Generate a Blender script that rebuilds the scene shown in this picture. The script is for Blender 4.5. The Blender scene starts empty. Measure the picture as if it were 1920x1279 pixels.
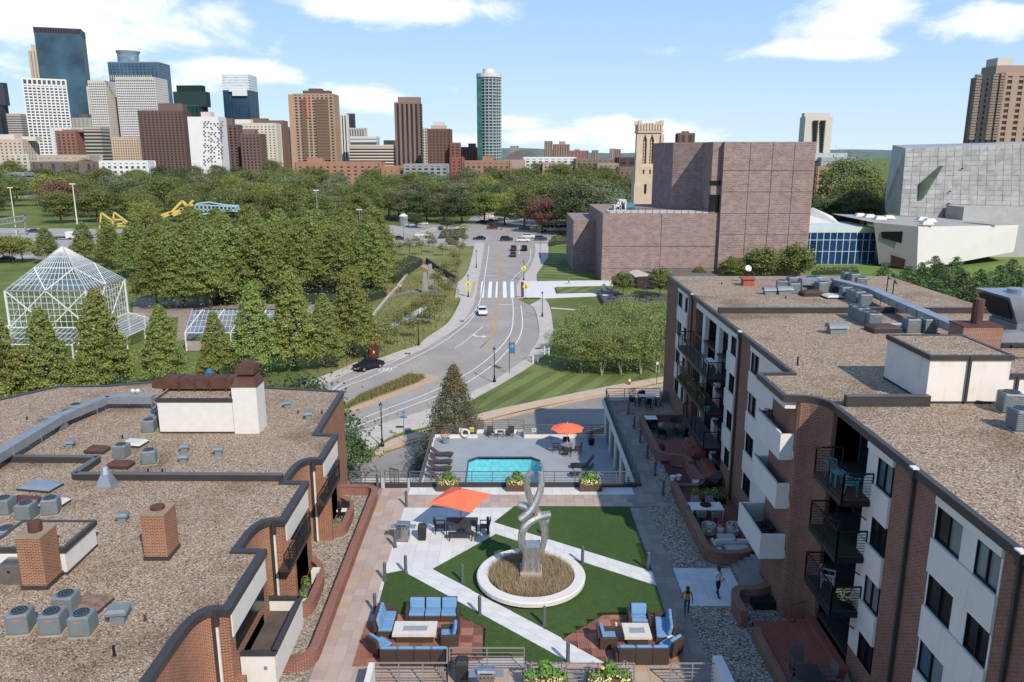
import bpy, bmesh, math, random
import numpy as np
from mathutils import Vector, Matrix
random.seed(7); rng = np.random.default_rng(7)
SC = bpy.context.scene
COL = SC.collection
R = math.radians
# ---------------------------------------------------------------- camera
F = 1493.0; PITCH = R(13.27); CH = 22.0
cam = bpy.data.cameras.new('camera'); co = bpy.data.objects.new('camera', cam); COL.objects.link(co)
co.location = (0, 0, CH); co.rotation_euler = (R(90) - PITCH, 0, 0)
cam.sensor_width = 36; cam.lens = 36 * F / 1920; cam.clip_start = 0.5; cam.clip_end = 20000
SC.camera = co
SC.view_settings.view_transform = 'Standard'; SC.view_settings.look = 'None'
SC.view_settings.exposure = 0.68; SC.view_settings.gamma = 1; SC.view_settings.use_curve_mapping = False
SC.cycles.max_bounces = 6; SC.cycles.transparent_max_bounces = 12
SUN_EL = R(40); SUNDIR = Vector((.497 * math.cos(SUN_EL), -.868 * math.cos(SUN_EL), math.sin(SUN_EL)))
# ray helpers: where a sight line meets a level / a distance / the plane X = const
def _ray(px, py):
    a = (px - 960) / F; b = (639.5 - py) / F
    return a, math.cos(PITCH) + b * math.sin(PITCH), -math.sin(PITCH) + b * math.cos(PITCH)
def G(px, py, z=0.0):
    a, y, d = _ray(px, py); t = (z - CH) / d
    return (a * t, y * t)
def V(px, py, Y):
    a, y, d = _ray(px, py); t = Y / y
    return (a * t, CH + d * t)
# ---------------------------------------------------------------- sun and sky
sl = bpy.data.lights.new('sun', 'SUN'); sl.energy = 3.5; sl.angle = R(.55); sl.color = (1, .945, .86)
so = bpy.data.objects.new('sun', sl); COL.objects.link(so)
so.rotation_euler = SUNDIR.to_track_quat('Z', 'Y').to_euler()
W = bpy.data.worlds.new('World'); SC.world = W; W.use_nodes = True
nt = W.node_tree; nt.nodes.clear()
def N(t, tp, **k):
    n = t.nodes.new(tp)
    for a, b in k.items(): setattr(n, a, b)
    return n
def MA(t, op, a, b=None, c=None, clamp=False):
    n = t.nodes.new('ShaderNodeMath'); n.operation = op; n.use_clamp = clamp
    for i, q in enumerate((a, b, c)):
        if q is None: continue
        if isinstance(q, (int, float)): n.inputs[i].default_value = q
        else: t.links.new(q, n.inputs[i])
    return n.outputs[0]
def MIX(t, f, a, b, bt='MIX'):
    n = t.nodes.new('ShaderNodeMix'); n.data_type = 'RGBA'; n.blend_type = bt
    for s, q in ((0, f), (6, a), (7, b)):
        if isinstance(q, (int, float)): n.inputs[s].default_value = q
        elif isinstance(q, tuple): n.inputs[s].default_value = q if len(q) == 4 else q + (1,)
        else: t.links.new(q, n.inputs[s])
    return n.outputs[2]
sky = N(nt, 'ShaderNodeTexSky', sky_type='NISHITA', sun_disc=False)
sky.sun_elevation = SUN_EL; sky.sun_rotation = math.atan2(SUNDIR.x, SUNDIR.y)
sky.altitude = 250; sky.air_density = 1.0; sky.dust_density = .6; sky.ozone_density = 1.3
tc = N(nt, 'ShaderNodeTexCoord'); sep = N(nt, 'ShaderNodeSeparateXYZ'); nt.links.new(tc.outputs['Generated'], sep.inputs[0])
az = MA(nt, 'ARCTAN2', sep.outputs[0], sep.outputs[1]); el = MA(nt, 'ARCSINE', sep.outputs[2])
cmb = N(nt, 'ShaderNodeCombineXYZ'); nt.links.new(az, cmb.inputs[0]); nt.links.new(MA(nt, 'MULTIPLY', el, 2.2), cmb.inputs[1])
n1 = N(nt, 'ShaderNodeTexNoise'); n1.inputs['Scale'].default_value = 9; n1.inputs['Detail'].default_value = 9; n1.inputs['Roughness'].default_value = .58
n1.inputs['Distortion'].default_value = .35
nt.links.new(cmb.outputs[0], n1.inputs['Vector'])
blobs = [(100,25,260,60,1.25),(300,60,120,45,.8),(20,85,70,20,.8),(240,150,120,38,.85),(410,130,100,20,1.15),(740,10,170,26,1.3),(700,182,80,22,1.2),(1610,30,100,40,1.2),(1560,90,120,17,1.15),
         (1820,50,105,24,1.15),(960,232,90,18,.9),(1190,252,150,30,1.25),(1060,258,180,18,1.1),(440,60,35,30,.62),(840,165,80,12,.68),(1330,95,90,14,.6),(250,110,90,40,.7)]
acc = None
for cx, cy, rx, ry, am in blobs:
    a, y, d = _ray(cx, cy); A = math.atan2(a, y); E = math.atan2(d, math.hypot(a, y))
    u = MA(nt, 'MULTIPLY', MA(nt, 'SUBTRACT', az, A), F / rx); v = MA(nt, 'MULTIPLY', MA(nt, 'SUBTRACT', el, E), F / ry)
    g = MA(nt, 'MULTIPLY', MA(nt, 'EXPONENT', MA(nt, 'MULTIPLY', MA(nt, 'ADD', MA(nt, 'MULTIPLY', u, u), MA(nt, 'MULTIPLY', v, v)), -.55)), am)
    acc = g if acc is None else MA(nt, 'MAXIMUM', acc, g)
n2 = N(nt, 'ShaderNodeTexNoise'); n2.inputs['Scale'].default_value = 2.2; n2.inputs['Detail'].default_value = 2
nt.links.new(cmb.outputs[0], n2.inputs['Vector'])
away = MA(nt, 'MAXIMUM', MA(nt, 'SUBTRACT', MA(nt, 'ABSOLUTE', az), .75), MA(nt, 'SUBTRACT', el, .32))   # the sky beyond the picture carries scattered cloud too
away = MA(nt, 'MULTIPLY', away, 5, clamp=True)
gen = MA(nt, 'MULTIPLY', MA(nt, 'SUBTRACT', n2.outputs[0], .45), MA(nt, 'MULTIPLY', away, 5.0))
acc = MA(nt, 'MAXIMUM', acc, gen)
den = MA(nt, 'ADD', acc, MA(nt, 'MULTIPLY', MA(nt, 'SUBTRACT', n1.outputs[0], .5), 2.6))
mr = N(nt, 'ShaderNodeMapRange', interpolation_type='SMOOTHSTEP'); mr.inputs[1].default_value = .42; mr.inputs[2].default_value = 1.12
nt.links.new(den, mr.inputs[0])
hs = MIX(nt, 1.0, sky.outputs[0], (1.2, 1.15, 1.1), 'MULTIPLY')
# clear summer sky: deep overhead, pale towards the skyline
g_ = MA(nt, 'POWER', MA(nt, 'MULTIPLY', MA(nt, 'MAXIMUM', el, 0.0), 2.0, clamp=True), .55)
grad = MIX(nt, g_, (5.3, 6.8, 8.2), (1.15, 3.2, 7.4))
hs = MIX(nt, .85, hs, grad)
n3 = N(nt, 'ShaderNodeTexNoise'); n3.inputs['Scale'].default_value = 14; n3.inputs['Detail'].default_value = 5
nt.links.new(cmb.outputs[0], n3.inputs['Vector'])
cl = MIX(nt, n3.outputs[0], (7.4, 7.9, 8.6), (9.4, 9.4, 9.4))
fin = MIX(nt, MA(nt, 'MULTIPLY', mr.outputs[0], .93), hs, cl)
bg = N(nt, 'ShaderNodeBackground'); bg.inputs[1].default_value = .085
wo = N(nt, 'ShaderNodeOutputWorld'); nt.links.new(fin, bg.inputs[0]); nt.links.new(bg.outputs[0], wo.inputs[0])
# ---------------------------------------------------------------- materials
def lin(c):
    if isinstance(c, str):
        c = tuple(int(c[i:i+2], 16) / 255 for i in (0, 2, 4))
        c = tuple(x / 12.92 if x <= .04045 else ((x + .055) / 1.055) ** 2.4 for x in c)
        g = .3*c[0] + .59*c[1] + .11*c[2]; return tuple((x*.86 + g*.14)*.78 for x in c)      # sunlit sRGB colour -> reflectance
    return c
MATS = {}
def base(name, rough=.7, metal=0, spec=.35):
    m = bpy.data.materials.new(name); m.use_nodes = True; t = m.node_tree
    b = t.nodes['Principled BSDF']; b.inputs['Roughness'].default_value = rough; b.inputs['Metallic'].default_value = metal
    b.inputs['Specular IOR Level'].default_value = spec
    MATS[name] = m
    return m, t, b
def pos(t, scale=None):
    g = N(t, 'ShaderNodeNewGeometry'); return g.outputs['Position']
def noise(t, sc, det=3, rough=.5, vec=None, dist=0):
    n = N(t, 'ShaderNodeTexNoise'); n.inputs['Scale'].default_value = sc; n.inputs['Detail'].default_value = det
    n.inputs['Roughness'].default_value = rough; n.inputs['Distortion'].default_value = dist
    t.links.new(vec if vec is not None else pos(t), n.inputs['Vector']); return n.outputs[0]
def ramp(t, fac, stops):
    r = N(t, 'ShaderNodeValToRGB'); e = r.color_ramp.elements
    while len(e) < len(stops): e.new(.5)
    for i, (p, c) in enumerate(stops):
        e[i].position = p; e[i].color = tuple(lin(c)) + (1,)
    t.links.new(fac, r.inputs[0]); return r.outputs[0]
def bump(t, b, h, s=.3, d=.02):
    n = N(t, 'ShaderNodeBump'); n.inputs['Strength'].default_value = s; n.inputs['Distance'].default_value = d
    t.links.new(h, n.inputs['Height']); t.links.new(n.outputs[0], b.inputs['Normal'])
def M(name, c, rough=.7, metal=0, var=.12, sc=1.5, spec=.35, bmp=0, emit=None):
    """plain procedural material: colour broken up by noise, a little wear"""
    if name in MATS: return MATS[name]
    m, t, b = base(name, rough, metal, spec); c = lin(c)
    f = noise(t, sc, 6, .6)
    lo = tuple(x * (1 - var) for x in c); hi = tuple(min(1, x * (1 + var)) for x in c)
    r = N(t, 'ShaderNodeValToRGB'); e = r.color_ramp.elements; e[0].position = .3; e[1].position = .7
    e[0].color = lo + (1,); e[1].color = hi + (1,); t.links.new(f, r.inputs[0]); t.links.new(r.outputs[0], b.inputs['Base Color'])
    if bmp: bump(t, b, noise(t, sc * 12, 3), bmp)
    return m
def gravel(name, cols, sc=11, patch=True):
    m, t, b = base(name, .95, 0, .1); P = pos(t)
    v = N(t, 'ShaderNodeTexVoronoi'); v.inputs['Scale'].default_value = sc; t.links.new(P, v.inputs['Vector'])
    s = N(t, 'ShaderNodeSeparateColor'); t.links.new(v.outputs['Color'], s.inputs[0])
    c = ramp(t, s.outputs[0], [(i / (len(cols) - 1), q) for i, q in enumerate(cols)])
    edge = MA(t, 'MULTIPLY', MA(t, 'SUBTRACT', 1.15, MA(t, 'MULTIPLY', v.outputs['Distance'], 1.3)), 1, clamp=True)
    c = MIX(t, 1.0, c, MIX(t, edge, (.5, .47, .44), (1, 1, 1)), 'MULTIPLY')
    if patch:
        f = ramp(t, noise(t, .22, 6, .62), [(.34, (.66, .61, .57)), (.5, (1.0, 1.0, 1.0))])
        c = MIX(t, 1.0, c, f, 'MULTIPLY')
    t.links.new(c, b.inputs['Base Color']); bump(t, b, v.outputs['Distance'], -.5, .04)
    return m
def brick(name, c1, c2, mo, sc=1.0, wear=.5):
    m, t, b = base(name, .9, 0, .15); uv = N(t, 'ShaderNodeUVMap')
    n = N(t, 'ShaderNodeTexBrick'); n.inputs['Scale'].default_value = 1; n.inputs['Brick Width'].default_value = .21 * sc
    n.inputs['Row Height'].default_value = .07 * sc; n.inputs['Mortar Size'].default_value = .011 * sc; n.inputs['Bias'].default_value = -.1
    for k, c in (('Color1', c1), ('Color2', c2), ('Mortar', mo)): n.inputs[k].default_value = tuple(lin(c)) + (1,)
    t.links.new(uv.outputs[0], n.inputs['Vector'])
    f = ramp(t, noise(t, .6, 6, .65), [(.35, (.72, .70, .70)), (.65, (1.12, 1.1, 1.08))])
    t.links.new(MIX(t, wear, n.outputs[0], MIX(t, 1.0, n.outputs[0], f, 'MULTIPLY')), b.inputs['Base Color'])
    bump(t, b, n.outputs['Fac'], -.4, .012); return m
def leaf(name, cols, sc=.5, tr=.25):
    """foliage: colour differs from leaf to leaf and from tree to tree"""
    m, t, b = base(name, .62, 0, .25); oi = N(t, 'ShaderNodeObjectInfo'); g = N(t, 'ShaderNodeNewGeometry')
    f = MA(t, 'ADD', MA(t, 'MULTIPLY', g.outputs['Random Per Island'], .55), MA(t, 'MULTIPLY', noise(t, sc, 3), .45))
    c = ramp(t, f, [(i / (len(cols) - 1), q) for i, q in enumerate(cols)])
    h = N(t, 'ShaderNodeHueSaturation'); t.links.new(c, h.inputs['Color'])
    t.links.new(MA(t, 'ADD', MA(t, 'MULTIPLY', oi.outputs['Random'], .03), .462), h.inputs['Hue'])
    t.links.new(MA(t, 'ADD', MA(t, 'MULTIPLY', oi.outputs['Random'], .5), 1.12), h.inputs['Value'])
    t.links.new(h.outputs[0], b.inputs['Base Color'])
    tl = N(t, 'ShaderNodeBsdfTranslucent'); t.links.new(h.outputs[0], tl.inputs[0])
    mx = N(t, 'ShaderNodeMixShader'); mx.inputs[0].default_value = tr
    t.links.new(b.outputs[0], mx.inputs[1]); t.links.new(tl.outputs[0], mx.inputs[2])
    t.links.new(mx.outputs[0], t.nodes['Material Output'].inputs[0]); return m
def lawn(name, c1, c2, c3, stripe=None):
    m, t, b = base(name, .95, 0, .1)
    f = MA(t, 'ADD', MA(t, 'MULTIPLY', noise(t, .09, 5, .6), .6), MA(t, 'MULTIPLY', noise(t, 2.5, 4, .7), .4))
    c = ramp(t, f, [(.3, c1), (.5, c2), (.68, c3)])
    if stripe:
        ang, w, amt = stripe; s = N(t, 'ShaderNodeSeparateXYZ'); t.links.new(pos(t), s.inputs[0])
        u = MA(t, 'ADD', MA(t, 'MULTIPLY', s.outputs[0], math.cos(ang)), MA(t, 'MULTIPLY', s.outputs[1], math.sin(ang)))
        q = MA(t, 'SINE', MA(t, 'MULTIPLY', u, math.pi / w)); q = MA(t, 'MULTIPLY', MA(t, 'ADD', MA(t, 'MULTIPLY', q, 3), .5, clamp=True), 1, clamp=True)
        c = MIX(t, 1.0, c, MIX(t, q, (1 - amt,) * 3, (1 + amt,) * 3), 'MULTIPLY')
    t.links.new(c, b.inputs['Base Color']); bump(t, b, noise(t, 9, 3), .5, .05); return m
def glass(name, c, rough=.08, sc=.15):
    """window glass seen from outside: dark, mirror-like, slightly uneven"""
    if name in MATS: return MATS[name]
    m, t, b = base(name, rough + .08, 0, .4); c = lin(c)
    t.links.new(ramp(t, noise(t, sc, 3), [(.3, tuple(x * .6 for x in c)), (.7, tuple(min(1, x * 1.5) for x in c))]), b.inputs['Base Color'])
    b.inputs['IOR'].default_value = 1.38; return m
mGRAV = gravel('roof_gravel', ['5c4b3b', '957a60', 'bc9e7e', 'a38566', 'd6bfa4', 'b29375', 'e8dac6'], 19)
mGRAV2 = gravel('bed_gravel', ['453a32', '928272', 'c0b09e', '776757', 'dacdbf', 'a4917c'], 13, False)
mBR1 = brick('orange_brown_brick', '8f4f33', '6f3a28', 'c09a78')
mBR2 = brick('brown_brick', '8c5642', '6c3f2f', 'a88a74')
mBR3 = brick('red_planter_brick', '8e4636', '743527', 'b08e7a')
mBRT = brick('purple_brown_brick', '9d817a', '876b64', 'a39088', 6.0, .7)
mWHITE = M('cream_stucco', 'dcd5ca', .85, 0, .05, 2.0, .2)
def stucco(name, c):
    """render with faint rain streaks and patches"""
    m, t, b = base(name, .85, 0, .2); c = lin(c); g = N(t, 'ShaderNodeMapping'); g.inputs['Scale'].default_value = (3, 3, .35); t.links.new(pos(t), g.inputs[0]); f = MA(t, 'ADD', MA(t, 'MULTIPLY', noise(t, 1.0, 6, .7, g.outputs[0]), .6), MA(t, 'MULTIPLY', noise(t, 1.2, 5), .4))
    t.links.new(ramp(t, f, [(.3, tuple(x*.78 for x in c)), (.46, c), (.7, tuple(min(1, x*1.05) for x in c))]), b.inputs['Base Color']); bump(t, b, noise(t, 40, 2), .15, .01); MATS[name] = m; return m
mWHT2 = stucco('grey_white_stucco', 'e3d8c9')
mMETB = M('bronze_flashing', '4a4543', .45, .3, .12, 1.0)
mGALV = M('galvanised_sheet', '9fa6ab', .42, .55, .12, 1.2)
mACG = M('grey_enamel', '7b8587', .5, .15, .1, 2.5)
mRUST = M('rusty_sheet', '5f3a2e', .8, .1, .3, 2.2)
mCONC = M('pale_concrete', 'bfb3a6', .9, 0, .1, .8, .2, .1)
mCONCW = M('white_concrete', 'd6d2cb', .88, 0, .06, .9, .2, .1)
def asphalt(name, c, crack):
    m, t, b = base(name, .9, 0, .2); c = lin(c); f = MA(t, 'ADD', MA(t, 'MULTIPLY', noise(t, .13, 6, .6), .6), MA(t, 'MULTIPLY', noise(t, 3, 5, .75), .4))
    col = ramp(t, f, [(.32, tuple(x*.8 for x in c)), (.5, c), (.66, tuple(x*1.16 for x in c))])
    v = N(t, 'ShaderNodeTexVoronoi', feature='DISTANCE_TO_EDGE'); v.inputs['Scale'].default_value = .16; mp = N(t, 'ShaderNodeVectorMath', operation='ADD'); t.links.new(pos(t), mp.inputs[0])
    n = N(t, 'ShaderNodeTexNoise'); n.inputs['Scale'].default_value = .8; n.inputs['Detail'].default_value = 5; t.links.new(pos(t), n.inputs['Vector']); sc = N(t, 'ShaderNodeVectorMath', operation='SCALE'); sc.inputs['Scale'].default_value = 3.0; t.links.new(n.outputs['Color'], sc.inputs[0]); t.links.new(sc.outputs[0], mp.inputs[1]); t.links.new(mp.outputs[0], v.inputs['Vector'])
    k = ramp(t, v.outputs['Distance'], [(.0, (1-crack,)*3), (.012, (1, 1, 1))]); t.links.new(MIX(t, 1.0, col, k, 'MULTIPLY'), b.inputs['Base Color']); bump(t, b, noise(t, 20, 2), .2, .01); MATS[name] = m; return m
mASPH = asphalt('asphalt', 'a2968b', .25); mASPH2 = asphalt('side_street_asphalt', '958a80', .4)
mLINE = M('white_road_paint', 'e6e4df', .75, 0, .06, 1)
mYEL = M('yellow_road_paint', 'cf9440', .75, 0, .12, .8)
mBLACK = M('black_metal', '26262a', .45, .3, .1, 2)
mBROWNM = M('brown_painted_metal', '6e655d', .5, .2, .08, 2)
mGREYM = M('grey_painted_metal', '63666a', .5, .2, .1, 2)
mWICK = M('dark_wicker', '4c3a31', .75, 0, .35, 60, .3, .5)
mBLUE = M('blue_cushion_fabric', '6b95ba', .9, 0, .07, 6, .1)
mORANGE = M('orange_canvas', 'fb6b3c', .85, 0, .05, 3, .1)
mSTEEL = M('stainless_steel', 'b4b2ae', .28, .9, .15, 5)
mGRASS = lawn('park_lawn', '4c5526', '66732f', '858844')
mLAWN = lawn('mown_lawn', '55602e', '6a7538', '828846', (R(-28), 1.5, .16))
mLAWN2 = lawn('mown_lawn_slope', '55622e', '6b7838', '848a46', (R(75), 2.4, .2))
mMEADOW = lawn('dry_meadow', '626833', '838042', 'a29255')
mDIRT = M('bark_mulch', '7a5a42', .95, 0, .25, 1.5)
mTRUNK = M('bark', '5b4a3a', .9, 0, .25, 4, .1, .3)
mDARKGL = glass('dark_window_glass', '1c2226')
mFRAME = M('dark_window_frame', '1e1f20', .4, .2, .1, 3)
# ---------------------------------------------------------------- mesh builder
class MB:
    def __init__(s): s.v = []; s.f = []; s.uv = {}; s.mi = []; s.cur = 0
    def add(s, vs, fs):
        o = len(s.v); s.v.extend(vs)
        for f in fs: s.f.append(tuple(i + o for i in f)); s.mi.append(s.cur)
        return s
    def box(s, x0, x1, y0, y1, z0, z1):
        return s.add([(x0,y0,z0),(x1,y0,z0),(x1,y1,z0),(x0,y1,z0),(x0,y0,z1),(x1,y0,z1),(x1,y1,z1),(x0,y1,z1)],
                     [(0,3,2,1),(4,5,6,7),(0,1,5,4),(1,2,6,5),(2,3,7,6),(3,0,4,7)])
    def cbox(s, cx, cy, z0, sx, sy, sz, rz=0, taper=1.0):
        c, n = math.cos(rz), math.sin(rz); vs = []
        for k, z in ((1, z0), (taper, z0 + sz)):
            for a, b in ((-1,-1),(1,-1),(1,1),(-1,1)):
                x, y = a * sx / 2 * k, b * sy / 2 * k; vs.append((cx + x * c - y * n, cy + x * n + y * c, z))
        return s.add(vs, [(0,3,2,1),(4,5,6,7),(0,1,5,4),(1,2,6,5),(2,3,7,6),(3,0,4,7)])
    def bar(s, p, q, w, h=None):
        h = h or w; p = Vector(p); q = Vector(q); d = (q - p)
        if d.length < 1e-6: return s
        d.normalize(); u = Vector((0, 0, 1)) if abs(d.z) < .95 else Vector((1, 0, 0))
        a = d.cross(u).normalized() * (w / 2); b = a.cross(d).normalized() * (h / 2)
        vs = [tuple(e + i * a + j * b) for e in (p, q) for i, j in ((-1,-1),(1,-1),(1,1),(-1,1))]
        return s.add(vs, [(0,3,2,1),(4,5,6,7),(0,1,5,4),(1,2,6,5),(2,3,7,6),(3,0,4,7)])
    def cyl(s, p, q, r0, r1=None, n=10, cap=True):
        r1 = r0 if r1 is None else r1; p = Vector(p); q = Vector(q); d = (q - p).normalized()
        u = Vector((1, 0, 0)) if abs(d.x) < .9 else Vector((0, 1, 0))
        a = d.cross(u).normalized(); b = d.cross(a); vs = []
        for e, r in ((p, r0), (q, r1)):
            for i in range(n):
                t = 2 * math.pi * i / n; vs.append(tuple(e + (a * math.cos(t) + b * math.sin(t)) * r))
        fs = [(i, (i + 1) % n, n + (i + 1) % n, n + i) for i in range(n)]
        if cap: fs += [tuple(range(n))[::-1], tuple(range(n, 2 * n))]
        return s.add(vs, fs)
    def lathe(s, c, prof, n=12):
        vs = []; fs = []
        for r, z in prof:
            for i in range(n):
                t = 2 * math.pi * i / n; vs.append((c[0] + r * math.cos(t), c[1] + r * math.sin(t), c[2] + z))
        for k in range(len(prof) - 1):
            for i in range(n): fs.append((k*n+i, k*n+(i+1)%n, (k+1)*n+(i+1)%n, (k+1)*n+i))
        fs += [tuple(range(n))[::-1], tuple(range((len(prof)-1)*n, len(prof)*n))]
        return s.add(vs, fs)
    def prism(s, pts, z0, z1):
        pts = ccw(pts); n = len(pts); b0 = z0 if isinstance(z0, (list, tuple)) else [z0] * n; b1 = z1 if isinstance(z1, (list, tuple)) else [z1] * n
        return s.add([(x, y, b0[i]) for i, (x, y) in enumerate(pts)] + [(x, y, b1[i]) for i, (x, y) in enumerate(pts)],
              [tuple(range(n))[::-1], tuple(range(n, 2*n))] + [(i, (i+1)%n, n+(i+1)%n, n+i) for i in range(n)])
    def sheet(s, pts, z):
        pts = ccw(pts); return s.add([(x, y, z) for x, y in pts], [tuple(range(len(pts)))])
    def quad(s, a, b, c, d): return s.add([a, b, c, d], [(0, 1, 2, 3)])
    def wall(s, pts, w, z0, z1, closed=False):
        """a wall of thickness w along a path; UVs run with the path"""
        P = [Vector((p[0], p[1])) for p in pts]; n = len(P); L = []; Rr = []; ln = [0]
        for i in range(n):
            a = P[(i-1) % n] if (closed or i) else P[i]; b = P[(i+1) % n] if (closed or i < n-1) else P[i]
            d1 = (P[i]-a); d2 = (b-P[i])
            if d1.length < 1e-6: d1 = d2
            if d2.length < 1e-6: d2 = d1
            d1 = d1.normalized(); d2 = d2.normalized(); t = (d1 + d2).normalized(); nn = Vector((-t.y, t.x)); k = 1 / max(.4, nn.dot(Vector((-d1.y, d1.x))))
            L.append(P[i] + nn * w/2 * k); Rr.append(P[i] - nn * w/2 * k)
        for i in range(n - 1 + closed): ln.append(ln[-1] + (P[(i+1) % n] - P[i]).length)
        for i in range(n - 1 + closed):
            j = (i+1) % n; o = len(s.v); u0, u1 = ln[i], ln[i+1]
            s.v += [(*L[i], z0), (*L[j], z0), (*L[j], z1), (*L[i], z1), (*Rr[i], z0), (*Rr[j], z0), (*Rr[j], z1), (*Rr[i], z1)]
            for f, uv in (((1,0,3,2), [(u1,z0),(u0,z0),(u0,z1),(u1,z1)]), ((4,5,6,7), [(u0,z0),(u1,z0),(u1,z1),(u0,z1)]), ((3,7,6,2), [(0,u0),(w,u0),(w,u1),(0,u1)])):
                s.uv[len(s.f)] = uv; s.f.append(tuple(q+o for q in f)); s.mi.append(s.cur)
            for e, f in ((0, (0,4,7,3)), (n-2, (5,1,2,6))):
                if not closed and i == e: s.f.append(tuple(q+o for q in f)); s.mi.append(s.cur)
        return s
    def mesh(s, name, mats, uv=False, smooth=False, off=(0,0,0)):
        me = bpy.data.meshes.new(name); ox, oy, oz = off
        me.from_pydata([(x-ox, y-oy, z-oz) for x, y, z in s.v], [], s.f); mats = mats if isinstance(mats, list) else [mats]
        for m in mats: me.materials.append(m)
        if len(mats) > 1: me.polygons.foreach_set('material_index', s.mi)
        me.update()
        if uv or s.uv:
            l = me.uv_layers.new(name='UVMap').data
            for p in me.polygons:
                ex = s.uv.get(p.index)
                nx, ny, nz = p.normal
                for k, li in enumerate(p.loop_indices):
                    if ex: l[li].uv = ex[k]; continue
                    x, y, z = s.v[me.loops[li].vertex_index]
                    if abs(nz) > .7: l[li].uv = (x, y)
                    else:
                        h = math.hypot(nx, ny) or 1; l[li].uv = ((-ny * x + nx * y) / h, z)
        if smooth: me.polygons.foreach_set('use_smooth', [True] * len(me.polygons))
        return me
    def build(s, name, mats, parent=None, uv=False, smooth=False, bevel=0):
        rt = parent
        while rt is not None and rt.parent: rt = rt.parent
        off = tuple(rt.location) if rt is not None and rt.get('_w') else (0, 0, 0)
        o = bpy.data.objects.new(name, s.mesh(name, mats, uv, smooth, off)); COL.objects.link(o)
        if parent is not None: o.parent = parent
        if bevel:
            b = o.modifiers.new('bevel', 'BEVEL'); b.width = bevel; b.segments = 2; b.limit_method = 'ANGLE'
        return o
def area2(p): return sum(p[i][0]*p[(i+1)%len(p)][1]-p[(i+1)%len(p)][0]*p[i][1] for i in range(len(p)))
def ccw(p): p = [tuple(q[:2]) for q in p]; return p if area2(p) > 0 else p[::-1]
def fillet(pts, r, n=5, closed=False):
    out = []; m = len(pts)
    for i in range(m):
        p = Vector(pts[i])
        if not closed and i in (0, m-1): out.append(tuple(p)); continue
        a = Vector(pts[i-1]) - p; b = Vector(pts[(i+1) % m]) - p; q = min(r, a.length * .49, b.length * .49)
        A = p + a.normalized() * q; B = p + b.normalized() * q
        for k in range(n+1):
            t = k / n; out.append(tuple(A * (1-t)**2 + p * 2*t*(1-t) + B * t*t))
    return out
def smooth_path(pts, n=6):
    out = []; P = [Vector(p) for p in pts]
    for i in range(len(P)-1):
        p0 = P[max(0, i-1)]; p1 = P[i]; p2 = P[i+1]; p3 = P[min(len(P)-1, i+2)]
        for k in range(n):
            t = k / n; out.append(tuple(.5*((2*p1)+(p2-p0)*t+(2*p0-5*p1+4*p2-p3)*t*t+(-p0+3*p1-3*p2+p3)*t**3)))
    out.append(tuple(P[-1])); return out
def thing(name, label, cat, loc=(0,0,0), rz=0, group=None, world=False):
    """an Empty at the thing's base; world=True: its parts are given in world coordinates"""
    o = bpy.data.objects.new(name, None); COL.objects.link(o); o.location = loc; o.rotation_euler = (0, 0, rz); o.empty_display_size = .2
    o['label'] = label; o['category'] = cat
    if group: o['group'] = group
    if world: o['_w'] = 1
    return o
def tag(o, label, cat, group=None):
    o['label'] = label; o['category'] = cat
    if group: o['group'] = group
    return o
def stuff(o, label=None, cat=None):
    o['kind'] = 'stuff'
    if label: o['label'] = label; o['category'] = cat
    return o
def struct(name, mb, m, parent=None, uv=False, **k):
    o = mb.build(name, m, parent, uv=uv, **k)
    if parent is None: o['kind'] = 'structure'
    return o
def sroot(name):
    o = bpy.data.objects.new(name, None); COL.objects.link(o); o['kind'] = 'structure'; return o
def kids(o): return [c for c in bpy.data.objects if c.parent == o]
KID = {}
def dup(root, loc, rz=0, label=None, group=None, scale=None):
    if root.name not in KID: KID[root.name] = [(c, kids(c)) for c in kids(root)]
    r = root.copy(); COL.objects.link(r); r.location = loc; r.rotation_euler = (0, 0, rz)
    if scale is not None: r.scale = scale if isinstance(scale, tuple) else (scale,)*3
    if label: r['label'] = label
    if group: r['group'] = group
    for ch, gs in KID[root.name]:
        c = ch.copy(); COL.objects.link(c); c.parent = r
        for g in gs:
            d = g.copy(); COL.objects.link(d); d.parent = c
    return r
def inst(name, me, loc, rz=0, parent=None, scale=1):
    o = bpy.data.objects.new(name, me); COL.objects.link(o); o.location = loc; o.rotation_euler = (0, 0, rz)
    if scale != 1: o.scale = scale if isinstance(scale, tuple) else (scale,)*3
    if parent is not None: o.parent = parent
    return o
# ================================================================ ground, roads, paths
ZR = -8.0
def K(x, y): return (640 + x/3, 426 + y/3)
def J(x, y): return (700 + x/5.053, 370 + y/5.053)
def GZ(pts, z=ZR): return [G(a, b, z) for a, b in pts]
def GK(pts, z=ZR): return [G(*K(a, b), z) for a, b in pts]
def patch(name, pts, z, m, top=None):
    mb = MB()
    if top is None: mb.sheet(pts, z)
    else: mb.prism(pts, z, top)
    return struct(name, mb, m)
struct('ground', MB().sheet([(-9000, -60), (9000, -60), (9000, 16000), (-9000, 16000)], ZR - .06), mGRASS)
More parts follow.
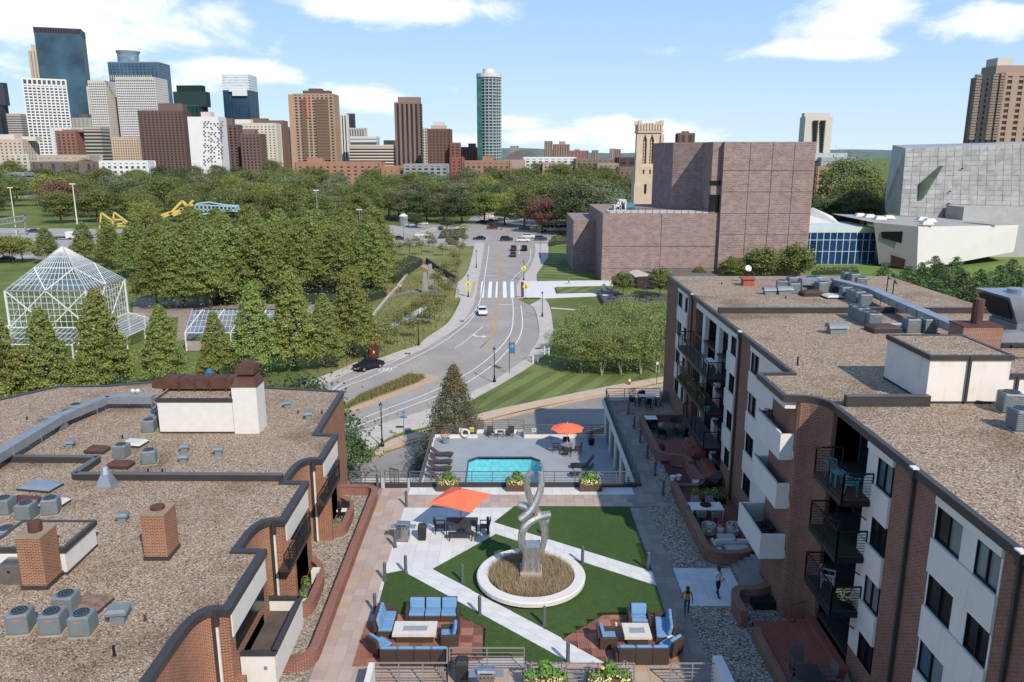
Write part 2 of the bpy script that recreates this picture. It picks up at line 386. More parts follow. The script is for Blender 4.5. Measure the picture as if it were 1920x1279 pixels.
# --- the main avenue
Lk = smooth_path(GZ([(560, 742)]) + GK([(0,838),(80,805),(330,735),(470,682),(590,602),(690,522),(738,450),(755,400),(770,310),(790,200),(800,130),(806,90)]), 5)
Rk = smooth_path(GZ([(590, 880)]) + GK([(45,1185),(300,1088),(490,1030),(640,965),(730,930),(830,885),(900,840),(1000,770),(1045,735),(1070,695),(1100,650),(1113,600),(1108,540),(1090,470),(1060,440),(990,405)]) , 5) + \
     smooth_path(GK([(985,400),(985,330),(1012,290),(1062,230),(1085,170),(1092,130),(1085,95)]), 4)
patch('avenue', Lk + Rk[::-1], ZR, mASPH)
CR = [(560,452),(700,450),(905,459),(1100,462),(1100,424),(1010,414),(1000,404),(890,404),(862,424),(700,440),(560,440)]
patch('cross_street', GZ(CR), ZR + .015, mASPH)
patch('far_junction_road', GZ([(852,432),(885,412),(880,404),(1010,404),(1180,408),(1180,416),(1100,420),(1100,432)]), ZR + .008, mASPH)
# kerb strips and sidewalks
def sidewalk(name, pts, z=ZR, h=.13, m=None): return patch(name, pts, z - .05, m or mCONC, z + h)
Lout = smooth_path(GZ([(560, 724)]) + GK([(-30,812),(40,782),(100,760),(200,745),(330,700),(430,668),(480,625),(600,540),(660,440),(672,398)]), 4) + GK([(640,398),(655,310)]) + smooth_path(GK([(668,305),(715,240),(745,120),(750,90)]), 4)
sidewalk('left_sidewalk', Lk + Lout[::-1])
Rout = smooth_path(GZ([(600,905)]) + GK([(130,1279),(300,1165),(520,1105),(730,975),(900,880),(1035,800),(1170,700),(1195,640),(1190,560),(1172,450),(1140,400)]), 4)
sidewalk('right_sidewalk', Rk[:76] + Rout[::-1])
sidewalk('upper_right_sidewalk', GK([(985,400),(985,330),(1012,290),(1062,230),(1085,170),(1092,130),(1085,95),(1165,95),(1165,170),(1098,265),(1100,305),(1120,400)]))
sidewalk('museum_forecourt_paving', GK([(1022,400),(1022,308),(1530,302),(1530,332),(1195,338),(1207,378),(1530,370),(1530,385),(1140,400)]), h=.15, m=mCONCW)
# curving sidewalk along the side street, verge and side street itself
sidewalk('side_street_sidewalk', smooth_path(GK([(180,1279),(280,1200),(480,1142),(800,1048),(1100,982),(1500,900),(1830,842)]), 4) + smooth_path(GK([(1830,866),(1500,930),(1100,1010),(820,1078),(500,1170),(300,1230),(230,1279)]), 4), h=.13, m=M('tan_concrete', 'c4a78c', .9, 0, .1, .8))
ss_top = smooth_path(GK([(60,1279+60),(240,1275),(480,1195),(800,1105),(1100,1035),(1400,968),(1830,890),(2300,810)]), 4)
ss_bot = smooth_path(GK([(2300,905),(1830,1010),(1480,1110),(1330,1155),(1100,1225),(800,1330),(300,1500),(0,1560)]), 4)
patch('side_street', ss_top + ss_bot, ZR + .01, mASPH2)
kt = smooth_path(GK([(200,1262),(480,1183),(800,1095),(1100,1025),(1400,958),(1830,880)]), 4)
sidewalk('side_street_kerb', kt + [(x + .05, y - .55) for x, y in kt[::-1]], h=.14, m=M('tan_kerb', 'c09a7c', .9, 0, .12, 1.5))
kb = smooth_path(GK([(1830,1016),(1480,1118),(1330,1163),(1100,1233)]), 4)
sidewalk('side_street_far_kerb', kb + [(x, y - .6) for x, y in kb[::-1]], h=.14, m=M('tan_kerb', 'c09a7c'))
# lawns
patch('lawn_beside_avenue', smooth_path(GK([(740,1045),(900,890),(1035,812),(1200,815),(1500,830),(1830,822)]), 3) + smooth_path(GK([(1830,838),(1500,895),(1100,978),(800,1044)]), 3), ZR + .02, mLAWN)
patch('lawn_by_crosswalk', GK([(1207,340),(1520,333),(1530,368),(1215,376)]), ZR + .16, mLAWN)
patch('forecourt_lawn', GK([(1142,402),(1530,386),(1900,420),(1900,700),(1400,760),(1200,640),(1190,560),(1172,450)]), ZR + .02, lawn('worn_lawn', '4c5a28', '667032', '857f48'))
patch('museum_bank_lawn', GK([(1104,304),(1098,270),(1168,168),(1180,110),(1305,90),(1400,304)]), ZR + .02, mLAWN2)
patch('museum_lawn', GZ([(1260,520),(1500,492),(1650,497),(1700,512),(1920,470),(2200,440),(2200,640),(1260,640)]), ZR + .0, lawn('green_museum_lawn', '55702c', '6a8436', '849448'))
patch('forecourt_path', GK([(1180,452),(1400,468),(1400,474),(1180,460)]), ZR + .04, mCONC)
# median island with planting
isl = smooth_path(GZ([(585,795)]) + GK([(-60,1010),(90,960),(380,822),(400,820),(545,845)]), 3) + smooth_path(GK([(548,850),(480,880),(100,1022),(0,1060)]) + GZ([(585,812)]), 3)
sidewalk('median_kerb', isl, m=M('tan_kerb', 'c09a7c'))
patch('median_bed', GK([(0,1000),(100,955),(385,832),(480,850),(430,880),(90,1005),(10,1040)]), ZR + .15, mMEADOW)
# left hillside park
patch('hillside_grass', GZ([(560,740),(640,700),(700,672),(785,650),(830,610),(862,560),(860,530),(880,500),(890,460),(700,458),(600,470),(560,600)]), ZR - .02, mMEADOW)
patch('hillside_path', GK([(250,380),(290,372),(340,368),(420,345),(470,335),(545,335),(545,360),(470,362),(350,378),(262,400)]), ZR + .02, M('grey_path', '8a8580', .9, 0, .06, 1))
patch('path_by_crosswalk', GK([(560,300),(640,305),(750,305),(735,398),(672,398),(640,350),(600,330)]), ZR + .03, M('grey_path', '8a8580'))
patch('orange_path', GK([(130,350),(330,352),(300,380),(130,378)]), ZR + .03, M('orange_gravel', 'b5764e', .95, 0, .12, 2))
patch('white_garden_path', GK([(0,625),(100,615),(200,610),(270,575),(420,500),(500,440),(480,434),(400,480),(250,560),(190,595),(0,600)]), ZR + .03, mCONCW)
patch('ramp_path', GK([(395,222),(400,212),(480,208),(560,270),(650,305),(600,308),(545,280),(455,222)]), ZR + .05, mCONC)
# roads on the far left: parkway and concrete ramp
patch('parkway', GZ([(-400,425),(-400,452),(60,470),(420,470),(420,432),(60,428)]), ZR + .0, M('pale_parkway_concrete', 'a69c93', .9, 0, .1, .15))
patch('parkway_left', GZ([(-400,474),(-400,486),(90,486),(90,468)]), ZR + .01, M('pale_parkway_concrete', 'a69c93'))
patch('ramp_deck_paving', GZ([(640,440),(785,440),(840,421),(700,423),(640,424)]), ZR + .03, M('pale_parkway_concrete', 'a69c93'))
patch('parking_road', GZ([(560,460),(905,462),(905,450),(720,444),(560,444)]), ZR + .025, M('pale_parkway_concrete', 'a69c93'))
patch('garden_court_paving', GZ([(340,545),(720,545),(700,565),(560,600),(330,640)]), ZR + .0, M('warm_paving', '9a8674', .9, 0, .15, .6))
patch('allee_path', GZ([(250,560),(640,520),(720,545),(420,590),(250,600)]), ZR + .015, M('warm_paving', '9a8674'))
# ---- road markings
def stripe(name, pts, w, m, z=ZR + .03):
    mb = MB(); P = [Vector(p) for p in smooth_path(pts, 6)]
    for i in range(len(P)-1):
        a, b = P[i], P[i+1]; t = (b-a).normalized(); n = Vector((-t.y, t.x)) * w/2
        a0 = a - t*.02; b0 = b + t*.02
        mb.add([(*(a0+n), z), (*(b0+n), z), (*(b0-n), z), (*(a0-n), z)][::-1], [(0,1,2,3)])
    return struct(name, mb, m)
stripe('edge_line_left', GZ([(600,752)]) + GK([(0,880),(120,830),(330,740),(520,645),(640,570),(720,505),(765,450),(785,395),(808,270),(820,190),(832,100)]), .16, mLINE)
stripe('inner_lane_line_left', GZ([(600,765)]) + GK([(0,908),(150,850),(360,758),(540,665),(650,590),(720,530),(762,470)]), .16, mLINE)
stripe('edge_line_right', GK([(90,1122),(280,1048),(500,965),(700,878),(860,770),(930,700),(985,650),(1015,580),(1018,510),(1010,440)]), .16, mLINE)
stripe('inner_lane_line_right', GK([(50,1105),(250,1025),(500,930),(700,830),(820,745),(900,670),(950,600),(965,530),(966,440),(960,400)]), .16, mLINE)
stripe('bump_out_line', GK([(958,300),(985,270),(1030,230),(1062,180),(1065,120)]), .16, mLINE)
stripe('turn_pocket_line', GK([(640,680),(700,640),(760,590),(796,560)]), .14, mLINE)
stripe('centre_line', GK([(775,685),(820,640),(850,590),(862,540),(872,480),(880,400),(884,300),(888,200),(892,110)]), .15, mYEL)
stripe('centre_line', GK([(782,680),(830,632),(866,570),(878,480),(886,400),(890,300),(894,200),(897,110)]), .15, mYEL)
stripe('gore_line', GK([(872,470),(850,490),(838,515),(842,545),(850,575)]), .15, mYEL)
stripe('turn_lane_line', GK([(892,250),(905,200),(930,160)]), .15, mYEL)
stripe('lane_divider', GK([(1000,155),(1002,100)]), .15, mLINE)
for a, b in (((812,274),(878,274)), ((880,437),(962,437))):
    stripe('stop_line', GK([a, b]), .45, mLINE)
cw = MB(); xw = sroot('crosswalk')
for x0, x1 in ((797,790),(840,833),(880,876),(918,920),(960,962)):
    a = G(*K(x0, 307), ZR); b = G(*K(x1, 397), ZR); m_ = MB()
    m_.prism([(a[0]-.4, a[1]), (a[0]+.4, a[1]), (b[0]+.4, b[1]), (b[0]-.4, b[1])], ZR + .012, ZR + .03); m_.build('crosswalk_bar', mLINE, xw)
patch('detectable_ramp_pad', GK([(1010,312),(1026,312),(1028,398),(1012,398)]), ZR + .165, M('dark_red_pad', '5c3b33'))
patch('kerb_ramp_left', GK([(745,308),(757,308),(735,398),(722,398)]), ZR + .15, M('tan_kerb', 'c09a7c'))
mb = MB(); a = Vector(G(*K(785,616), ZR))
for p in ([(-1.1,.1),(.4,.1),(.4,-.1),(-1.1,-.1)], [(.3,.5),(1.2,0),(.3,-.5)], [(-1.3,.9),(-.6,.1),(-1.0,0),(-1.7,.8)]):
    mb.sheet([(a.x + x*.9, a.y + y*1.7) for x, y in p], ZR + .032)
struct('turn_arrow', mb, mLINE)
mb = MB(); a = Vector(G(*K(245,802), ZR))
for q in range(2):
    c = (a.x - .5 + q * 1.1, a.y)
    mb.wall([(c[0] + .38*math.cos(t*.785), c[1] + 1.0*math.sin(t*.785)) for t in range(8)], .12, ZR + .02, ZR + .034, closed=True)
mb.bar((a.x - .4, a.y, ZR+.03), (a.x + .5, a.y + .9, ZR+.03), .12, .01); mb.bar((a.x + 1.1, a.y + .9, ZR+.03), (a.x + 1.7, a.y + 1.1, ZR+.03), .2, .01)
struct('bicycle_lane_marking', mb, mLINE)
for x, y in ((676,532),(372,716),(1107,687),(330,1130)):
    c = G(*K(x, y), ZR); mb = MB(); mb.cbox(c[0], c[1], ZR + .12, .9, .7, .03)
    tag(mb.build('drain_grate', mRUST), {676:'rusty utility cover in the left sidewalk above the curve',372:'wide rusty grate in the sidewalk near the dark red box',1107:'small dark cover in the right sidewalk by the white posts',330:'dark cover in the sidewalk near the street name sign'}[x], 'utility cover')
# far hills on the horizon
mb = MB(); rr = random.Random(3)
for D, h0, x0, x1 in ((5200, 42, -5000, 5000), (7800, 75, -8000, 8000)):
    xs = np.linspace(x0, x1, 90); top = [h0 * (.75 + .35 * math.sin(x*.0011 + D) + .18 * math.sin(x*.004 + 1)) for x in xs]
    for i in range(89): mb.add([(xs[i], D, ZR), (xs[i+1], D, ZR), (xs[i+1], D + 500, ZR + top[i+1]), (xs[i], D + 500, ZR + top[i])], [(0,1,2,3)])
struct('far_hills', mb, M('wooded_hills', '5f7064', .95, 0, .2, .01))
# ================================================================ skyline
def towerpart(P, fp, z0, z1, wall, glas, style, fl=3.6, bay=4.0, sp=.45, pw=.35, proud=.35, nm='wall'):
    """glass core with proud spandrels and piers; style: g grid, h bands, v piers, n plain"""
    fp = ccw(fp); n = len(fp)
    MB().prism(fp, z0, z1).build(nm if style == 'n' else 'glazing', wall if style == 'n' else glas, P)
    if style == 'n': return
    def off(d):
        out = []
        for i in range(n):
            a, p, b = Vector(fp[i-1]), Vector(fp[i]), Vector(fp[(i+1) % n]); d1 = (p-a).normalized(); d2 = (b-p).normalized()
            n1 = Vector((d1.y, -d1.x)); n2 = Vector((d2.y, -d2.x)); m = (n1+n2).normalized(); out.append(tuple(p + m * d / max(.5, m.dot(n1))))
        return out
    w = MB(); nf = max(1, round((z1-z0)/fl)); f = (z1-z0)/nf
    if 'h' in style or 'g' in style:
        o = off(proud)
        for k in range(nf): w.prism(o, z0 + k*f, z0 + k*f + f*sp)
    w.prism(off(proud + .12), z1 - f*.35, z1 + .8)
    if 'v' in style or 'g' in style:
        for i in range(n):
            a, b = Vector(fp[i]), Vector(fp[(i+1) % n]); L = (b-a).length; t = (b-a)/L if L else a; nn = Vector((t.y, -t.x)); nb = max(1, round(L/bay))
            for k in range(nb + 1):
                c = a + t * L * k / nb + nn * (proud * .5 + .05); hw = bay * pw / 2
                p = [c - t*hw - nn*(proud*.5+.1), c + t*hw - nn*(proud*.5+.1), c + t*hw + nn*(proud*.5+.1), c - t*hw + nn*(proud*.5+.1)]
                w.prism([tuple(q) for q in p], z0, z1 + .4)
    stuff(w.build('facade_frame', wall, P))
def rect(x, y, w, d, rz=0):
    c, s = math.cos(rz), math.sin(rz); return [(x + a*c - b*s, y + a*s + b*c) for a, b in ((-w/2,-d/2),(w/2,-d/2),(w/2,d/2),(-w/2,d/2))]
def mute(h, k=.3):
    if len(h) != 6: return h
    c = [int(h[i:i+2], 16) for i in (0, 2, 4)]; g = .35*c[0] + .5*c[1] + .15*c[2]; return ''.join('%02x' % round(v*(1-k) + g*k) for v in c)
def B(name, label, px0, px1, pyt, D, wall, glas, style='g', depth=None, fl=3.4, bay=4, sp=.45, pw=.35, rz=0, roof=None, steps=None, cat='building', z0=ZR, proud=.35, pyb=None):
    """building whose front spans px0..px1 and whose top reaches pyt at distance D"""
    xa, zt = V(px0, pyt, D); xb, _ = V(px1, pyt, D)
    if pyb: z0 = max(ZR, V(px0, pyb, D)[1])
    w = xb - xa; dp = depth or w * .8; off = abs((px0+px1)/2 - 960) + 1; dp = max(6, min(dp, .38*(px1-px0)*D/off))
    if rz: Dm2 = D + (w*abs(math.sin(rz)) + dp*abs(math.cos(rz)))/2; xa = V(px0, pyt, Dm2)[0]; xb = V(px1, pyt, Dm2)[0]
    elif px1 < 960: xb = V(px1, pyt, D + dp*.95)[0]
    elif px0 > 960: xa = V(px0, pyt, D + dp*.95)[0]
    if not rz and xb - xa < .5*w: xb = xa + .5*w if px1 < 960 else xb; xa = xb - .5*w if px0 > 960 else xa
    w = xb - xa; cx = (xa + xb)/2
    P = thing(name, label, cat, (cx, D + dp/2, z0), world=True)
    if rz:
        # a turned block: fit the turned footprint to the same width
        c, s = abs(math.cos(rz)), abs(math.sin(rz)); k = w / (w*c + dp*s); w2, d2 = w*k, dp*k
        fp = rect(cx, D + (w2*s + d2*c)/2, w2, d2, rz)
    else: fp = rect(cx, D + dp/2, w, dp)
    wall = mute(wall)
    wm = M('facade_' + wall, wall, .85, 0, .07, .02, .25) if isinstance(wall, str) else wall
    gm = glass('glazing_' + glas, glas, .12, .03)
    towerpart(P, fp, z0, zt, wm, gm, style, fl, bay, sp, pw, proud)
    if roof:
        for q_, (a, b, t, c) in enumerate(roof):
            Dm_ = D + dp*.35; xa2, z2 = V(a, t, Dm_); xb2, _ = V(b, t, Dm_); MB().prism(rect((xa2+xb2)/2, D + dp*.55, xb2-xa2, dp*(.5-.12*q_), rz), zt - 1, z2).build('roof_box', M('facade_' + mute(c), mute(c), .85, 0, .07, .02, .25), P)
    return P, fp, zt
T = lambda *a, **k: B(*a, **k)
T('office_tower', 'dark tapering glass tower cut by the left edge of the photo', -30, 13, 196, 1300, '3b4650', '27333d', 'g', bay=5, pw=.15, sp=.2, roof=[(-30,6,155,'3b4650')])
T('office_tower', 'slim tan stone tower behind the tall dark glass tower', 57, 82, 95, 1650, 'c3a886', '6e665c', 'v', bay=6, pw=.7, rz=.3, roof=[(58,80,84,'c3a886')])
P, fp, zt = T('office_tower', 'tallest blue black glass tower with dark louvred crown', 71, 161, 62, 1450, '45606f', '35566a', 'v', depth=60, bay=3.0, pw=.12, rz=.35, proud=.25)
towerpart(P, [(x + 0, y) for x, y in fp], zt, V(0, 51, 1450)[1], M('dark_crown', '3a3c44', .6), glass('crown_glass', '2a2c33'), 'v', bay=4, pw=.4)
P, fp, zt = T('office_tower', 'white gridded office tower in front of the tallest glass tower', 46, 129, 158, 1150, 'd9d6d0', '46505a', 'g', bay=5.4, fl=3.9, sp=.42, pw=.3, rz=.5, depth=60)
towerpart(P, fp, zt, V(0, 147, 1150)[1], M('facade_d9d6d0', 'd9d6d0'), glass('glazing_46505a', '46505a'), 'v', bay=6, pw=.35)
T('office_building', 'low beige building with horizontal bands beside the white gridded tower', 12, 52, 214, 1300, 'b9aa98', '4e4a46', 'h', sp=.55)
T('office_tower', 'pale tower of narrow windows between the tall glass tower and the blue slab', 163, 200, 163, 1350, 'd2c9ba', '3c4048', 'g', bay=4, pw=.45, sp=.5, roof=[(165,190,159,'55555a')])
P, fp, zt = T('office_tower', 'blue glass slab topped by a round turret with a flat disc', 202, 316, 117, 1320, '5e8296', '2f5670', 'g', bay=6, fl=4.5, pw=.1, sp=.14, depth=45)
c = V(226, 100, 1320); zc0 = zt; x_, z_ = V(226, 99, 1320); yy = 1345
mb = MB(); mb.cyl((x_, yy, zt-1), (x_, yy, z_), 16, n=24); mb.build('turret', glass('turret_glass', '6f8796'), P)
mb = MB(); mb.cyl((x_, yy, z_), (x_, yy, V(0, 93, 1320)[1]), 16, 18.5, n=24); mb.build('turret_disc', M('facade_9aa4aa', '9aa4aa'), P)
MB().cyl((V(319,385,1320)[0], yy, 150), (V(319,385,1320)[0], yy, V(0,121,1320)[1]), 1.2, .4, 6).build('mast', mWHT2, P)
P, fp, zt = T('office_tower', 'cream tower of stacked bands with fins along its stepped top', 216, 311, 146, 1120, 'cfc7bd', '4d5560', 'g', bay=2.6, fl=3.3, pw=.25, sp=.52, depth=40)
towerpart(P, rect(V(207,385,1120)[0], 1135, 22, 30), ZR, V(0,152,1120)[1], M('facade_cfc7bd', 'cfc7bd'), glass('glazing_4d5560', '4d5560'), 'g', 3.3, 2.6, .52, .25)
fin = MB()
for k in range(30):
    x = V(198 + k*3.8,385,1120)[0]; fin.box(x-.3, x+.3, 1118.4, 1119.2, V(0, 150, 1120)[1], V(0, 141 if k > 5 else 147, 1120)[1])
stuff(fin.build('roof_fins', M('facade_cfc7bd', 'cfc7bd'), P))
T('office_building', 'tan podium block with small windows below the cream banded tower', 205, 274, 258, 1080, 'cda983', '5a4a40', 'g', bay=3.2, pw=.5, sp=.5, depth=25)
T('office_tower', 'dark green glass tower with chamfered stepped crown', 331, 388, 198, 1250, '2f5750', '1f453f', 'g', bay=7, pw=.12, sp=.1, roof=[(325,386,172,'22433f'), (330,378,160,'1c3236')])
P, fp, zt = T('office_tower', 'blue glass tower with white stepped top panel', 418, 482, 170, 1300, '3c5f78', '1f4560', 'g', bay=5, pw=.06, sp=.08)
towerpart(P, fp, zt, V(0,140,1300)[1], M('silver_panel', 'd8dcdf', .5, .1), glass('silver_glass', 'b9c2c8'), 'h', 4, 4, .7)
mbw = MB()
for a, b, t in ((430,440,172),(436,464,180),(444,458,178)):
    xa, z1 = V(a, 168, 1299); xb, z0_ = V(b, t, 1299); mbw.box(xa, xb, 1296.5 - (xb-xa)*.02, 1301 + (xb-xa)*.01, z0_, z1 + (xb-xa)*.004)
mbw.build('white_step', M('silver_panel', 'd8dcdf'), P)
P, fp, zt = T('apartment_tower', 'dark brown brick tower pair left of the white dotted block', 269, 351, 208, 950, '6f4f45', '33292a', 'g', bay=4.2, fl=3.0, pw=.5, sp=.45, depth=40, roof=[(296,340,194,'7c5a4e')], rz=.12)
P, fp, zt = T('apartment_tower', 'white slab block with scattered small dark windows', 351, 423, 219, 800, 'e2dcd6', '4a4a4e', 'n', depth=22, roof=[(377,395,210,'cbb8a6')])
wn = MB(); rr = random.Random(5)
for k in range(26):
    for c in range(6):
        if rr.random() < .62:
            xa, z = V(381 + c*6.4 + (k % 2)*2.2, 224 + k*3.4, 799.7); wn.box(xa, xa + 1.5, 799.6, 800.2, z - 1.1, z)
stuff(wn.build('windows', glass('glazing_4a4a4e', '4a4a4e'), P))
T('apartment_tower', 'tall part of the brown stepped towers right of the white block', 419, 452, 235, 880, '74544a', '33292a', 'g', bay=4.2, fl=3.0, pw=.5, sp=.45, roof=[(420,436,222,'7c5a4e')])
T('apartment_tower', 'shorter brown brick tower at the right end of the stepped group', 452, 496, 252, 865, '7a5a4e', '33292a', 'g', bay=4.2, fl=3.0, pw=.5, sp=.45, roof=[(455,478,242,'8a6656')])
T('apartment_building', 'cream apartment slab with balconies behind the brown stepped towers', 437, 524, 232, 960, 'd5c4a8', '4a4038', 'g', bay=4.5, fl=3.0, pw=.55, sp=.6, depth=20, roof=[(437,470,224,'d8ccb6')])
T('hotel_tower', 'red brick tower behind the cream apartment slab', 470, 537, 227, 1000, '8c5a4c', '54342e', 'g', bay=4.5, fl=3.0, pw=.6, sp=.6, depth=20, roof=[(470,500,222,'8c5a4c')])
T('office_tower', 'slim green glass tower between the red brick tower and the tan tower', 535, 553, 243, 1100, '48645f', '2c4a49', 'g', bay=4, pw=.2, sp=.25, roof=[(538,548,238,'55675f')])
P, fp, zt = T('apartment_tower', 'wide tan tower with balcony stacks and dark roof box', 550, 633, 177, 850, 'b48a66', '4a3a34', 'g', bay=4.6, fl=2.9, pw=.42, sp=.42, depth=25, roof=[(568,618,170,'6a4e42'), (578,602,166,'6a4e42')])
def balconies(P, cols, yt, yb, D, nf, m, w_px=9, dep=1.5):
    mb = MB()
    for c in cols:
        xa, _ = V(c, yt, D); xb, _ = V(c + w_px, yt, D); z1 = V(0, yt, D)[1]; z0_ = max(ZR + 3, V(0, yb, D)[1])
        for k in range(nf):
            z = z0_ + (z1 - z0_) * k / nf; mb.box(xa, xb, D - dep - .45, D - .45, z, z + 1.0)
    stuff(mb.build('balconies', m, P))
balconies(P, (564, 591, 599, 607), 185, 300, 850, 40, M('facade_8a6a54', '8a6a54'), 8)
bn = MB(); xa, z1 = V(574, 183, 849); xb, z0_ = V(580, 221, 849); bn.box(xa, xb, 848.6, 849.3, z0_, z1); bn.build('banner', M('red_banner', 'c96f5c'), P)
MB().box(V(553,385,850)[0], V(562,385,850)[0], 849.1, 850.2, ZR, zt).build('blank_wall_strip', M('facade_b48a66', 'b48a66'), P)
T('office_tower', 'white ribbed tower right of the wide tan tower', 634, 652, 215, 1100, 'd4ccc0', '3a3a3e', 'v', bay=3.5, pw=.55)
T('office_tower', 'dark glass slab behind the white ribbed tower', 650, 665, 214, 1140, '47525c', '35424c', 'g', bay=4, pw=.1, sp=.12)
T('office_building', 'pale grey block above the parking garage', 654, 687, 241, 1050, 'b9b2aa', '7a7672', 'v', bay=3, pw=.5)
T('civic_building', 'white low building with curved dark glass front', 657, 711, 257, 1000, 'cdcac6', '50555a', 'h', fl=6, sp=.5, depth=25)
T('parking_garage', 'long cream parking garage with open banded decks', 655, 771, 273, 905, 'd3c4ae', '453c36', 'h', fl=3.3, sp=.45, depth=30)
T('office_building', 'yellow ochre box behind the parking garage', 719, 741, 263, 960, 'c9a25c', '888888', 'n')
P, fp, zt = T('apartment_tower', 'slender brown tower with ribbed facade and roof box', 741, 789, 193, 900, '8a6a58', '3c302c', 'v', bay=5, fl=3, pw=.5, depth=26, roof=[(746,787,182,'93705c')])
mb = MB()
for k in range(23): z = 8 + k*3; mb.box(V(786,385,900)[0], V(792,385,900)[0], 902, 924, z, z + 1.0)
stuff(mb.build('balconies', M('facade_6b5348', '6b5348'), P))
T('apartment_tower', 'thin pale tower peeking out right of the slender brown tower', 790, 802, 241, 1050, 'c2ad98', '5a4e48', 'g', bay=4, pw=.4, sp=.4)
T('apartment_tower', 'red brick tower with white rooftop plant', 803, 846, 243, 850, '7b4b3f', '45302c', 'g', bay=4, fl=3, pw=.55, sp=.55, roof=[(808,836,235,'b9a79b'), (812,832,228,'cfc4ba')])
T('apartment_building', 'low red brick block left of the round glass tower', 845, 862, 269, 840, '8b4f3f', '45302c', 'g', bay=4, fl=3, pw=.55, sp=.55)
T('apartment_building', 'red brown block with small windows beside the round glass tower', 861, 893, 277, 900, '96644f', '45302c', 'g', bay=4, fl=3, pw=.55, sp=.55, roof=[(878,892,269,'96644f')])
# rounded glass condominium tower
Dg = 850; xc, zt = V(916, 136, Dg); wr = V(941, 136, Dg)[0] - xc
P = thing('condominium_tower', 'rounded teal glass tower ringed with balconies', 'building', (xc, Dg + 16, ZR), world=True)
def oval(k, dx=0): return [(xc + wr*k*math.cos(t)*(1 if abs(math.cos(t)) < .8 else .96), Dg + 16 + 15*k*math.sin(t)) for t in [2*math.pi*i/20 for i in range(20)]]
MB().prism(oval(.9), ZR, zt - 3).build('glazing', glass('teal_glass', '4c6a70'), P)
sl_ = MB(); k = ZR + 6
while k < zt - 5: sl_.prism(oval(1.0), k, k + .55); k += 3.15
stuff(sl_.build('balcony_slabs', M('facade_b9bfbc', 'b9bfbc'), P))
pr_ = MB()
for i in range(20):
    a = oval(.93)[i]; pr_.cbox(a[0], a[1], ZR, 1.0, 1.0, zt - 4 - ZR)
stuff(pr_.build('mullions', M('facade_93a3a2', '93a3a2'), P))
MB().prism(oval(1.02), zt - 4, zt).build('crown_band', M('facade_c9c9c6', 'c9c9c6'), P)
MB().prism(oval(.5), zt, V(0,127,Dg)[1]).build('roof_plant', M('facade_d5d5d3', 'd5d5d3'), P)
MB().box(V(896,385,Dg)[0], V(905,385,Dg)[0], Dg - .5, Dg + 6, ZR + 6, zt - 6).build('glass_fin', glass('teal_fin', '33605c'), P)
# low and middle distance rows in front of the towers
T('apartment_building', 'orange brick apartments with dark balcony bays below the tan tower', 556, 718, 305, 700, 'b7714e', '4a3430', 'g', bay=6, fl=3, pw=.6, sp=.6, depth=20, roof=[(576,605,296,'b7714e')])
T('apartment_building', 'orange stucco annexe at the right end of the balcony apartments', 716, 756, 313, 690, 'bd6f4e', '6a4638', 'g', bay=6, fl=3, pw=.7, sp=.7, depth=16)
T('row_house', 'grey modern row houses below the slender brown tower', 758, 842, 309, 680, '8f9290', '3a3d40', 'g', bay=5, fl=3, pw=.45, sp=.5, depth=16)
T('apartment_building', 'narrow red brick block with tall windows below the red tower', 846, 868, 296, 690, 'a14f3c', '54342e', 'g', bay=5, fl=3, pw=.6, sp=.5, depth=16)
T('school_building', 'long tan brick building with a pale cornice below the glass tower', 872, 956, 303, 690, 'a9734f', '4a3d38', 'g', bay=5, fl=3.6, pw=.55, sp=.55, depth=20, roof=[(905,926,293,'a9734f')])
T('warehouse', 'dull pink windowless building right of the tan brick one', 945, 985, 300, 760, 'b4897b', '888888', 'n', depth=30)
T('apartment_building', 'white modern apartments with scattered square windows', 983, 1078, 296, 820, 'd6d5d3', '41454a', 'g', bay=6, fl=3.2, pw=.5, sp=.5, depth=22)
T('apartment_building', 'small orange and tan house front before the white apartments', 1018, 1058, 306, 760, 'b59575', '4a3a34', 'g', bay=4, fl=3, pw=.5, sp=.5, depth=15)
T('apartment_tower', 'thin tan tower of the distant pair on the horizon', 1022, 1035, 265, 1900, '9c7c6c', '5e4c46', 'v', bay=6, pw=.5)
T('apartment_tower', 'broad tan tower of the distant pair with a roof box', 1038, 1067, 271, 1900, '9f7a66', '5e4c46', 'v', bay=6, pw=.5, roof=[(1049,1060,265,'a88870')])
T('apartment_building', 'distant long red brick block right of the tan pair', 1068, 1102, 283, 1900, 'a0604f', '5e4c46', 'g', bay=8, pw=.5, sp=.5, roof=[(1078,1087,280,'a0604f')])
T('apartment_tower', 'small distant beige tower left of the church', 1111, 1121, 282, 2300, '9a8580', '6a5c58', 'v', bay=6, pw=.5)
T('apartment_tower', 'distant pale twin tower, left one', 1144, 1153, 279, 2400, 'b0988c', '6a5c58', 'v', bay=6, pw=.5)
T('apartment_tower', 'distant reddish twin tower, right one', 1155, 1163, 280, 2400, 'a8705e', '6a5c58', 'v', bay=6, pw=.5)
T('office_building', 'distant grey block on the hill right of the glass tower', 957, 972, 274, 2200, '8f9894', '6a706e', 'g', bay=8, pw=.4, sp=.4)
P = thing('sports_dome', 'low dark rounded roof on the horizon right of the glass tower', 'building', (V(978,290,1500)[0], 1540, ZR), world=True)
mb = MB(); x0 = V(978,290,1500)[0]; pf = [(-34,0),(-30,8),(-20,18),(-8,23),(6,24),(20,20),(32,10),(38,0)]
mb.add([(x0 + a*1.0, 1500, ZR + 12 + b*1.0) for a, b in pf] + [(x0 + a*1.0, 1560, ZR + 12 + b*1.0) for a, b in pf], [tuple(range(8))[::-1], tuple(range(8,16))] + [(i, i+1, i+9, i+8) for i in range(7)])
mb.prism(rect(x0, 1530, 74, 62), ZR, ZR + 12.5)
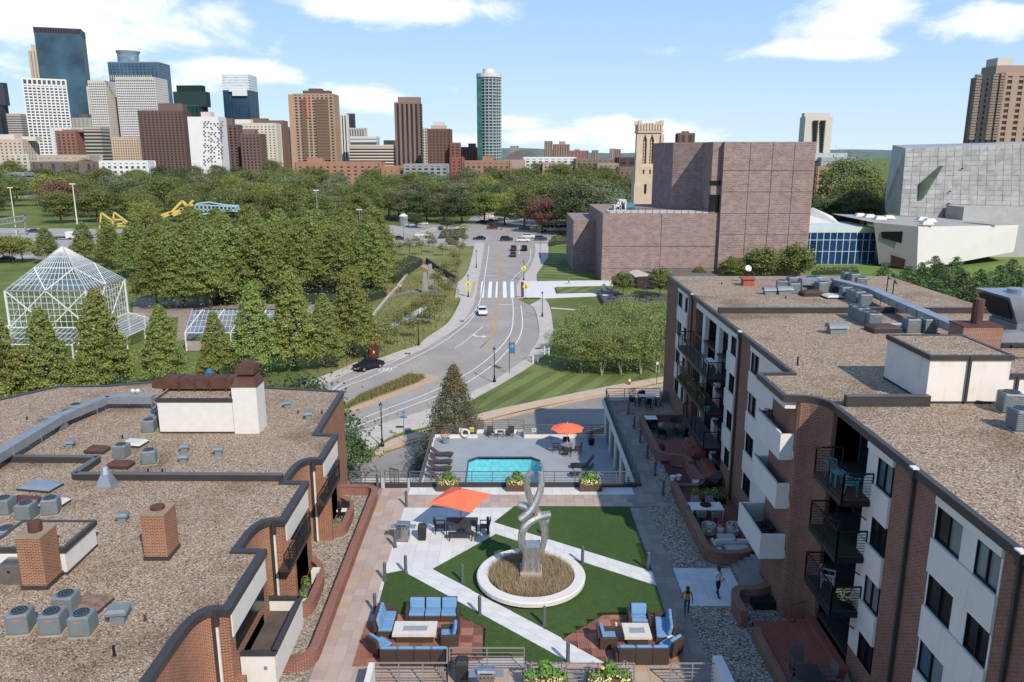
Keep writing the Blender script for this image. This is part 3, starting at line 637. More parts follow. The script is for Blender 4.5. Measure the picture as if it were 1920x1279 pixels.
mb.build('dome_roof', M('slate_roof', '6d6661', .9), P)
T('apartment_building', 'low dark roofed flats left of the church tower', 1078, 1150, 299, 760, '8a6d5e', '46403c', 'g', bay=5, pw=.5, sp=.5, depth=18)
T('apartment_building', 'tan flats with pale cornice before the dark roofed flats', 1118, 1158, 308, 640, 'a98a72', '4a403a', 'g', bay=4, pw=.5, sp=.5, depth=15)
T('apartment_building', 'dark brick and glass block immediately left of the church tower', 1156, 1192, 297, 700, '5c4038', '33353a', 'g', bay=6, pw=.5, sp=.45, depth=18)
T('apartment_building', 'red brick block half hidden by trees left of the church', 1158, 1190, 315, 620, '8d5a4a', '3d302c', 'g', bay=4.5, pw=.6, sp=.6, depth=14)
T('apartment_building', 'brown rooftop rising behind the purple brick theatre', 1270, 1300, 251, 700, '7d5a48', '4a3a34', 'v', bay=5, pw=.6, roof=[(1280,1292,246,'7d5a48')])
P, fp, zt = T('apartment_tower', 'cream and black tower standing right of the brick theatre', 1501, 1562, 219, 640, 'd3c3b0', '2c2826', 'n', depth=12, roof=[(1508,1556,212,'cdbba6')])
st = MB()
for a, b in ((1525.5,1534.5), (1539,1548)):
    for k in range(21):
        xa, z = V(a, 226 + k*3.1, 639); xb, _ = V(b, 226, 639); st.box(xa, xb, 638.3, 641, z - 1.0, z)
stuff(st.build('windows', mDARKGL, P))
T('apartment_building', 'long pale grey modern block above the yellow flats', 1524, 1601, 298, 430, '97a1a8', '30363c', 'g', bay=4, fl=3.2, pw=.35, sp=.6, depth=14, roof=[(1527,1588,287,'b0b8bc')])
T('apartment_building', 'yellow brick flats with dark window bays beside the theatre', 1524, 1562, 315, 420, 'b8874c', '38322c', 'g', bay=4, fl=3.2, pw=.5, sp=.5, depth=8)
P, fp, zt = T('apartment_tower', 'huge brown tower with stacked balconies at the right edge', 1831, 1990, 139, 430, 'b0896b', '3e322e', 'g', bay=5.5, fl=2.9, pw=.62, sp=.4, depth=30, roof=[(1866,1960,123,'a58065'), (1872,1903,108,'c2b8ab')])
balconies(P, (1827, 1858, 1872), 139, 262, 430, 24, M('facade_8b7768', '8b7768'), 10, 2.2)
# far left cluster
T('apartment_building', 'beige gabled brick block at the far left behind the park', -20, 68, 262, 900, 'cbb29a', '6a4a40', 'g', bay=5, fl=3.3, pw=.55, sp=.55, depth=30, roof=[(0,28,252,'d2bda6'), (40,66,256,'d5c3ae')])
T('apartment_building', 'cream apartments with green bay windows at the far left edge', 18, 68, 290, 760, 'd0c2a8', '5f7268', 'g', bay=5, fl=3.2, pw=.5, sp=.45, depth=15)
T('hall', 'long tan hall with grey gabled roof behind the trees', 68, 186, 292, 800, 'bfa68c', '6a5c50', 'g', bay=8, fl=7, pw=.6, sp=.6, depth=25)
T('warehouse', 'long purple brown building with dark blue skylights', 66, 192, 305, 700, '7d6058', '39465c', 'v', bay=11, pw=.7, depth=14)
T('office_building', 'low white building with yellow entrance panels', 188, 288, 303, 690, 'dedbd5', '4a5058', 'g', bay=5, fl=4, pw=.5, sp=.5, depth=14)
T('office_building', 'red brick block below the white gridded tower', 105, 158, 246, 980, '9a6049', '54402f', 'g', bay=5, fl=3.4, pw=.55, sp=.5, depth=25, roof=[(118,156,243,'a8664c')])
T('office_building', 'stone and dark glass banded block beside the red brick one', 157, 204, 240, 960, 'b5a68f', '34363a', 'h', fl=3.8, sp=.45, depth=25)
T('office_building', 'grey box behind the banded block', 136, 196, 222, 1200, 'aaa59c', '7a868c', 'g', bay=6, pw=.5, sp=.5, roof=[(150,165,214,'6b5950')])
T('office_building', 'white walled low building between the gridded tower and red brick', 96, 150, 240, 1080, 'd8d4cf', '9aa4a8', 'g', bay=6, pw=.5, sp=.5)
T('pavilion', 'low grey pavilion with blue windows behind the park trees', 14, 62, 326, 560, '8d9494', '3d5463', 'h', fl=4, sp=.4, depth=12)
# ---------------------------------------------------------------- the church tower
Dc = 250
def cx(p): return V(p,385,Dc)[0]
zc_ = lambda py: V(0, py, Dc)[1]
P = thing('church_tower', 'tall cream stone gothic bell tower with twin lancet openings', 'tower', (cx(1214), Dc + 4, ZR), world=True)
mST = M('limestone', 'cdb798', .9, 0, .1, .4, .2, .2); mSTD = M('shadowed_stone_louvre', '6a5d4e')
x0, x1 = cx(1193.5), cx(1235.5); dd = x1 - x0
MB().box(x0 - .7, x1 + .7, Dc - .7, Dc + dd + .7, ZR, zc_(312)).build('lower_shaft', mST, P)
mb = MB()                                      # belfry stage built round the openings
lan = [(cx(1201.5), cx(1208.5)), (cx(1214), cx(1221.5))]; zb_, zt_ = zc_(307), zc_(262)
xs = [x0, lan[0][0], lan[0][1], lan[1][0], lan[1][1], x1]
for i in (0, 2, 4): mb.box(xs[i], xs[i+1], Dc, Dc + 2, zc_(312), zc_(245))
mb.box(x0, x1, Dc + 2, Dc + dd, zc_(312), zc_(245))
for a, b in lan:
    mb.box(a, b, Dc, Dc + 2, zc_(312), zb_)
    mid = (a+b)/2
    mb.add([(a, Dc, zt_), (mid, Dc, zt_ + 1.7), (mid, Dc, zc_(245)), (a, Dc, zc_(245)), (a, Dc+1.9, zt_), (mid, Dc+1.9, zt_+1.7)], [(0,1,2,3), (0,4,5,1)])
    mb.add([(b, Dc, zt_), (mid, Dc, zt_ + 1.7), (mid, Dc, zc_(245)), (b, Dc, zc_(245)), (b, Dc+1.9, zt_), (mid, Dc+1.9, zt_+1.7)], [(0,3,2,1), (0,1,5,4)])
mb.build('belfry', mST, P)
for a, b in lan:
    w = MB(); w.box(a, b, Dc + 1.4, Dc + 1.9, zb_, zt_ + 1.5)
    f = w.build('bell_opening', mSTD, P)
    w = MB(); w.bar(((a+b)/2, Dc + .9, zb_), ((a+b)/2, Dc + .9, zt_ + 1.2), .25); 
    for k in range(8): w.box(a, b, Dc + .9, Dc + 1.2, zb_ + .5 + k*.95, zb_ + .75 + k*.95)
    w.build('tracery', mST, f)
mb = MB(); mb.box(x0 - .4, x1 + .4, Dc - .4, Dc + dd + .4, zc_(249), zc_(246)); mb.box(x0 - .2, x1 + .2, Dc - .2, Dc + dd + .2, zc_(246), zc_(233))
for i in range(9):
    xx = x0 - .3 + (dd + .2) * i / 8.4; mb.box(xx, xx + .45, Dc - .55, Dc - .15, zc_(245), zc_(230))
for a in (x0 - .4, x1 - .7):
    mb.box(a, a + 1.1, Dc - .5, Dc + .7, zc_(235), zc_(226)); mb.box(a, a + 1.1, Dc + dd - .7, Dc + dd + .4, zc_(235), zc_(226))
mb.box(x0 + 1.5, x0 + 4, Dc - .3, Dc + .2, zc_(234), zc_(231)); mb.build('parapet', mST, P)
mb = MB()
for a in (x0 - .9, x1 - .5):
    mb.box(a, a + 1.4, Dc - 1.2, Dc + .2, ZR, zc_(300)); mb.box(a + .2, a + 1.2, Dc - .6, Dc + .2, zc_(300), zc_(252))
mb.box(x0 - 1.2, x0 + .6, Dc - 1.7, Dc, ZR, zc_(345)); mb.box(x1 - .6, x1 + 1.2, Dc - 1.7, Dc, ZR, zc_(345)); mb.build('buttress', mST, P)
for a, b, t, u in ((1202.5,1205,318,326), (1214.5,1217,318,326), (1206,1210,345,363)):
    MB().box(cx(a), cx(b), Dc - .78, Dc - .6, zc_(u), zc_(t)).build('window', mDARKGL, P)
MB().box(x1 + .5, x1 + 12, Dc + 3, Dc + 20, ZR, zc_(325)).build('nave', mST, P)
# ---------------------------------------------------------------- brick theatre (purple brown)
Dt = 190
P = thing('theatre_building', 'big purple brown brick theatre of stacked plain blocks', 'building', (50, 200, ZR), world=True)
def fpz(l, z): return [G(a, b, z) for a, b in l]
ztp = V(1130, 397, 186)[1]; ztt = V(1520, 266, 190)[1]
A0 = G(1130, 525, ZR); x_l = A0[0]
def tb(px0, px1, Y0, Y1, z1, nm='block', z0=ZR):
    xa = V(px0,385,Y0)[0]; xb = V(px1,385,Y0)[0]; return MB().box(xa, xb, Y0, Y1, z0, z1).build(nm, mBRT, P, uv=True)
tb(1131, 1520, 190, 225, V(0,400,190)[1], 'terrace_block')
tb(1352, 1521, 189, 224, V(0,266,189)[1], 'fly_tower')
tb(1331, 1353, 190.6, 224, V(0,266,190.6)[1], 'recessed_tower_wall')
def winbox(px0, px1, py0, py1, Y, dep, nm, m): 
    xa, z1 = V(px0, py0, Y); xb, z0_ = V(px1, py1, Y); return MB().box(xa, xb, Y - dep, Y + .3, z0_, z1).build(nm, m, P)
tb(1076, 1132, 206, 232, V(0,413,206)[1], 'stepped_side_block')
xa = V(1245,385,204)[0]; xb = V(1333,385,204)[0]
MB().prism([(V(1258,385,204)[0], 204), (xb, 198), (xb, 226), (xa + .6, 226), (xa, 212)], V(0,400,204)[1] - 2, V(0,267,204)[1]).build('rear_tower', mBRT, P, uv=True)
w = winbox(1330.5, 1352, 339, 348, 190.6, .06, 'strip_window', mDARKGL); w = winbox(1330.5, 1352, 365, 397, 190.6, .05, 'terrace_window', mDARKGL)
mb = MB(); zz = V(0,400,190)[1]
for k in range(15):
    xx = V(1143 + k*13.5,385,190.3)[0]; mb.box(xx, xx + .08, 190.3, 190.4, zz, zz + 1.1)
mb.box(V(1143,385,190)[0], V(1330,385,190)[0], 190.3, 190.38, zz + 1.05, zz + 1.13); mb.build('roof_railing', mBLACK, P)
mb = MB(); mb.box(V(1142,385,190)[0], V(1330,385,190)[0], 190.5, 197, zz, zz + .25); mb.build('roof_walkway', mCONC, P)
jt = MB()
for pxx in (1243, 1400, 1442, 1482): jt.box(V(pxx,385,189)[0], V(pxx,385,189)[0] + .07, 188.92 if pxx > 1350 else 189.92, 190.05, ZR, V(0,268 if pxx > 1350 else 402,189)[1])
for py in (462, 503): jt.box(V(1132,385,190)[0], V(1350,385,190)[0], 189.93, 190.05, V(0,py,190)[1], V(0,py,190)[1] + .05)
for py in (320, 360, 400, 440): jt.box(V(1353,385,189)[0], V(1520,385,189)[0], 188.93, 189.05, V(0,py,189)[1], V(0,py,189)[1] + .05)
jt.build('movement_joints', M('dark_joint', '4a3836'), P)
# entrance canopies at the foot
mb = MB(); mb.prism(fpz([(1210,492),(1280,492),(1345,516),(1240,516)], ZR + 3), ZR + 2.6, ZR + 3.0); mb.build('entrance_roof', M('dark_lead_roof', '6b625f', .8), P)
mb = MB(); mb.prism(fpz([(1185,512),(1215,505),(1240,516),(1195,516)], ZR + 3), ZR, ZR + 2.6); mb.prism(fpz([(1245,518),(1330,518),(1280,500),(1225,497)], ZR + 3), ZR, ZR + 2.55); mb.build('entrance_block', M('dark_entrance', '3b2f2e', .8), P)
mb = MB(); mb.prism(fpz([(1178,508),(1195,504),(1222,514),(1190,516)], ZR + 3), ZR + 2.5, ZR + 2.8); mb.build('entrance_canopy', mCONC, P)
# ---------------------------------------------------------------- metal clad museum block and white wing
mALU = M('crumpled_aluminium_panel', 'a9a7a4', .55, .35, .22, .35, .4, .5)
mALU2 = M('aluminium_panel_side', 'b0aeaa', .55, .3, .1, .5, .4, .3)
Dm = 250
P = thing('museum_cube', 'silver crumpled metal museum block with a slanted diamond window', 'building', (V(1800,385,Dm)[0], 260, ZR), world=True)
def q(px, py, Y): x, z = V(px, py, Y); return (x, Y, z)
mb = MB()
fr = [q(1687,404,245), q(2100,425,245), q(2100,262,245), q(1698,278,245)]
lf = [q(1659,402,260), q(1674,272,264)]
bk = [(fr[1][0], 300, fr[1][2]), (fr[2][0], 300, fr[2][2]), (lf[1][0], 300, lf[1][2]), (lf[0][0], 300, lf[0][2])]
vs = fr + [q(1659,395,256), q(1664,345,260), q(1674,272,264)] + [(60+40, 300, ZR+5)]
mb.add(fr, [(0,1,2,3)]); mb.add([fr[0], fr[3], q(1674,272,264), q(1662,350,260), q(1659,378,258), q(1660,398,258)], [(0,1,2,3,4,5)])
mb.add([fr[3], fr[2], (fr[2][0], 300, fr[2][2]), (q(1674,272,300)[0] + 4, 300, fr[3][2]), q(1674,272,264)], [(0,1,2,3,4)])
mb.build('metal_cladding', mALU, P)
# cladding panels: each course proud of the next
a0, a1, a2, a3 = [Vector(v) for v in fr]; rr = random.Random(11); cnt = 0
for r in range(15):
    for c in range(26):
        u0, u1 = c/26, (c+.96)/26; v0, v1 = r/15, (r+.95)/15
        if u0 > .62: continue
        if cnt >= 290: break
        pt = lambda u, v: (a0*(1-u) + a1*u)*(1-v) + (a3*(1-u) + a2*u)*v
        o = .05 + rr.random()*.12; V4 = [pt(u0,v0), pt(u1,v0), pt(u1,v1), pt(u0,v1)]
        W4 = [Vector((p.x, p.y - o*rr.uniform(.5,1.5), p.z)) for p in V4]
        m_ = MB(); m_.add([tuple(p) for p in V4] + [tuple(p) for p in W4], [(4,5,6,7), (0,1,5,4), (1,2,6,5), (2,3,7,6), (3,0,4,7)]); m_.build('panel', mALU, P); cnt += 1
mb = MB(); S = [q(1722,375,244.4), q(1731,373,244.4), q(1769,311,244.4), q(1763,310,244.4), q(1724,344,244.4)]
mb.add(S, [(0,1,2,3,4)]); mb.build('diamond_window', glass('green_grey_glass', '4c5a4c'), P)
for x, y in ((1804,316),(1781,359),(1779,382)):
    mb = MB(); mb.add([q(x-3,y,244.4), q(x,y+2,244.4), q(x+3,y,244.4), q(x,y-2,244.4)], [(0,1,2,3)]); mb.build('small_window', mDARKGL, P)
mb = MB(); a_, b_ = q(1808,388,236), q(2150,394,236); mb.add([(a_[0], 236, ZR), (b_[0], 236, ZR), b_, a_, (a_[0]-1, 244, ZR), (b_[0], 244, ZR), (b_[0], 244, b_[2]), (a_[0]-1, 244, a_[2])], [(0,1,2,3), (3,2,6,7), (4,0,3,7)]); mb.build('low_front_wing', mALU2, P)
MB().box(V(1766,385,264)[0], V(1784,385,264)[0], 200, 204, fr[3][2] - 2, V(0,264,264)[1]).build('roof_hatch', M('dark_joint', '4a3836'), P)
# white wing with the long sloping base
P = thing('museum_wing', 'white angular museum wing with small skewed windows', 'building', (V(1720,385,158)[0], 165, ZR), world=True)
mWW = M('white_museum_plaster', 'd5cfc7', .9, 0, .03, .3, .2); mWG = M('shaded_museum_plaster', 'b1aca6', .9, 0, .03, .3, .2)  # side wall copy of the white plaster, its shade put into the colour
Pn = q(1719,507,G(1719,507,ZR)[1]); Yn = Pn[1]; zc2 = V(1722,425,Yn)[1]
r_ = q(1901,472,Yn + 16); r2 = q(1910,422,Yn + 16); l_ = q(1648,495,Yn + 7); l2 = q(1638,417,Yn + 7)
top = [q(1722,425,Yn), r2, q(1800,404,Yn + 34), q(1560,399,Yn + 38), l2]
mb = MB(); mb.add([Pn, r_, r2, q(1722,425,Yn)], [(0,1,2,3)]); mb.add([r_, (r_[0]+2, r_[1]+20, ZR), (r2[0]+2, r2[1]+20, r2[2]), r2], [(0,1,2,3)]); mb.build('white_wall', mWW, P)
mb = MB(); mb.add([l_, Pn, q(1722,425,Yn), l2], [(0,1,2,3)]); mb.build('side_wall', mWG, P)
mb = MB(); zl = l2[2]; tp = [(top[0][0], top[0][1], top[0][2]), top[1], (top[1][0]+4, Yn+36, top[1][2]), (q(1560,399,Yn+38)[0], Yn+38, l2[2]), l2]
mb.add(tp, [(0,1,2,3,4)]); mb.build('roof', M('museum_roof', 'a39c94', .9, 0, .12, .2), P)
for a, b, c, d in (((1651.5,434.5),(1693,434),(1690.5,456.5),(1654,446)), ((1670,477.5),(1698,486.5),(1695,503),(1670,498))):
    t = lambda p: (lambda f: tuple(Vector(l_)*(1-f) + Vector(Pn)*f))((p[0]-1648)/(71.0))
    def onside(p):
        f_ = (p[0]-1640)/(1721-1640); Y = Yn + 7 - 7*f_ - .12; return q(p[0], p[1], Y)
    mb = MB(); mb.add([onside(a), onside(d), onside(c), onside(b)], [(0,1,2,3)]); mb.build('side_window', mDARKGL if a[1] < 450 else M('dark_red_recess', '4a2f2b'), P)
for a, b, c, d in (((1763,450),(1781,446),(1779,455),(1763,452)), ((1850,446),(1873,447),(1871,454),(1849,453))):
    on = lambda p: q(p[0], p[1], Yn + 16*(p[0]-1721)/(1905-1721) - .12)
    mb = MB(); mb.add([on(a), on(d), on(c), on(b)], [(0,1,2,3)]); mb.build('front_window', mDARKGL if a[0] < 1800 else glass('pale_green_glass', '8fa596'), P)
for x, y in ((1612,405),(1630,407),(1649,411),(1666,409),(1729,412),(1743,415),(1737,420)):
    X, Y = G(x, y, zl); mb = MB(); mb.cbox(X, Y, zl - .1, 3.2, 2.4, .9, taper=.6); mb.build('skylight', mWW, P)
# glazed blue hall between theatre and wing
P = thing('glass_hall', 'blue glazed hall of tall panes between theatre and white wing', 'building', (V(1580,385,214)[0], 214, ZR), world=True)
Yh = G(1580,496,ZR)[1]; g0 = V(1512,385,Yh)[0]; g1 = V(1650,385,Yh)[0]; zt_ = V(0,427,Yh)[1]; zw = V(0,436,Yh)[1]
mBLG = glass('blue_glass', '123a63', .06, .2)
npan = 11; rows = [(ZR + .1, V(0,471.5,Yh)[1]), (V(0,471.5,Yh)[1], V(0,450,Yh)[1]), (V(0,450,Yh)[1], zw)]
fr_ = MB()
for i in range(npan):
    xa = g0 + (g1-g0)*i/npan; xb = g0 + (g1-g0)*(i+1)/npan
    for a, b in rows:
        MB().box(xa + .1, xb - .1, Yh, Yh + .1, a + .08, b - .08).build('pane', mBLG, P)
    fr_.box(xa - .08, xa + .08, Yh - .12, Yh + .12, ZR, zw)
for a, b in rows: fr_.box(g0, g1, Yh - .1, Yh + .12, b - .07, b + .07)
fr_.build('frame', M('pale_frame', 'c9d0cf'), P)
MB().box(g0, g1, Yh + .13, Yh + 20, ZR, zt_).build('hall_body', M('pale_frosted_band', 'c3cfca', .6), P)
MB().box(g0, g1 + 1, Yh - .15, Yh + .12, zw, zt_ + .2).build('frosted_band', M('pale_frosted_band', 'c3cfca'), P)
mb = MB(); mb.add([q(1500,427,Yh+12), q(1580,424,Yh+12), q(1560,405,Yh+18), q(1524,389,Yh+24), q(1500,398,Yh+26)], [(0,1,2,3,4)]); mb.add([q(1500,427,Yh+12), q(1500,398,Yh+26), q(1524,389,Yh+24)], [(0,1,2)])
tag(mb.build('white_tent', mWW), 'white peaked canopy roof behind the blue glazed hall', 'tent')
# things on the theatre roof
mb = MB(); zz = V(0,400,190)[1]
def fr3(x0, x1, y0, y1, zb, zt, m):
    for a in (x0, x1):
        for b in (y0, y1): m.bar((a, b, zb), (a, b, zt), .35)
    for z in (zb, zt):
        m.bar((x0,y0,z),(x1,y0,z),.35); m.bar((x0,y1,z),(x1,y1,z),.35); m.bar((x0,y0,z),(x0,y1,z),.35); m.bar((x1,y0,z),(x1,y1,z),.35)
fr3(V(1153,385,200)[0], V(1164,385,200)[0], 200, 204, zz, V(0,386,200)[1], mb); fr3(V(1163,385,200)[0], V(1173,385,200)[0], 200, 204, zz, V(0,376,200)[1], mb)
tag(mb.build('frame_sculpture', mWHITE), 'white stacked open box frames on the theatre roof', 'sculpture')
mb = MB(); x_ = V(1180,385,200)[0]; mb.lathe((x_, 202, zz), [(1.7,0),(1.8,.8),(1.4,1.6),(.6,1.9)], 10)
tag(mb.build('roof_tank', M('teal_paint', '3f7585')), 'teal rounded tank beside the white frames on the theatre roof', 'tank')
# ================================================================ furniture and small things (built once, then copied)
def chair(name, label, m, cush=None, w=.56, back=.9, arms=True, group=None, slat=False, seatm=None):
    t = thing(name, label, 'chair', group=group); h = .43
    MB().box(-w/2, w/2, -w/2, w/2, h - .04, h).build('seat', seatm or m, t)
    b = MB()
    if slat:
        for k in range(5): x = -w/2 + .05 + k*(w-.1)/4; b.bar((x, w/2 - .02, h), (x, w/2 + .08, back), .05, .03)
        b.bar((-w/2, w/2 + .08, back), (w/2, w/2 + .08, back), .05)
    else: b.add([(-w/2,w/2-.04,h),(w/2,w/2-.04,h),(w/2,w/2,h),(-w/2,w/2,h),(-w/2,w/2+.07,back),(w/2,w/2+.07,back),(w/2,w/2+.11,back),(-w/2,w/2+.11,back)], [(0,3,2,1),(4,5,6,7),(0,1,5,4),(1,2,6,5),(2,3,7,6),(3,0,4,7)])
    b.build('backrest', seatm or m, t)
    for x in (-1, 1):
        for y in (-1, 1): MB().bar((x*(w/2-.03), y*(w/2-.03), 0), (x*(w/2-.03), y*(w/2-.03), h - .02), .045).build('leg', m, t)
        if arms: MB().bar((x*w/2, -w/2, .66), (x*w/2, w/2 + .03, .66), .05).bar((x*w/2, -w/2 + .03, h), (x*w/2, -w/2 + .03, .66), .04).build('armrest', m, t)
    if cush:
        MB().box(-w/2 + .04, w/2 - .04, -w/2 + .02, w/2 - .06, h, h + .1).build('cushion', cush, t, bevel=.03)
    return t
def table(name, label, m, sx, sy, h=.74, leg=.06, top=.05, topm=None, rnd=False, group=None):
    t = thing(name, label, 'table', group=group)
    if rnd: MB().cyl((0,0,h-top), (0,0,h), sx/2, n=20).build('tabletop', topm or m, t)
    else: MB().box(-sx/2, sx/2, -sy/2, sy/2, h - top, h).build('tabletop', topm or m, t, bevel=.01)
    k = .62 if rnd else .92
    for x in (-1, 1):
        for y in (-1, 1): MB().bar((x*sx/2*k, y*(sx if rnd else sy)/2*k, 0), (x*sx/2*k, y*(sx if rnd else sy)/2*k, h - top), leg).build('leg', m, t)
    return t
def umbrella(name, label, c, r, h, n=4, drop=.5, rz=0, pole=mBROWNM, tilt=0):
    t = thing(name, label, 'umbrella', (c[0], c[1], c[2]), rz)
    MB().cyl((0,0,0), (0,0,h + .12), .025, n=8).build('pole', pole, t)
    MB().cyl((0,0,0), (0,0,.08), .28, n=14).build('base', mBLACK, t)
    for k in range(n):
        a0 = 2*math.pi*k/n; a1 = 2*math.pi*(k+1)/n; p0 = (r*math.cos(a0), r*math.sin(a0), h - drop); p1 = (r*math.cos(a1), r*math.sin(a1), h - drop); am = (a0+a1)/2
        rm = r*math.cos((a1-a0)/2)*.97; pm = (rm*math.cos(am), rm*math.sin(am), h - drop + .04); q0 = tuple(v*.5 for v in p0[:2]) + (h - drop*.42,); q1 = tuple(v*.5 for v in p1[:2]) + (h - drop*.42,); qm = (pm[0]*.5, pm[1]*.5, h - drop*.46)
        mb = MB(); mb.add([(0,0,h), q0, qm, q1, p0, pm, p1] + [(x, y, z - .02) for x, y, z in [(0,0,h), q0, qm, q1, p0, pm, p1]], [(0,1,2),(0,2,3),(1,4,5,2),(2,5,6,3),(9,8,7),(10,9,7),(9,12,11,8),(10,13,12,9),(4,11,12,5),(5,12,13,6)])
        mb.build('canopy_panel', mORANGE, t, smooth=False)
        MB().bar((0,0,h-.06), (p0[0]*.98, p0[1]*.98, h - drop - .03), .02).build('rib', pole, t)
    return t
def grill(name, label, loc, rz=0):
    t = thing(name, label, 'grill', loc, rz)
    MB().box(-.32, .32, -.25, .25, .05, .8).build('cabinet', mSTEEL, t)
    MB().box(-.36, .36, -.29, .27, .8, .95).build('firebox', mSTEEL, t)
    mb = MB(); n = 8; pr = [(.28*math.cos(math.pi*i/n), .95 + .26*math.sin(math.pi*i/n)) for i in range(n+1)]
    mb.add([(-.36, y, z) for y, z in pr] + [(.36, y, z) for y, z in pr], [(i, i+1, n+2+i, n+1+i) for i in range(n)] + [tuple(range(n+1))[::-1], tuple(range(n+1, 2*n+2))]); ld = mb.build('lid', mSTEEL, t)
    MB().bar((-.26,-.33,1.08), (.26,-.33,1.08), .035).build('handle', mBLACK, ld)
    for x in (-1, 1): MB().box(min(x*.37, x*.72), max(x*.37, x*.72), -.25, .22, .88, .92).build('side_shelf', mGALV, t)
    for k in range(4): MB().cyl((-.24 + k*.16, -.31, .87), (-.24 + k*.16, -.28, .87), .035, n=8).build('knob', mBLACK, t)
    for x in (-1, 1):
        for y in (-1, 1): MB().cyl((x*.28 - .015, y*.2, .05), (x*.28 + .015, y*.2, .05), .05, n=8).build('caster', mBLACK, t)
    return t
def bin_(name, label, loc, s=1.0):
    t = thing(name, label, 'bin', loc)
    MB().cbox(0, 0, 0, .42*s, .42*s, .8*s, taper=1.15).build('body', M('charcoal_plastic', '2d2c2b', .6, 0, .1, 3), t, bevel=.04)
    mb = MB(); mb.cbox(0, 0, .8*s, .52*s, .52*s, .16*s, taper=.7); mb.build('lid', M('charcoal_plastic', '2d2c2b'), t, bevel=.04)
    return t
def railing(name, label, p, q, z, h=1.05, n=5, step=1.45, m=mBROWNM, kerb=None, cat='railing', lean=0, vert=False, group=None):
    t = thing(name, label, cat, (p[0], p[1], z), group=group); d = Vector((q[0]-p[0], q[1]-p[1])); L = d.length; d /= L; ns = max(1, round(L/step))
    for i in range(ns+1):
        c = d * (L*i/ns); MB().bar((c.x, c.y, 0), (c.x, c.y, h), .05).build('post', m, t)
    e = d*L; mb = MB()
    if vert:
        k = int(L/.12)
        for i in range(1, k): c = d*(L*i/k); mb.bar((c.x, c.y, .08), (c.x, c.y, h), .022)
        mb.bar((0,0,.08), (e.x,e.y,.08), .03)
    else:
        for i in range(n-1): zz = .14 + (h-.2)*i/(n-1); mb.bar((0,0,zz), (e.x,e.y,zz), .028)
    stuff(mb.build('rails', m, t)); MB().bar((0,0,h), (e.x,e.y,h), .06, .045).build('handrail', m, t)
    if kerb: 
        a = Vector((-d.y, d.x))*.0; MB().bar((a.x, a.y, -.05), (a.x+e.x, a.y+e.y, -.05), .34, .36).build('kerb', kerb, t)
    return t
def tufts(n, pts_fn, h, w, seed=1, lean=.5, seg=1):
    """n blades of grass"""
    rr = np.random.default_rng(seed); mb = MB()
    for _ in range(n):
        x, y, z = pts_fn(rr); a = rr.uniform(0, 6.28); hh = h*rr.uniform(.5, 1.1); lx, ly = math.cos(a)*lean*hh*rr.uniform(.2,1), math.sin(a)*lean*hh*rr.uniform(.2,1); b = rr.uniform(0, 3.14); wx, wy = math.cos(b)*w, math.sin(b)*w
        mb.add([(x-wx,y-wy,z),(x+wx,y+wy,z),(x+lx*.4+wx*.7,y+ly*.4+wy*.7,z+hh*.65),(x+lx*.4-wx*.7,y+ly*.4-wy*.7,z+hh*.65),(x+lx,y+ly,z+hh)], [(0,1,2,3),(3,2,4)])
    return mb
def leaves(mb, n, c, rad, size, rg, shell=.55, up=.3):
    """n leaf quads scattered through an ellipsoid"""
    for _ in range(n):
        v = Vector(rg.normal(size=3)).normalized(); r = shell + (1-shell)*rg.random() ** .5
        p = Vector((c[0] + v.x*rad[0]*r, c[1] + v.y*rad[1]*r, c[2] + v.z*rad[2]*r))
        nn = (v + Vector((0,0,up)) + Vector(rg.normal(size=3))*.45).normalized(); a = nn.orthogonal().normalized(); b = nn.cross(a); t = rg.uniform(0, 6.28)
        u = (a*math.cos(t) + b*math.sin(t))*size*rg.uniform(.6,1.2); w = (b*math.cos(t) - a*math.sin(t))*size*rg.uniform(.45,.8)
        mb.add([tuple(p-u), tuple(p+w), tuple(p+u), tuple(p-w)], [(0,1,2,3)])
    return mb
mLEAFP = leaf('garden_leaf', ['2c5a1c', '4d7f2a', '7d9a3c'], 2, .2)
mFLOW = leaf('cream_flowers', ['e8e0b0', 'd8cf7a', 'c9d59a'], 3, .2)
mPURP = leaf('mauve_flowers', ['8c7a8c', 'a48aa0', '7a7468'], 3, .2)
def flowerbox(label, loc, sx=2.0, m=None, seed=1):
    t = thing('flower_planter', label, 'planter', loc, group='flower planters along the courtyard railings'); rg = np.random.default_rng(seed)
    mb = MB(); mb.cbox(0,0,0,sx,.62,.55); mb.build('box', m or M('brown_planter', '5e4536', .7), t, bevel=.02)
    MB().box(-sx/2+.06, sx/2-.06, -.25, .25, .5, .56).build('soil', mDIRT, t)
    l = MB(); leaves(l, 260, (0,.02,.95), (.36,.26,.42), .09, rg); leaves(l, 160, (-sx*.3,0,.7), (.4,.28,.26), .08, rg); leaves(l, 160, (sx*.3,0,.7), (.4,.28,.26), .08, rg); stuff(l.build('greenery', mLEAFP, t))
    f = MB(); leaves(f, 230, (0,-.16,.6), (sx*.5,.26,.2), .055, rg, .7); stuff(f.build('trailing_flowers', mFLOW, t))
    f = MB(); leaves(f, 90, (-sx*.36,.1,.92), (.3,.25,.34), .05, rg); leaves(f, 90, (sx*.36,.1,.92), (.3,.25,.34), .05, rg); stuff(f.build('tall_flowers', mPURP, t))
    return t
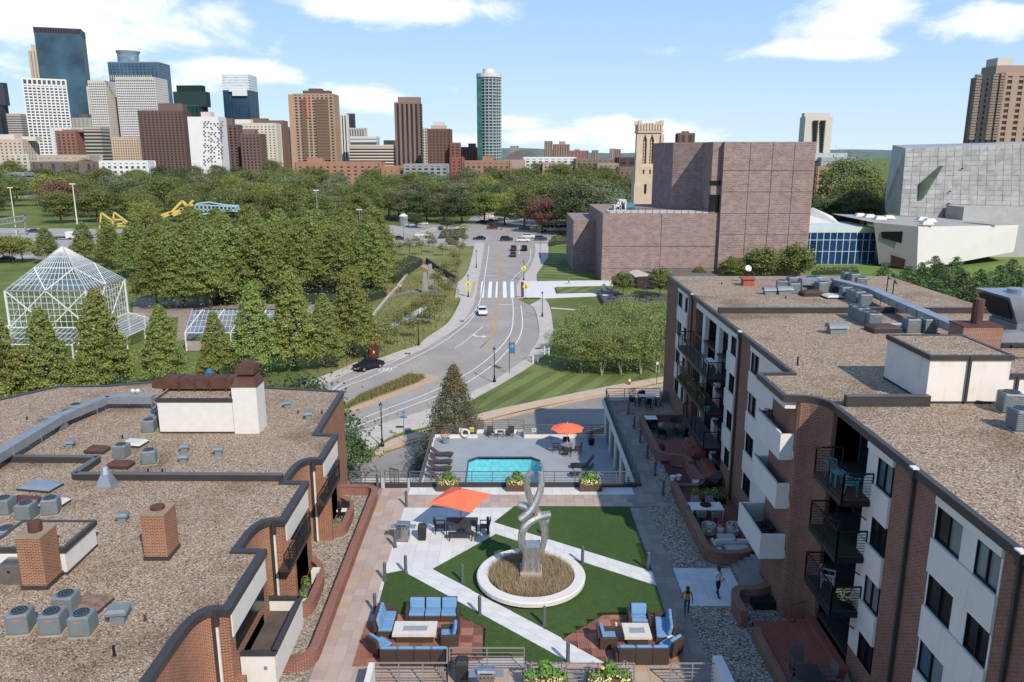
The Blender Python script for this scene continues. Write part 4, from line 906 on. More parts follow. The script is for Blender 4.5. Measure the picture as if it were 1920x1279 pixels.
def pot(name, label, loc, r=.25, h=.4, m=None, plant='g', ph=.4, seed=1):
    t = thing(name, label, 'plant pot', loc); rg = np.random.default_rng(seed)
    MB().lathe((0,0,0), [(r*.65,0),(r*.85,h*.5),(r,h),(r*.9,h),(r*.85,h*.92)], 12).build('pot', m or mWHITE, t)
    if plant: l = MB(); leaves(l, 130, (0,0,h+ph*.45), (r*1.25,r*1.25,ph*.6), .07, rg); stuff(l.build('foliage', {'g': mLEAFP, 'r': leaf('dark_red_leaf', ['4a1c24','6e2c34','8c4444']) , 'y': leaf('bronze_grass_leaf', ['a06a34','c08a4c','8a7a3c']), 'f': mFLOW}[plant], t))
    return t
# ================================================================ courtyard
PINK = [M('paver_beige_' + c, c, .88, 0, .06, 1.2, .2) for c in ('b59c8b', 'af9585', 'bba18f', 'b89877')]
WHT = [M('paver_white_' + c, c, .88, 0, .04, 1.2, .2) for c in ('dad5cd', 'd2cdc6')]
mPOD = M('podium_concrete', '8f8880', .9, 0, .12, .5)
mb = MB(); mb.prism([(-13, 8), (14.3, 8), (14.3, 50.2), (-13, 50.2)], ZR - 1, -.07); struct('courtyard_podium', mb, mPOD)
def pmesh(sx, sy, m, h=.05): return MB().box(-sx/2+.004, sx/2-.004, -sy/2+.004, sy/2-.004, -h, 0).mesh('paver', m)
def paving(name, x0, x1, y0, y1, s, ms, skip=None, z=0, wts=None, joint='3a3531', nmax=290, sy=None):
    """paving of separate slabs: each a piece of its own (the nearest 290), bedded on a dark base"""
    r = sroot(name); sy = sy or s; me = [pmesh(s, sy, m) for m in ms]; nx = round((x1-x0)/s); ny = round((y1-y0)/sy); c = 0; rr = random.Random(name); far = [MB() for _ in ms]
    for j in range(ny):
        for i in range(nx):
            x = x0 + (i+.5)*s; y = y0 + (j+.5)*sy
            if skip and skip(x, y, s): continue
            k = rr.choices(range(len(ms)), wts)[0] if wts else rr.randrange(len(ms))
            if c < nmax: inst('paver', me[k], (x, y, z + rr.uniform(-.0015,.0015)), 0, r); c += 1
            else: far[k].box(x-s/2+.004, x+s/2-.004, y-sy/2+.004, y+sy/2-.004, z-.05, z)
    for k, f in enumerate(far):
        if f.v: stuff(f.build('far_pavers', ms[k], r))
    return r
def inside(p, poly):
    x, y = p; c = False
    for i in range(len(poly)):
        (x1, y1), (x2, y2) = poly[i], poly[i-1]
        if (y1 > y) != (y2 > y) and x < (x2-x1)*(y-y1)/(y2-y1) + x1: c = not c
    return c
TA = GZ([(965,949.5),(1180,950.5),(1223,1071),(927,979)], 0); TB = GZ([(930,1002),(1231,1099),(1248,1154),(1131,1154),(1057,1197.5),(812,1067)], 0)
TC = GZ([(753.5,1070.6),(725,1076),(707,1151),(853,1152),(905,1174),(905,1232),(985,1232),(988,1250),(1068,1243)], 0)
DL = GZ([(703,1151.5),(853,1152.5),(904.5,1174),(904.5,1238),(660,1250)], 0); DR = GZ([(1131,1155),(1248,1155),(1278,1246),(1140,1246),(1058,1198)], 0)
P1 = [G(927,979.5), G(930,1002), G(1231,1098.5), G(1223,1071.5)]; P2 = [G(753.5,1071), G(812,1067.5), G(1140,1246), G(1070,1246)]
paving('left_walk_paving', -8.72, -6.89, 22, 50.2, .61, PINK, wts=(8,8,8,1))
paving('back_walk_paving', -6.89, 7.5, 47.15, 48.98, .61, PINK, wts=(8,8,8,1))
paving('back_white_paving', -6.89, 8.2, 48.98, 50.18, .6, WHT)
def sk(x, y, s):
    inn = [all(inside((x+a*s*.42, y+b*s*.42), q) for a in (-1,1) for b in (-1,1)) for q in (TA, TB, TC, DL, DR, P1, P2)]
    return any(inn) or y < 33 or (y < 37 and x < -1) or x > 3
paving('white_patio_paving', -6.89, 3.0, 33, 47.15, .7, WHT, skip=sk, z=-.012)
paving('near_walk_paving', -6.89, 7.5, 25, 30.8, .61, PINK, wts=(8,8,8,1))
struct('patio_bedding', MB().sheet([(-6.89,22),(7.5,22),(7.5,47.15),(-6.89,47.15)], -.045), M('bedding', 'b9b2a9', .95))
def diag(name, q, n, m):
    r = sroot(name); a, b, c, d = [Vector(v) for v in q]; a, b, c, d = a, b, c, d
    for i in range(n):
        for j in range(2):
            u0, u1 = (i+.004)/n, (i+.996)/n; v0, v1 = (j+.008)/2, (j+.992)/2
            f = lambda u, v: tuple((a*(1-u)+d*u)*(1-v) + (b*(1-u)+c*u)*v)
            MB().prism([f(u0,v0), f(u1,v0), f(u1,v1), f(u0,v1)], -.04, .004 + .002*((i*7+j) % 3)).build('paver', m[(i+j) % 2], r)
diag('diagonal_path_upper', P1, 15, WHT); diag('diagonal_path_lower', P2, 18, WHT)
mTURF = lawn('artificial_turf', '384e22', '435a28', '506832')
def turf(name, q):
    r = struct(name, MB().prism(q, -.03, .03), mTURF)
turf('turf_upper', TA); turf('turf_middle', TB); turf('turf_lower', TC)
def polyfn(q, z):
    x0, x1 = min(p[0] for p in q), max(p[0] for p in q); y0, y1 = min(p[1] for p in q), max(p[1] for p in q)
    def f(rg):
        while True:
            x, y = rg.uniform(x0, x1), rg.uniform(y0, y1)
            if inside((x, y), q) and (x-1.0)**2 + (y-38.0)**2 > 8: return x, y, z
    return f
mTBL = leaf('turf_blade', ['2c4a18','3a5c20','50702e'], 3, .15)
for q in (TA, TB, TC): stuff(tufts(6000, polyfn(q, .02), .05, .012, 3).build('turf_blades', mTBL), 'short green artificial grass blades across the courtyard lawn', 'grass')
# wooden deck tiles: five slats each, laid in alternating directions
def deck(name, q, s=.58):
    r = sroot(name); ms = [M('deck_' + c, c, .8, 0, .15, 6) for c in ('9a6048', '86503c', 'a86e52')]; me = []
    for m in ms:
        for d in (0, 1):
            mb = MB()
            for k in range(6):
                a, b = -s/2 + s*k/6 + .006, -s/2 + s*(k+1)/6 - .006
                mb.box(a, b, -s/2+.005, s/2-.005, 0, .04) if d else mb.box(-s/2+.005, s/2-.005, a, b, 0, .04)
            me.append(mb.mesh('deck_tile', m))
    x0, x1 = min(p[0] for p in q), max(p[0] for p in q); y0, y1 = min(p[1] for p in q), max(p[1] for p in q); rr = random.Random(2)
    i = 0; x = x0 + s/2
    while x < x1 + s*.2:
        y = y0 + s/2; j = 0
        while y < y1 + s*.2:
            if inside((x, y), q): inst('deck_tile', me[rr.choice((0,2,4)) + (i+j) % 2], (x, y, -.01), 0, r)
            y += s; j += 1
        x += s; i += 1
    struct('base', MB().sheet(q, -.015), M('deck_subbase', '6b4434', .9), r)
deck('left_deck_tiles', DL); deck('right_deck_tiles', DR)
# right walk, terrace walk, gravel beds, landing
paving('right_walk_paving', 7.5, 8.72, 22, 47.15, .61, [M('paver_taupe_' + c, c, .88, 0, .06, 1.2, .2) for c in ('9a8a80', '8e7f76')])
paving('right_corner_paving', 7.5, 9.94, 47.15, 50.2, .61, [M('paver_taupe_' + c, c) for c in ('9a8a80', '8e7f76')], skip=lambda x, y, s: x < 8.2 and y > 48.98)
mb = MB(); mb.prism([(8.55,50.2),(14.25,50.2),(14.25,70.2),(8.55,70.2)], ZR - .5, -.07); struct('terrace_podium', mb, M('cream_podium_wall', 'cfc8bc', .88, 0, .06, 1))
paving('terrace_walk_paving', 8.68, 9.9, 50.2, 65.9, .61, [M('paver_taupe_' + c, c) for c in ('9a8a80', '8e7f76')])
paving('far_terrace_paving', 8.8, 12.6, 65.9, 69.6, .62, [M('paver_rose_' + c, c, .88, 0, .08, 1.2) for c in ('94756a', '866a60')])
struct('gravel_bed', MB().sheet([(8.6,15),(14.25,15),(14.25,47.2),(8.6,47.2)], -.02), mGRAV2)
struct('terrace_gravel_bed', MB().sheet([(9.9,47.2),(14.25,47.2),(14.25,69.8),(9.9,69.8)], -.02), mGRAV2)
paving('landing_paving', 8.76, 12.0, 35.66, 39.4, .62, [M('paver_pale_' + c, c, .85, 0, .04, 1.2, .2) for c in ('ccccc9', 'c2c3c2')])
# ---- bollards
bo = thing('bollard', 'x', 'bollard')
MB().cyl((0,0,0),(0,0,.93),.085,n=14).build('post', mGREYM, bo, smooth=False); mb = MB(); mb.lathe((0,0,.95), [(.085,0),(.085,.04),(.06,.09),(.02,.105)], 14); mb.cyl((0,0,.93),(0,0,.95),.06,n=10); mb.build('cap', M('grey_painted_metal','63666a'), bo)
MB().cyl((0,0,0),(0,0,.02),.13,n=14).build('base_plate', mGREYM, bo)
BO = [(762,949,'bollard at the far left corner of the patio behind the big orange umbrella'),(741,1026,'bollard beside the stainless grill on the left walk'),(915,1000,'bollard right of the dark dining table on the patio edge'),(1027,1010,'bollard standing on turf right behind the steel sculpture'),
 (761,1075,'bollard at the tip of the lower left turf wedge'),(722,1089,'bollard on the left walk just above the lower turf'),(867.5,1093,'bollard on the turf left of the round planter'),(1092,1057,'bollard on the upper diagonal path right of the sculpture'),(1215,1069,'bollard at the right corner of the turf beside the taupe walk'),
 (703.5,1149,'bollard at the far corner of the left wooden deck'),(899.5,1153.5,'bollard on the lower diagonal path midway between the two sofa groups'),(1020.5,1174,'bollard on the turf in front of the round planter'),(1064.6,1243,'bollard at the bottom end of the lower diagonal path'),
 (1178,776.6,'shaded bollard farthest along the right terrace walk'),(1189,802.5,'shaded bollard second from the far end of the terrace walk'),(1200,829,'shaded bollard third from the far end of the terrace walk'),(1213.5,858,'shaded bollard beside the middle of the far planter wall'),(1228,891,'shaded bollard near the white flower pots on the brick wall'),(1243,927.7,'shaded bollard where the taupe walk widens by the railing'),(708,916,'small bollard behind the corner of the left brick planter')]
for i, (a, b, l) in enumerate(BO):
    p = G(a, b)
    if i == 0: bo.location = (p[0], p[1], .02); bo['label'] = l; bo['group'] = 'courtyard bollards'
    else: dup(bo, (p[0], p[1], .02), 0, l, 'courtyard bollards')
# ---- round planter and sculpture
PC = (1.0, 38.0)
pl = thing('round_planter', 'low round white planter full of dry brown grass', 'planter', (PC[0], PC[1], 0))
mb = MB(); mb.lathe((0,0,0), [(2.62,.0),(2.62,.12)], 48); mb.build('dark_plinth', M('dark_joint', '4a3836'), pl)
mb = MB(); n = 48; prof = [(2.62,.12),(2.84,.2),(2.86,.42),(2.8,.46),(2.3,.46),(2.26,.40),(2.26,.25)]
vs = [(r*math.cos(2*math.pi*i/n), r*math.sin(2*math.pi*i/n), z) for r, z in prof for i in range(n)]
mb.add(vs, [(k*n+i, k*n+(i+1)%n, (k+1)*n+(i+1)%n, (k+1)*n+i) for k in range(len(prof)-1) for i in range(n)]); mb.build('rim', mWHITE, pl, smooth=False)
MB().cyl((0,0,.1),(0,0,.33),2.3,n=40).build('soil', mDIRT, pl)
def pg(rg):
    while True:
        r = 2.2*math.sqrt(rg.random()); a = rg.uniform(0, 6.28); x, y = r*math.cos(a), r*math.sin(a)
        if abs(x) > .62 or abs(y) > .62: return x, y, .33
stuff(tufts(9000, pg, .48, .009, 9, .75).build('dry_grass', leaf('dry_grass', ['7c6c44', '98895a', 'c0b284', '76784a'], 1.2, .3), pl))
sc = thing('steel_sculpture', 'tall brushed steel sculpture of interlacing curved ribbons on a pedestal', 'sculpture', (PC[0], PC[1], .33))
MB().cbox(0,0,0,1.15,1.15,.42).build('stone_base', M('tan_stone', 'b09a86', .85), sc, bevel=.02)
mBRUSH = None
m_, t_, b_ = base('brushed_steel', .38, .75); g_ = N(t_, 'ShaderNodeTexCoord'); mp = N(t_, 'ShaderNodeMapping'); mp.inputs['Scale'].default_value = (22, 22, 1.2); t_.links.new(g_.outputs['Object'], mp.inputs[0])
f_ = noise(t_, 1.6, 5, .7, mp.outputs[0], .6); t_.links.new(ramp(t_, f_, [(.3, '7d7a76'), (.5, 'c4c1bb'), (.72, 'f2efea')]), b_.inputs['Base Color']); bump(t_, b_, f_, .5, .03); mBRUSH = m_
mb = MB(); lv = [(.0,.5,.42),(.35,.44,.38),(.75,.4,.36),(1.15,.42,.38),(1.42,.46,.42)]
for k in range(len(lv)-1):
    (z0, a0, b0), (z1, a1, b1) = lv[k], lv[k+1]; nn = 10
    for side in range(4):
        for i in range(nn):
            def pt(t, a, b, z):
                r = .03*math.sin(t*math.pi*5); c = [(-a + 2*a*t, -b - r), (a + r, -b + 2*b*t), (a - 2*a*t, b + r), (-a - r, b - 2*b*t)][side]; return (*c, z + .42)
            mb.add([pt(i/nn,a0,b0,z0), pt((i+1)/nn,a0,b0,z0), pt((i+1)/nn,a1,b1,z1), pt(i/nn,a1,b1,z1)], [(0,1,2,3)])
mb.prism([(-.46,-.42),(.46,-.42),(.46,.42),(-.46,.42)], 1.8, 1.84); mb.build('pedestal', mBRUSH, sc)
def ribbon(pts, w, th, dep, nm):
    """closed steel band through picture points measured on the sculpture's own plane, spread in depth"""
    P = []
    for (a, b), d in zip(pts, dep):
        x, z = V(640 + a/3, 852 + b/3, PC[1]); P.append((x - PC[0], d, z - .33))
    P = [Vector(p) for p in smooth_path(P, 6)]; mb = MB(); n = len(P); prev = None; ring = []
    for i in range(n):
        t = (P[min(n-1, i+1)] - P[max(0, i-1)]).normalized(); s = Vector((0,1,0)) - t*t.y; s.normalize(); o = t.cross(s).normalized(); k = .75 + .35*math.sin(math.pi*i/(n-1))
        sec = [(-.5,-.5),(0,-.62),(.5,-.5),(.58,0),(.5,.5),(0,.38),(-.5,.5),(-.58,0)]
        ring.append([P[i] + o*(a*w*k) + s*(b*th*k) for a, b in sec])
    o_ = len(mb.v); mb.add([tuple(v) for r in ring for v in r], [(i*8+j, i*8+(j+1)%8, (i+1)*8+(j+1)%8, (i+1)*8+j) for i in range(n-1) for j in range(8)] + [tuple(range(8))[::-1], tuple(range((n-1)*8, n*8))])
    return mb.build(nm, mBRUSH, sc, smooth=False)
ribbon([(1075,585),(1038,545),(1015,480),(1022,410),(1062,365),(1120,343),(1178,330)], .31, .38, [0,-.1,-.25,-.3,-.2,-.1,-.1], 'lower_left_ribbon')
ribbon([(1095,585),(1128,540),(1143,470),(1138,405),(1112,340),(1070,270),(1045,190),(1048,125),(1072,90)], .29, .36, [.05,.1,.15,.15,.1,.05,.0,-.1,-.15], 'rising_left_ribbon')
ribbon([(1000,350),(1035,330),(1080,290),(1112,230),(1126,170),(1122,105)], .29, .36, [-.35,-.25,-.1,.05,.15,.2], 'rising_right_ribbon')
ribbon([(995,292),(1045,308),(1105,340),(1165,385)], .3, .34, [.25,.25,.2,.15], 'cross_ribbon')
# ---- sunny patio dining set
tp = G(866, 1000); tb_ = table('dining_table', 'dark slatted dining table under the big square orange umbrella', mBLACK, 1.9, 1.05, topm=M('dark_brown_slat', '41342d', .6)); tb_.location = (tp[0], tp[1] + .1, 0)
c1 = chair('dining_chair', 'black chair at the left end of the umbrella table', mBLACK, slat=True); c1.location = (tp[0] - 1.3, tp[1] + .1, 0); c1.rotation_euler.z = R(90)
dup(c1, (tp[0] + 1.35, tp[1] + .1, 0), R(-90), 'black chair at the right end of the umbrella table')
for k, (dy, l) in enumerate(((-.95, 'low dark bench on the near side of the umbrella table'), (.95, 'low dark bench on the far side of the umbrella table'))):
    b = thing('bench', l, 'bench', (tp[0], tp[1] + .1 + dy, 0)); 
    for q in range(4): MB().box(-.75, .75, -.18 + q*.095, -.1 + q*.095, .4, .44).build('slat', M('dark_brown_slat', '41342d'), b)
    for x in (-.65, .65): MB().bar((x,-.14,0),(x,-.14,.4),.05).bar((x,.14,0),(x,.14,.4),.05).build('leg', mBLACK, b)
umbrella('patio_umbrella', 'big square orange umbrella over the sunny patio table', (tp[0] - .05, tp[1] + .15, 0), 1.95, 2.75, 4, .62, rz=R(20))
p = G(757, 1013); grill('gas_grill', 'stainless steel grill with raised lid on the sunny patio', (p[0], p[1], 0), R(-4))
p = G(792, 1011); bin_('litter_bin', 'dark litter bin standing between grill and dining table', (p[0], p[1], 0))
# ---- wicker sofa groups
def seat_module(parent_label=None, w=.78, dep=.82, arm=0):
    pass
def sofa(label, loc, rz, n, w=.8, group='blue cushioned wicker seats', arms=(True, True), cat='sofa', name='wicker_sofa'):
    t = thing(name, label, cat, loc, rz, group); L = n*w; d = .82
    for i in range(n):
        x0 = -L/2 + i*w; x1 = x0 + w
        mb = MB(); mb.box(x0+.01, x1-.01, -d/2, d/2, .04, .3); mb.build('seat_base', mWICK, t)
        mb = MB(); mb.add([(x0+.01,d/2-.12,.3),(x1-.01,d/2-.12,.3),(x1-.01,d/2,.04),(x0+.01,d/2,.04),(x0+.01,d/2-.02,.86),(x1-.01,d/2-.02,.86),(x1-.01,d/2+.1,.86),(x0+.01,d/2+.1,.86)], [(0,3,2,1),(4,5,6,7),(0,1,5,4),(1,2,6,5),(2,3,7,6),(3,0,4,7)]); mb.build('backrest', mWICK, t)
        MB().box(x0+.02, x1-.02, -d/2+.02, d/2-.14, .3, .45).build('seat_cushion', mBLUE, t, bevel=.045)
        mb = MB(); mb.add([(x0+.03,d/2-.34,.45),(x1-.03,d/2-.34,.45),(x1-.03,d/2-.14,.45),(x0+.03,d/2-.14,.45),(x0+.03,d/2-.2,.93),(x1-.03,d/2-.2,.93),(x1-.03,d/2-.04,.93),(x0+.03,d/2-.04,.93)], [(0,3,2,1),(4,5,6,7),(0,1,5,4),(1,2,6,5),(2,3,7,6),(3,0,4,7)]); mb.build('back_cushion', mBLUE, t, bevel=.06)
    for s, a in ((-1, arms[0]), (1, arms[1])):
        if a: x = s*(L/2 + .07); MB().box(x-.075, x+.075, -d/2, d/2, .04, .6).build('armrest', mWICK, t, bevel=.03)
    return t
def firetable(label, loc, sx, sy):
    t = thing('fire_table', label, 'table', loc); MB().box(-sx/2+.15, sx/2-.15, -sy/2+.12, sy/2-.12, 0, .4).build('base', mWICK, t)
    a, b = sx*.28, sy*.2; mb = MB(); mb.box(-sx/2,sx/2,-sy/2,-b,.4,.52); mb.box(-sx/2,sx/2,b,sy/2,.4,.52); mb.box(-sx/2,-a,-b,b,.4,.52); mb.box(a,sx/2,-b,b,.4,.52); mb.build('stone_top', M('cream_stone_top', 'd9cbb8', .6, 0, .1, 4), t)
    MB().box(-a, a, -b, b, .4, .5).build('burner_tray', M('grey_glass_beads', '8f979c', .5, 0, .2, 20), t)
    return t
a = G(779, 1196); firetable('long cream stone fire table in the left sofa group', (a[0], a[1], 0), 2.0, 1.1)
a = G(813, 1166); sofa('three seat blue sofa on the far side of the long fire table', (a[0] - .05, a[1] + .35, 0), 0, 3, .78)
a = G(722, 1180); sofa('blue sofa along the left side of the long fire table', (a[0] + .05, a[1] + .1, 0), R(90), 2, .8, arms=(False, True))
a = G(768, 1240); sofa('row of four blue seats with their wicker backs to the camera, left group', (a[0] + .25, a[1] + .0, 0), R(180), 4, .74, arms=(True, False))
a = G(708, 1225); sofa('blue corner seat at the lower left of the left group', (a[0] + .1, a[1] + .15, 0), R(137), 1, .8, arms=(False, False), cat='armchair', name='wicker_armchair')
a = G(843, 1205); sofa('single blue armchair right of the long fire table', (a[0], a[1] + .1, 0), R(-86), 1, .72, cat='armchair', name='wicker_armchair')
a = G(1193, 1200); firetable('square cream stone fire table in the right sofa group', (a[0], a[1], 0), 1.25, 1.15)
a = G(1198, 1172); sofa('blue armchair beyond the square fire table facing the camera', (a[0], a[1] + .1, 0), R(-2), 1, .8, cat='armchair', name='wicker_armchair')
a = G(1139, 1212); sofa('blue armchair left of the square fire table', (a[0], a[1] + .2, 0), R(92), 1, .72, cat='armchair', name='wicker_armchair')
a = G(1252, 1198); sofa('two seat blue sofa right of the square fire table', (a[0] - .12, a[1] + .35, 0), R(-97), 2, .8, arms=(True, False))
a = G(1213, 1240); sofa('three blue seats with their backs to the camera, right group', (a[0] - .2, a[1] + .1, 0), R(180), 3, .74, arms=(False, True))
a = G(1262, 1228); sofa('blue corner seat at the lower right of the right group', (a[0] - .1, a[1] + .2, 0), R(-140), 1, .76, arms=(False, False), cat='armchair', name='wicker_armchair')
a = G(1153, 1168, .6); b = thing('drinks_cup', 'white cup on the arm of the left armchair in the right group', 'cup', (a[0] + .02, a[1] - .25, .6)); MB().lathe((0,0,0), [(.04,0),(.055,.14)], 10).build('cup', mWHITE, b); MB().cyl((0,0,.14),(0,0,.155),.058,n=10).build('lid', mWHITE, b)
a = G(1258, 1196, .5); tag(MB().cbox(a[0] - .02, a[1] + .05, .46, .3, .16, .07, .6).build('white_towel', mWHITE), 'small white folded towel on the right hand blue sofa', 'towel')
# ---- railings of the court
mDK = M('dark_fascia', '3c3836', .6)
railing('court_railing', 'long metal railing between courtyard and swimming pool', (-6.9, 50.32), (8.45, 50.32), .12, .95, 5, 1.45, mBROWNM, mDK)
railing('side_railing', 'metal railing at the back of the left brick planter', (-11.0, 50.32), (-8.9, 50.32), .1, .95, 5, 1.0, mGREYM, mDK)
railing('stair_railing', 'metal railing above the stair at the back left corner', (-8.6, 50.32), (-7.1, 50.32), .1, 1.0, 5, 1.0, mGREYM, mDK)
g = railing('gate', 'black barred gate at the back left corner of the court', (-8.35, 50.9), (-7.7, 50.5), 0, 1.1, 4, .4, mBLACK, cat='gate', vert=True)
railing('terrace_railing', 'long grey railing along the outer edge of the right terrace', (8.62, 50.4), (8.62, 70.0), 0, .98, 5, 1.7, mGREYM, mDK)
railing('terrace_end_railing', 'grey railing across the far end of the right terrace', (8.7, 70.1), (13.6, 70.1), 0, .98, 5, 1.6, mGREYM, mWHITE)
# near railings at the bottom
def nr(x0, x1, yy, z=1.1): return G(x0, yy, z), G(x1, yy, z)
mRB = M('taupe_painted_rail', '8f8478', .5, .1, .08, 2)
a, b = nr(843, 983, 1215); railing('near_railing', 'taupe railing behind the near grill at the bottom edge', a, b, 0, 1.1, 6, 1.5, mRB)
a, b = nr(702, 838, 1243); railing('near_railing', 'taupe railing in front of the left sofa group', a, b, 0, 1.1, 6, 1.0, mRB)
a, b = nr(985, 1190, 1244); railing('near_railing', 'taupe railing behind the two flower planters at the bottom', a, b, 0, 1.1, 6, 1.4, mRB)
a, b = nr(1258, 1340, 1244); railing('near_railing', 'short taupe railing right of the gate gap at the bottom', a, b, 0, 1.1, 6, 1.0, mRB)
a = G(839, 1215, 1.1); b = G(838, 1243, 1.1); railing('near_railing', 'very short taupe side railing joining the two left ones', a, b, 0, 1.1, 6, 1.0, mRB)
a = G(912, 1262, .9); grill('gas_grill', 'stainless steel grill at the bottom edge beside a black bin', (a[0], a[1], 0), 0)
a = G(866, 1240, .95); bin_('litter_bin', 'tall black covered bin at the bottom edge left of the grill', (a[0], a[1], 0), 1.15)
a = G(1357, 1232, 1.5); mb = MB(); c0, c1 = G(1345,1229,1.3), G(1372,1279,1.3); mb.prism([(c0[0]-.2, c0[1]), (c0[0]+.2, c0[1]), (c1[0]+.22, c1[1]-3), (c1[0]-.22, c1[1]-3)], 0, 1.3); tag(mb.build('white_wall', mWHITE), 'thick white wall end at the bottom right of the court', 'wall')
mb = MB(); c0, c1 = G(697,1242,1.2), G(690,1279,1.2); mb.prism([(c0[0]-.12, c0[1]), (c0[0]+.12, c0[1]), (c1[0]+.12, c1[1]-3), (c1[0]-.12, c1[1]-3)], 0, 1.2); tag(mb.build('white_wall', mWHITE), 'narrow white wall end at the bottom left of the sofa group', 'wall')
for k, (px, l) in enumerate(((841, 'brown flower planter at the pool railing, left of three'), (970, 'brown flower planter at the pool railing behind the sculpture'), (1106, 'brown flower planter at the pool railing, right of three'))):
    a = G(px, 914); flowerbox(l, (a[0], 49.75, 0), 1.5, seed=k)
for k, (px, l) in enumerate(((1022, 'flower planter at the bottom edge, left of the pair'), (1142, 'flower planter at the bottom edge with a yellow bloom, right of the pair'))):
    a = G(px, 1262, .7); flowerbox(l, (a[0], a[1] - .1, 0), 1.9, seed=10+k)
a = G(1130, 1252, 1.3); tag(MB().lathe((a[0], a[1], 1.25), [(.02,0),(.09,.03),(.07,.08)], 8).build('yellow_flower', M('yellow_flower', 'e0c22c')), 'single yellow bloom on top of the right bottom planter', 'flower')
# ---- pool deck
mPD = M('pool_deck_paint', '9a9c9d', .7, 0, .09, .7); ZP = -3.0
hole = [(-3.65, 52.6), (2.35, 52.6), (2.35, 62.6), (1.6, 63.35), (-2.9, 63.35), (-3.65, 62.6)]
mb = MB(); X0, X1, Y0, Y1 = -7.0, 9.0, 50.25, 67.9
mb.prism([(X0,Y0),(-3.65,Y0),(-3.65,Y1),(X0,Y1)], ZP-.25, ZP); mb.prism([(2.35,Y0),(X1,Y0),(X1,Y1),(2.35,Y1)], ZP-.25, ZP); mb.prism([(-3.65,Y0),(2.35,Y0),(2.35,52.6),(-3.65,52.6)], ZP-.25, ZP)
mb.prism([(-3.65,62.6),(-2.9,63.35),(1.6,63.35),(2.35,62.6),(2.35,Y1),(-3.65,Y1)], ZP-.25, ZP); struct('pool_deck', mb, mPD)
mb = MB(); mb.prism([(X0+.1,Y0),(X1-.6,Y0),(X1-.6,52.3),(X0+.1,52.3)], ZR, ZP-.25); mb.prism([(X0+.1,63.6),(X1-.6,63.6),(X1-.6,Y1-.1),(X0+.1,Y1-.1)], ZR, ZP-.25); mb.prism([(X0+.1,52.3),(-3.95,52.3),(-3.95,63.6),(X0+.1,63.6)], ZR, ZP-.25); mb.prism([(2.65,52.3),(X1-.6,52.3),(X1-.6,63.6),(2.65,63.6)], ZR, ZP-.25)
struct('pool_substructure', mb, mWHT2)
po = thing('swimming_pool', 'turquoise swimming pool with clipped far corners', 'pool', (-.6, 58, ZP), world=True)
mPT = M('pool_plaster', '74cfd4', .6, 0, .2, 3.5)  # noise paints rippling caustic light into the plaster colour
mb = MB(); h_ = hole; mb.v = [(x, y, ZP-.005) for x, y in h_] + [(x, y, ZP-1.3) for x, y in h_]; mb.f = [tuple(range(6,12))] + [(i, 6+i, 6+(i+1)%6, (i+1)%6) for i in range(6)]; mb.mi = [0]*7; mb.build('basin', mPT, po)
MB().wall(hole, .1, ZP-.12, ZP+.004, closed=True).build('tile_line', M('dark_tile', '2f4a5a', .4), po)
m_ = bpy.data.materials.new('pool_water'); m_.use_nodes = True; t_ = m_.node_tree; t_.nodes.clear(); tr = N(t_, 'ShaderNodeBsdfTransparent'); tr.inputs[0].default_value = (.84, .99, 1, 1); gl = N(t_, 'ShaderNodeBsdfGlossy'); gl.inputs['Roughness'].default_value = .04
bp = N(t_, 'ShaderNodeBump'); bp.inputs['Strength'].default_value = .25; bp.inputs['Distance'].default_value = .05; t_.links.new(noise(t_, 3.0, 3), bp.inputs['Height']); t_.links.new(bp.outputs[0], gl.inputs['Normal'])
mx = N(t_, 'ShaderNodeMixShader'); mx.inputs[0].default_value = .09; t_.links.new(tr.outputs[0], mx.inputs[1]); t_.links.new(gl.outputs[0], mx.inputs[2]); oo = N(t_, 'ShaderNodeOutputMaterial'); t_.links.new(mx.outputs[0], oo.inputs[0])
MB().sheet([(x*.999, y, 0) for x, y in hole], ZP-.14).build('water', m_, po)
hr = MB(); 
for x in (2.0, 2.35): 
    P_ = smooth_path([(x-.9,59.4,ZP-.3),(x-.4,59.4,ZP+.7),(x+.1,59.4,ZP+.9),(x+.45,59.4,ZP+.6),(x+.5,59.4,ZP)], 4)
    for i in range(len(P_)-1): hr.cyl(P_[i], P_[i+1], .025, n=6)
    break
hr2 = MB(); hr2.v = [(a, b+.6, c) for a, b, c in hr.v]; hr2.f = list(hr.f); hr2.mi = list(hr.mi); hr2.build('pool_handrail', mSTEEL, po)
hr.build('pool_handrail', mSTEEL, po)
# parapets and rails round the pool deck
def para(label, p, q, h=.35): 
    t = railing('pool_fence', label, p, q, ZP + h - .05, .95, 5, 1.3, mBROWNM, cat='fence', group=None)
    MB().bar((0,0,-.18), (q[0]-p[0], q[1]-p[1], -.18), .16, h + .05).build('low_wall', mWHITE, t); return t
para('pool fence with low white wall, far left stretch with the life ring', (-6.95, 67.9), (-3.2, 67.9))
para('pool fence stretch set back behind the pair of brown chairs', (-3.2, 69.2), (1.1, 69.2)); MB_ = 0
para('pool fence with low white wall, far right stretch under the round umbrella', (1.1, 67.9), (8.4, 67.9))
para('left side pool fence behind the row of loungers', (-7.0, 50.6), (-7.0, 67.8), .2)
para('short side pool fence left of the pair of brown chairs', (-3.2, 67.95), (-3.2, 69.15)); para('short side pool fence right of the pair of brown chairs', (1.1, 67.95), (1.1, 69.15))
mb = MB(); mb.prism([(-3.2,67.9),(1.1,67.9),(1.1,69.3),(-3.2,69.3)], ZP-.25, ZP+.001); struct('pool_deck_bay', mb, mPD)
t = thing('life_ring', 'white life ring hanging on the far pool fence', 'life ring', (G(869,828,ZP+.7)[0], 67.7, ZP + .55))
mb = MB(); n = 18
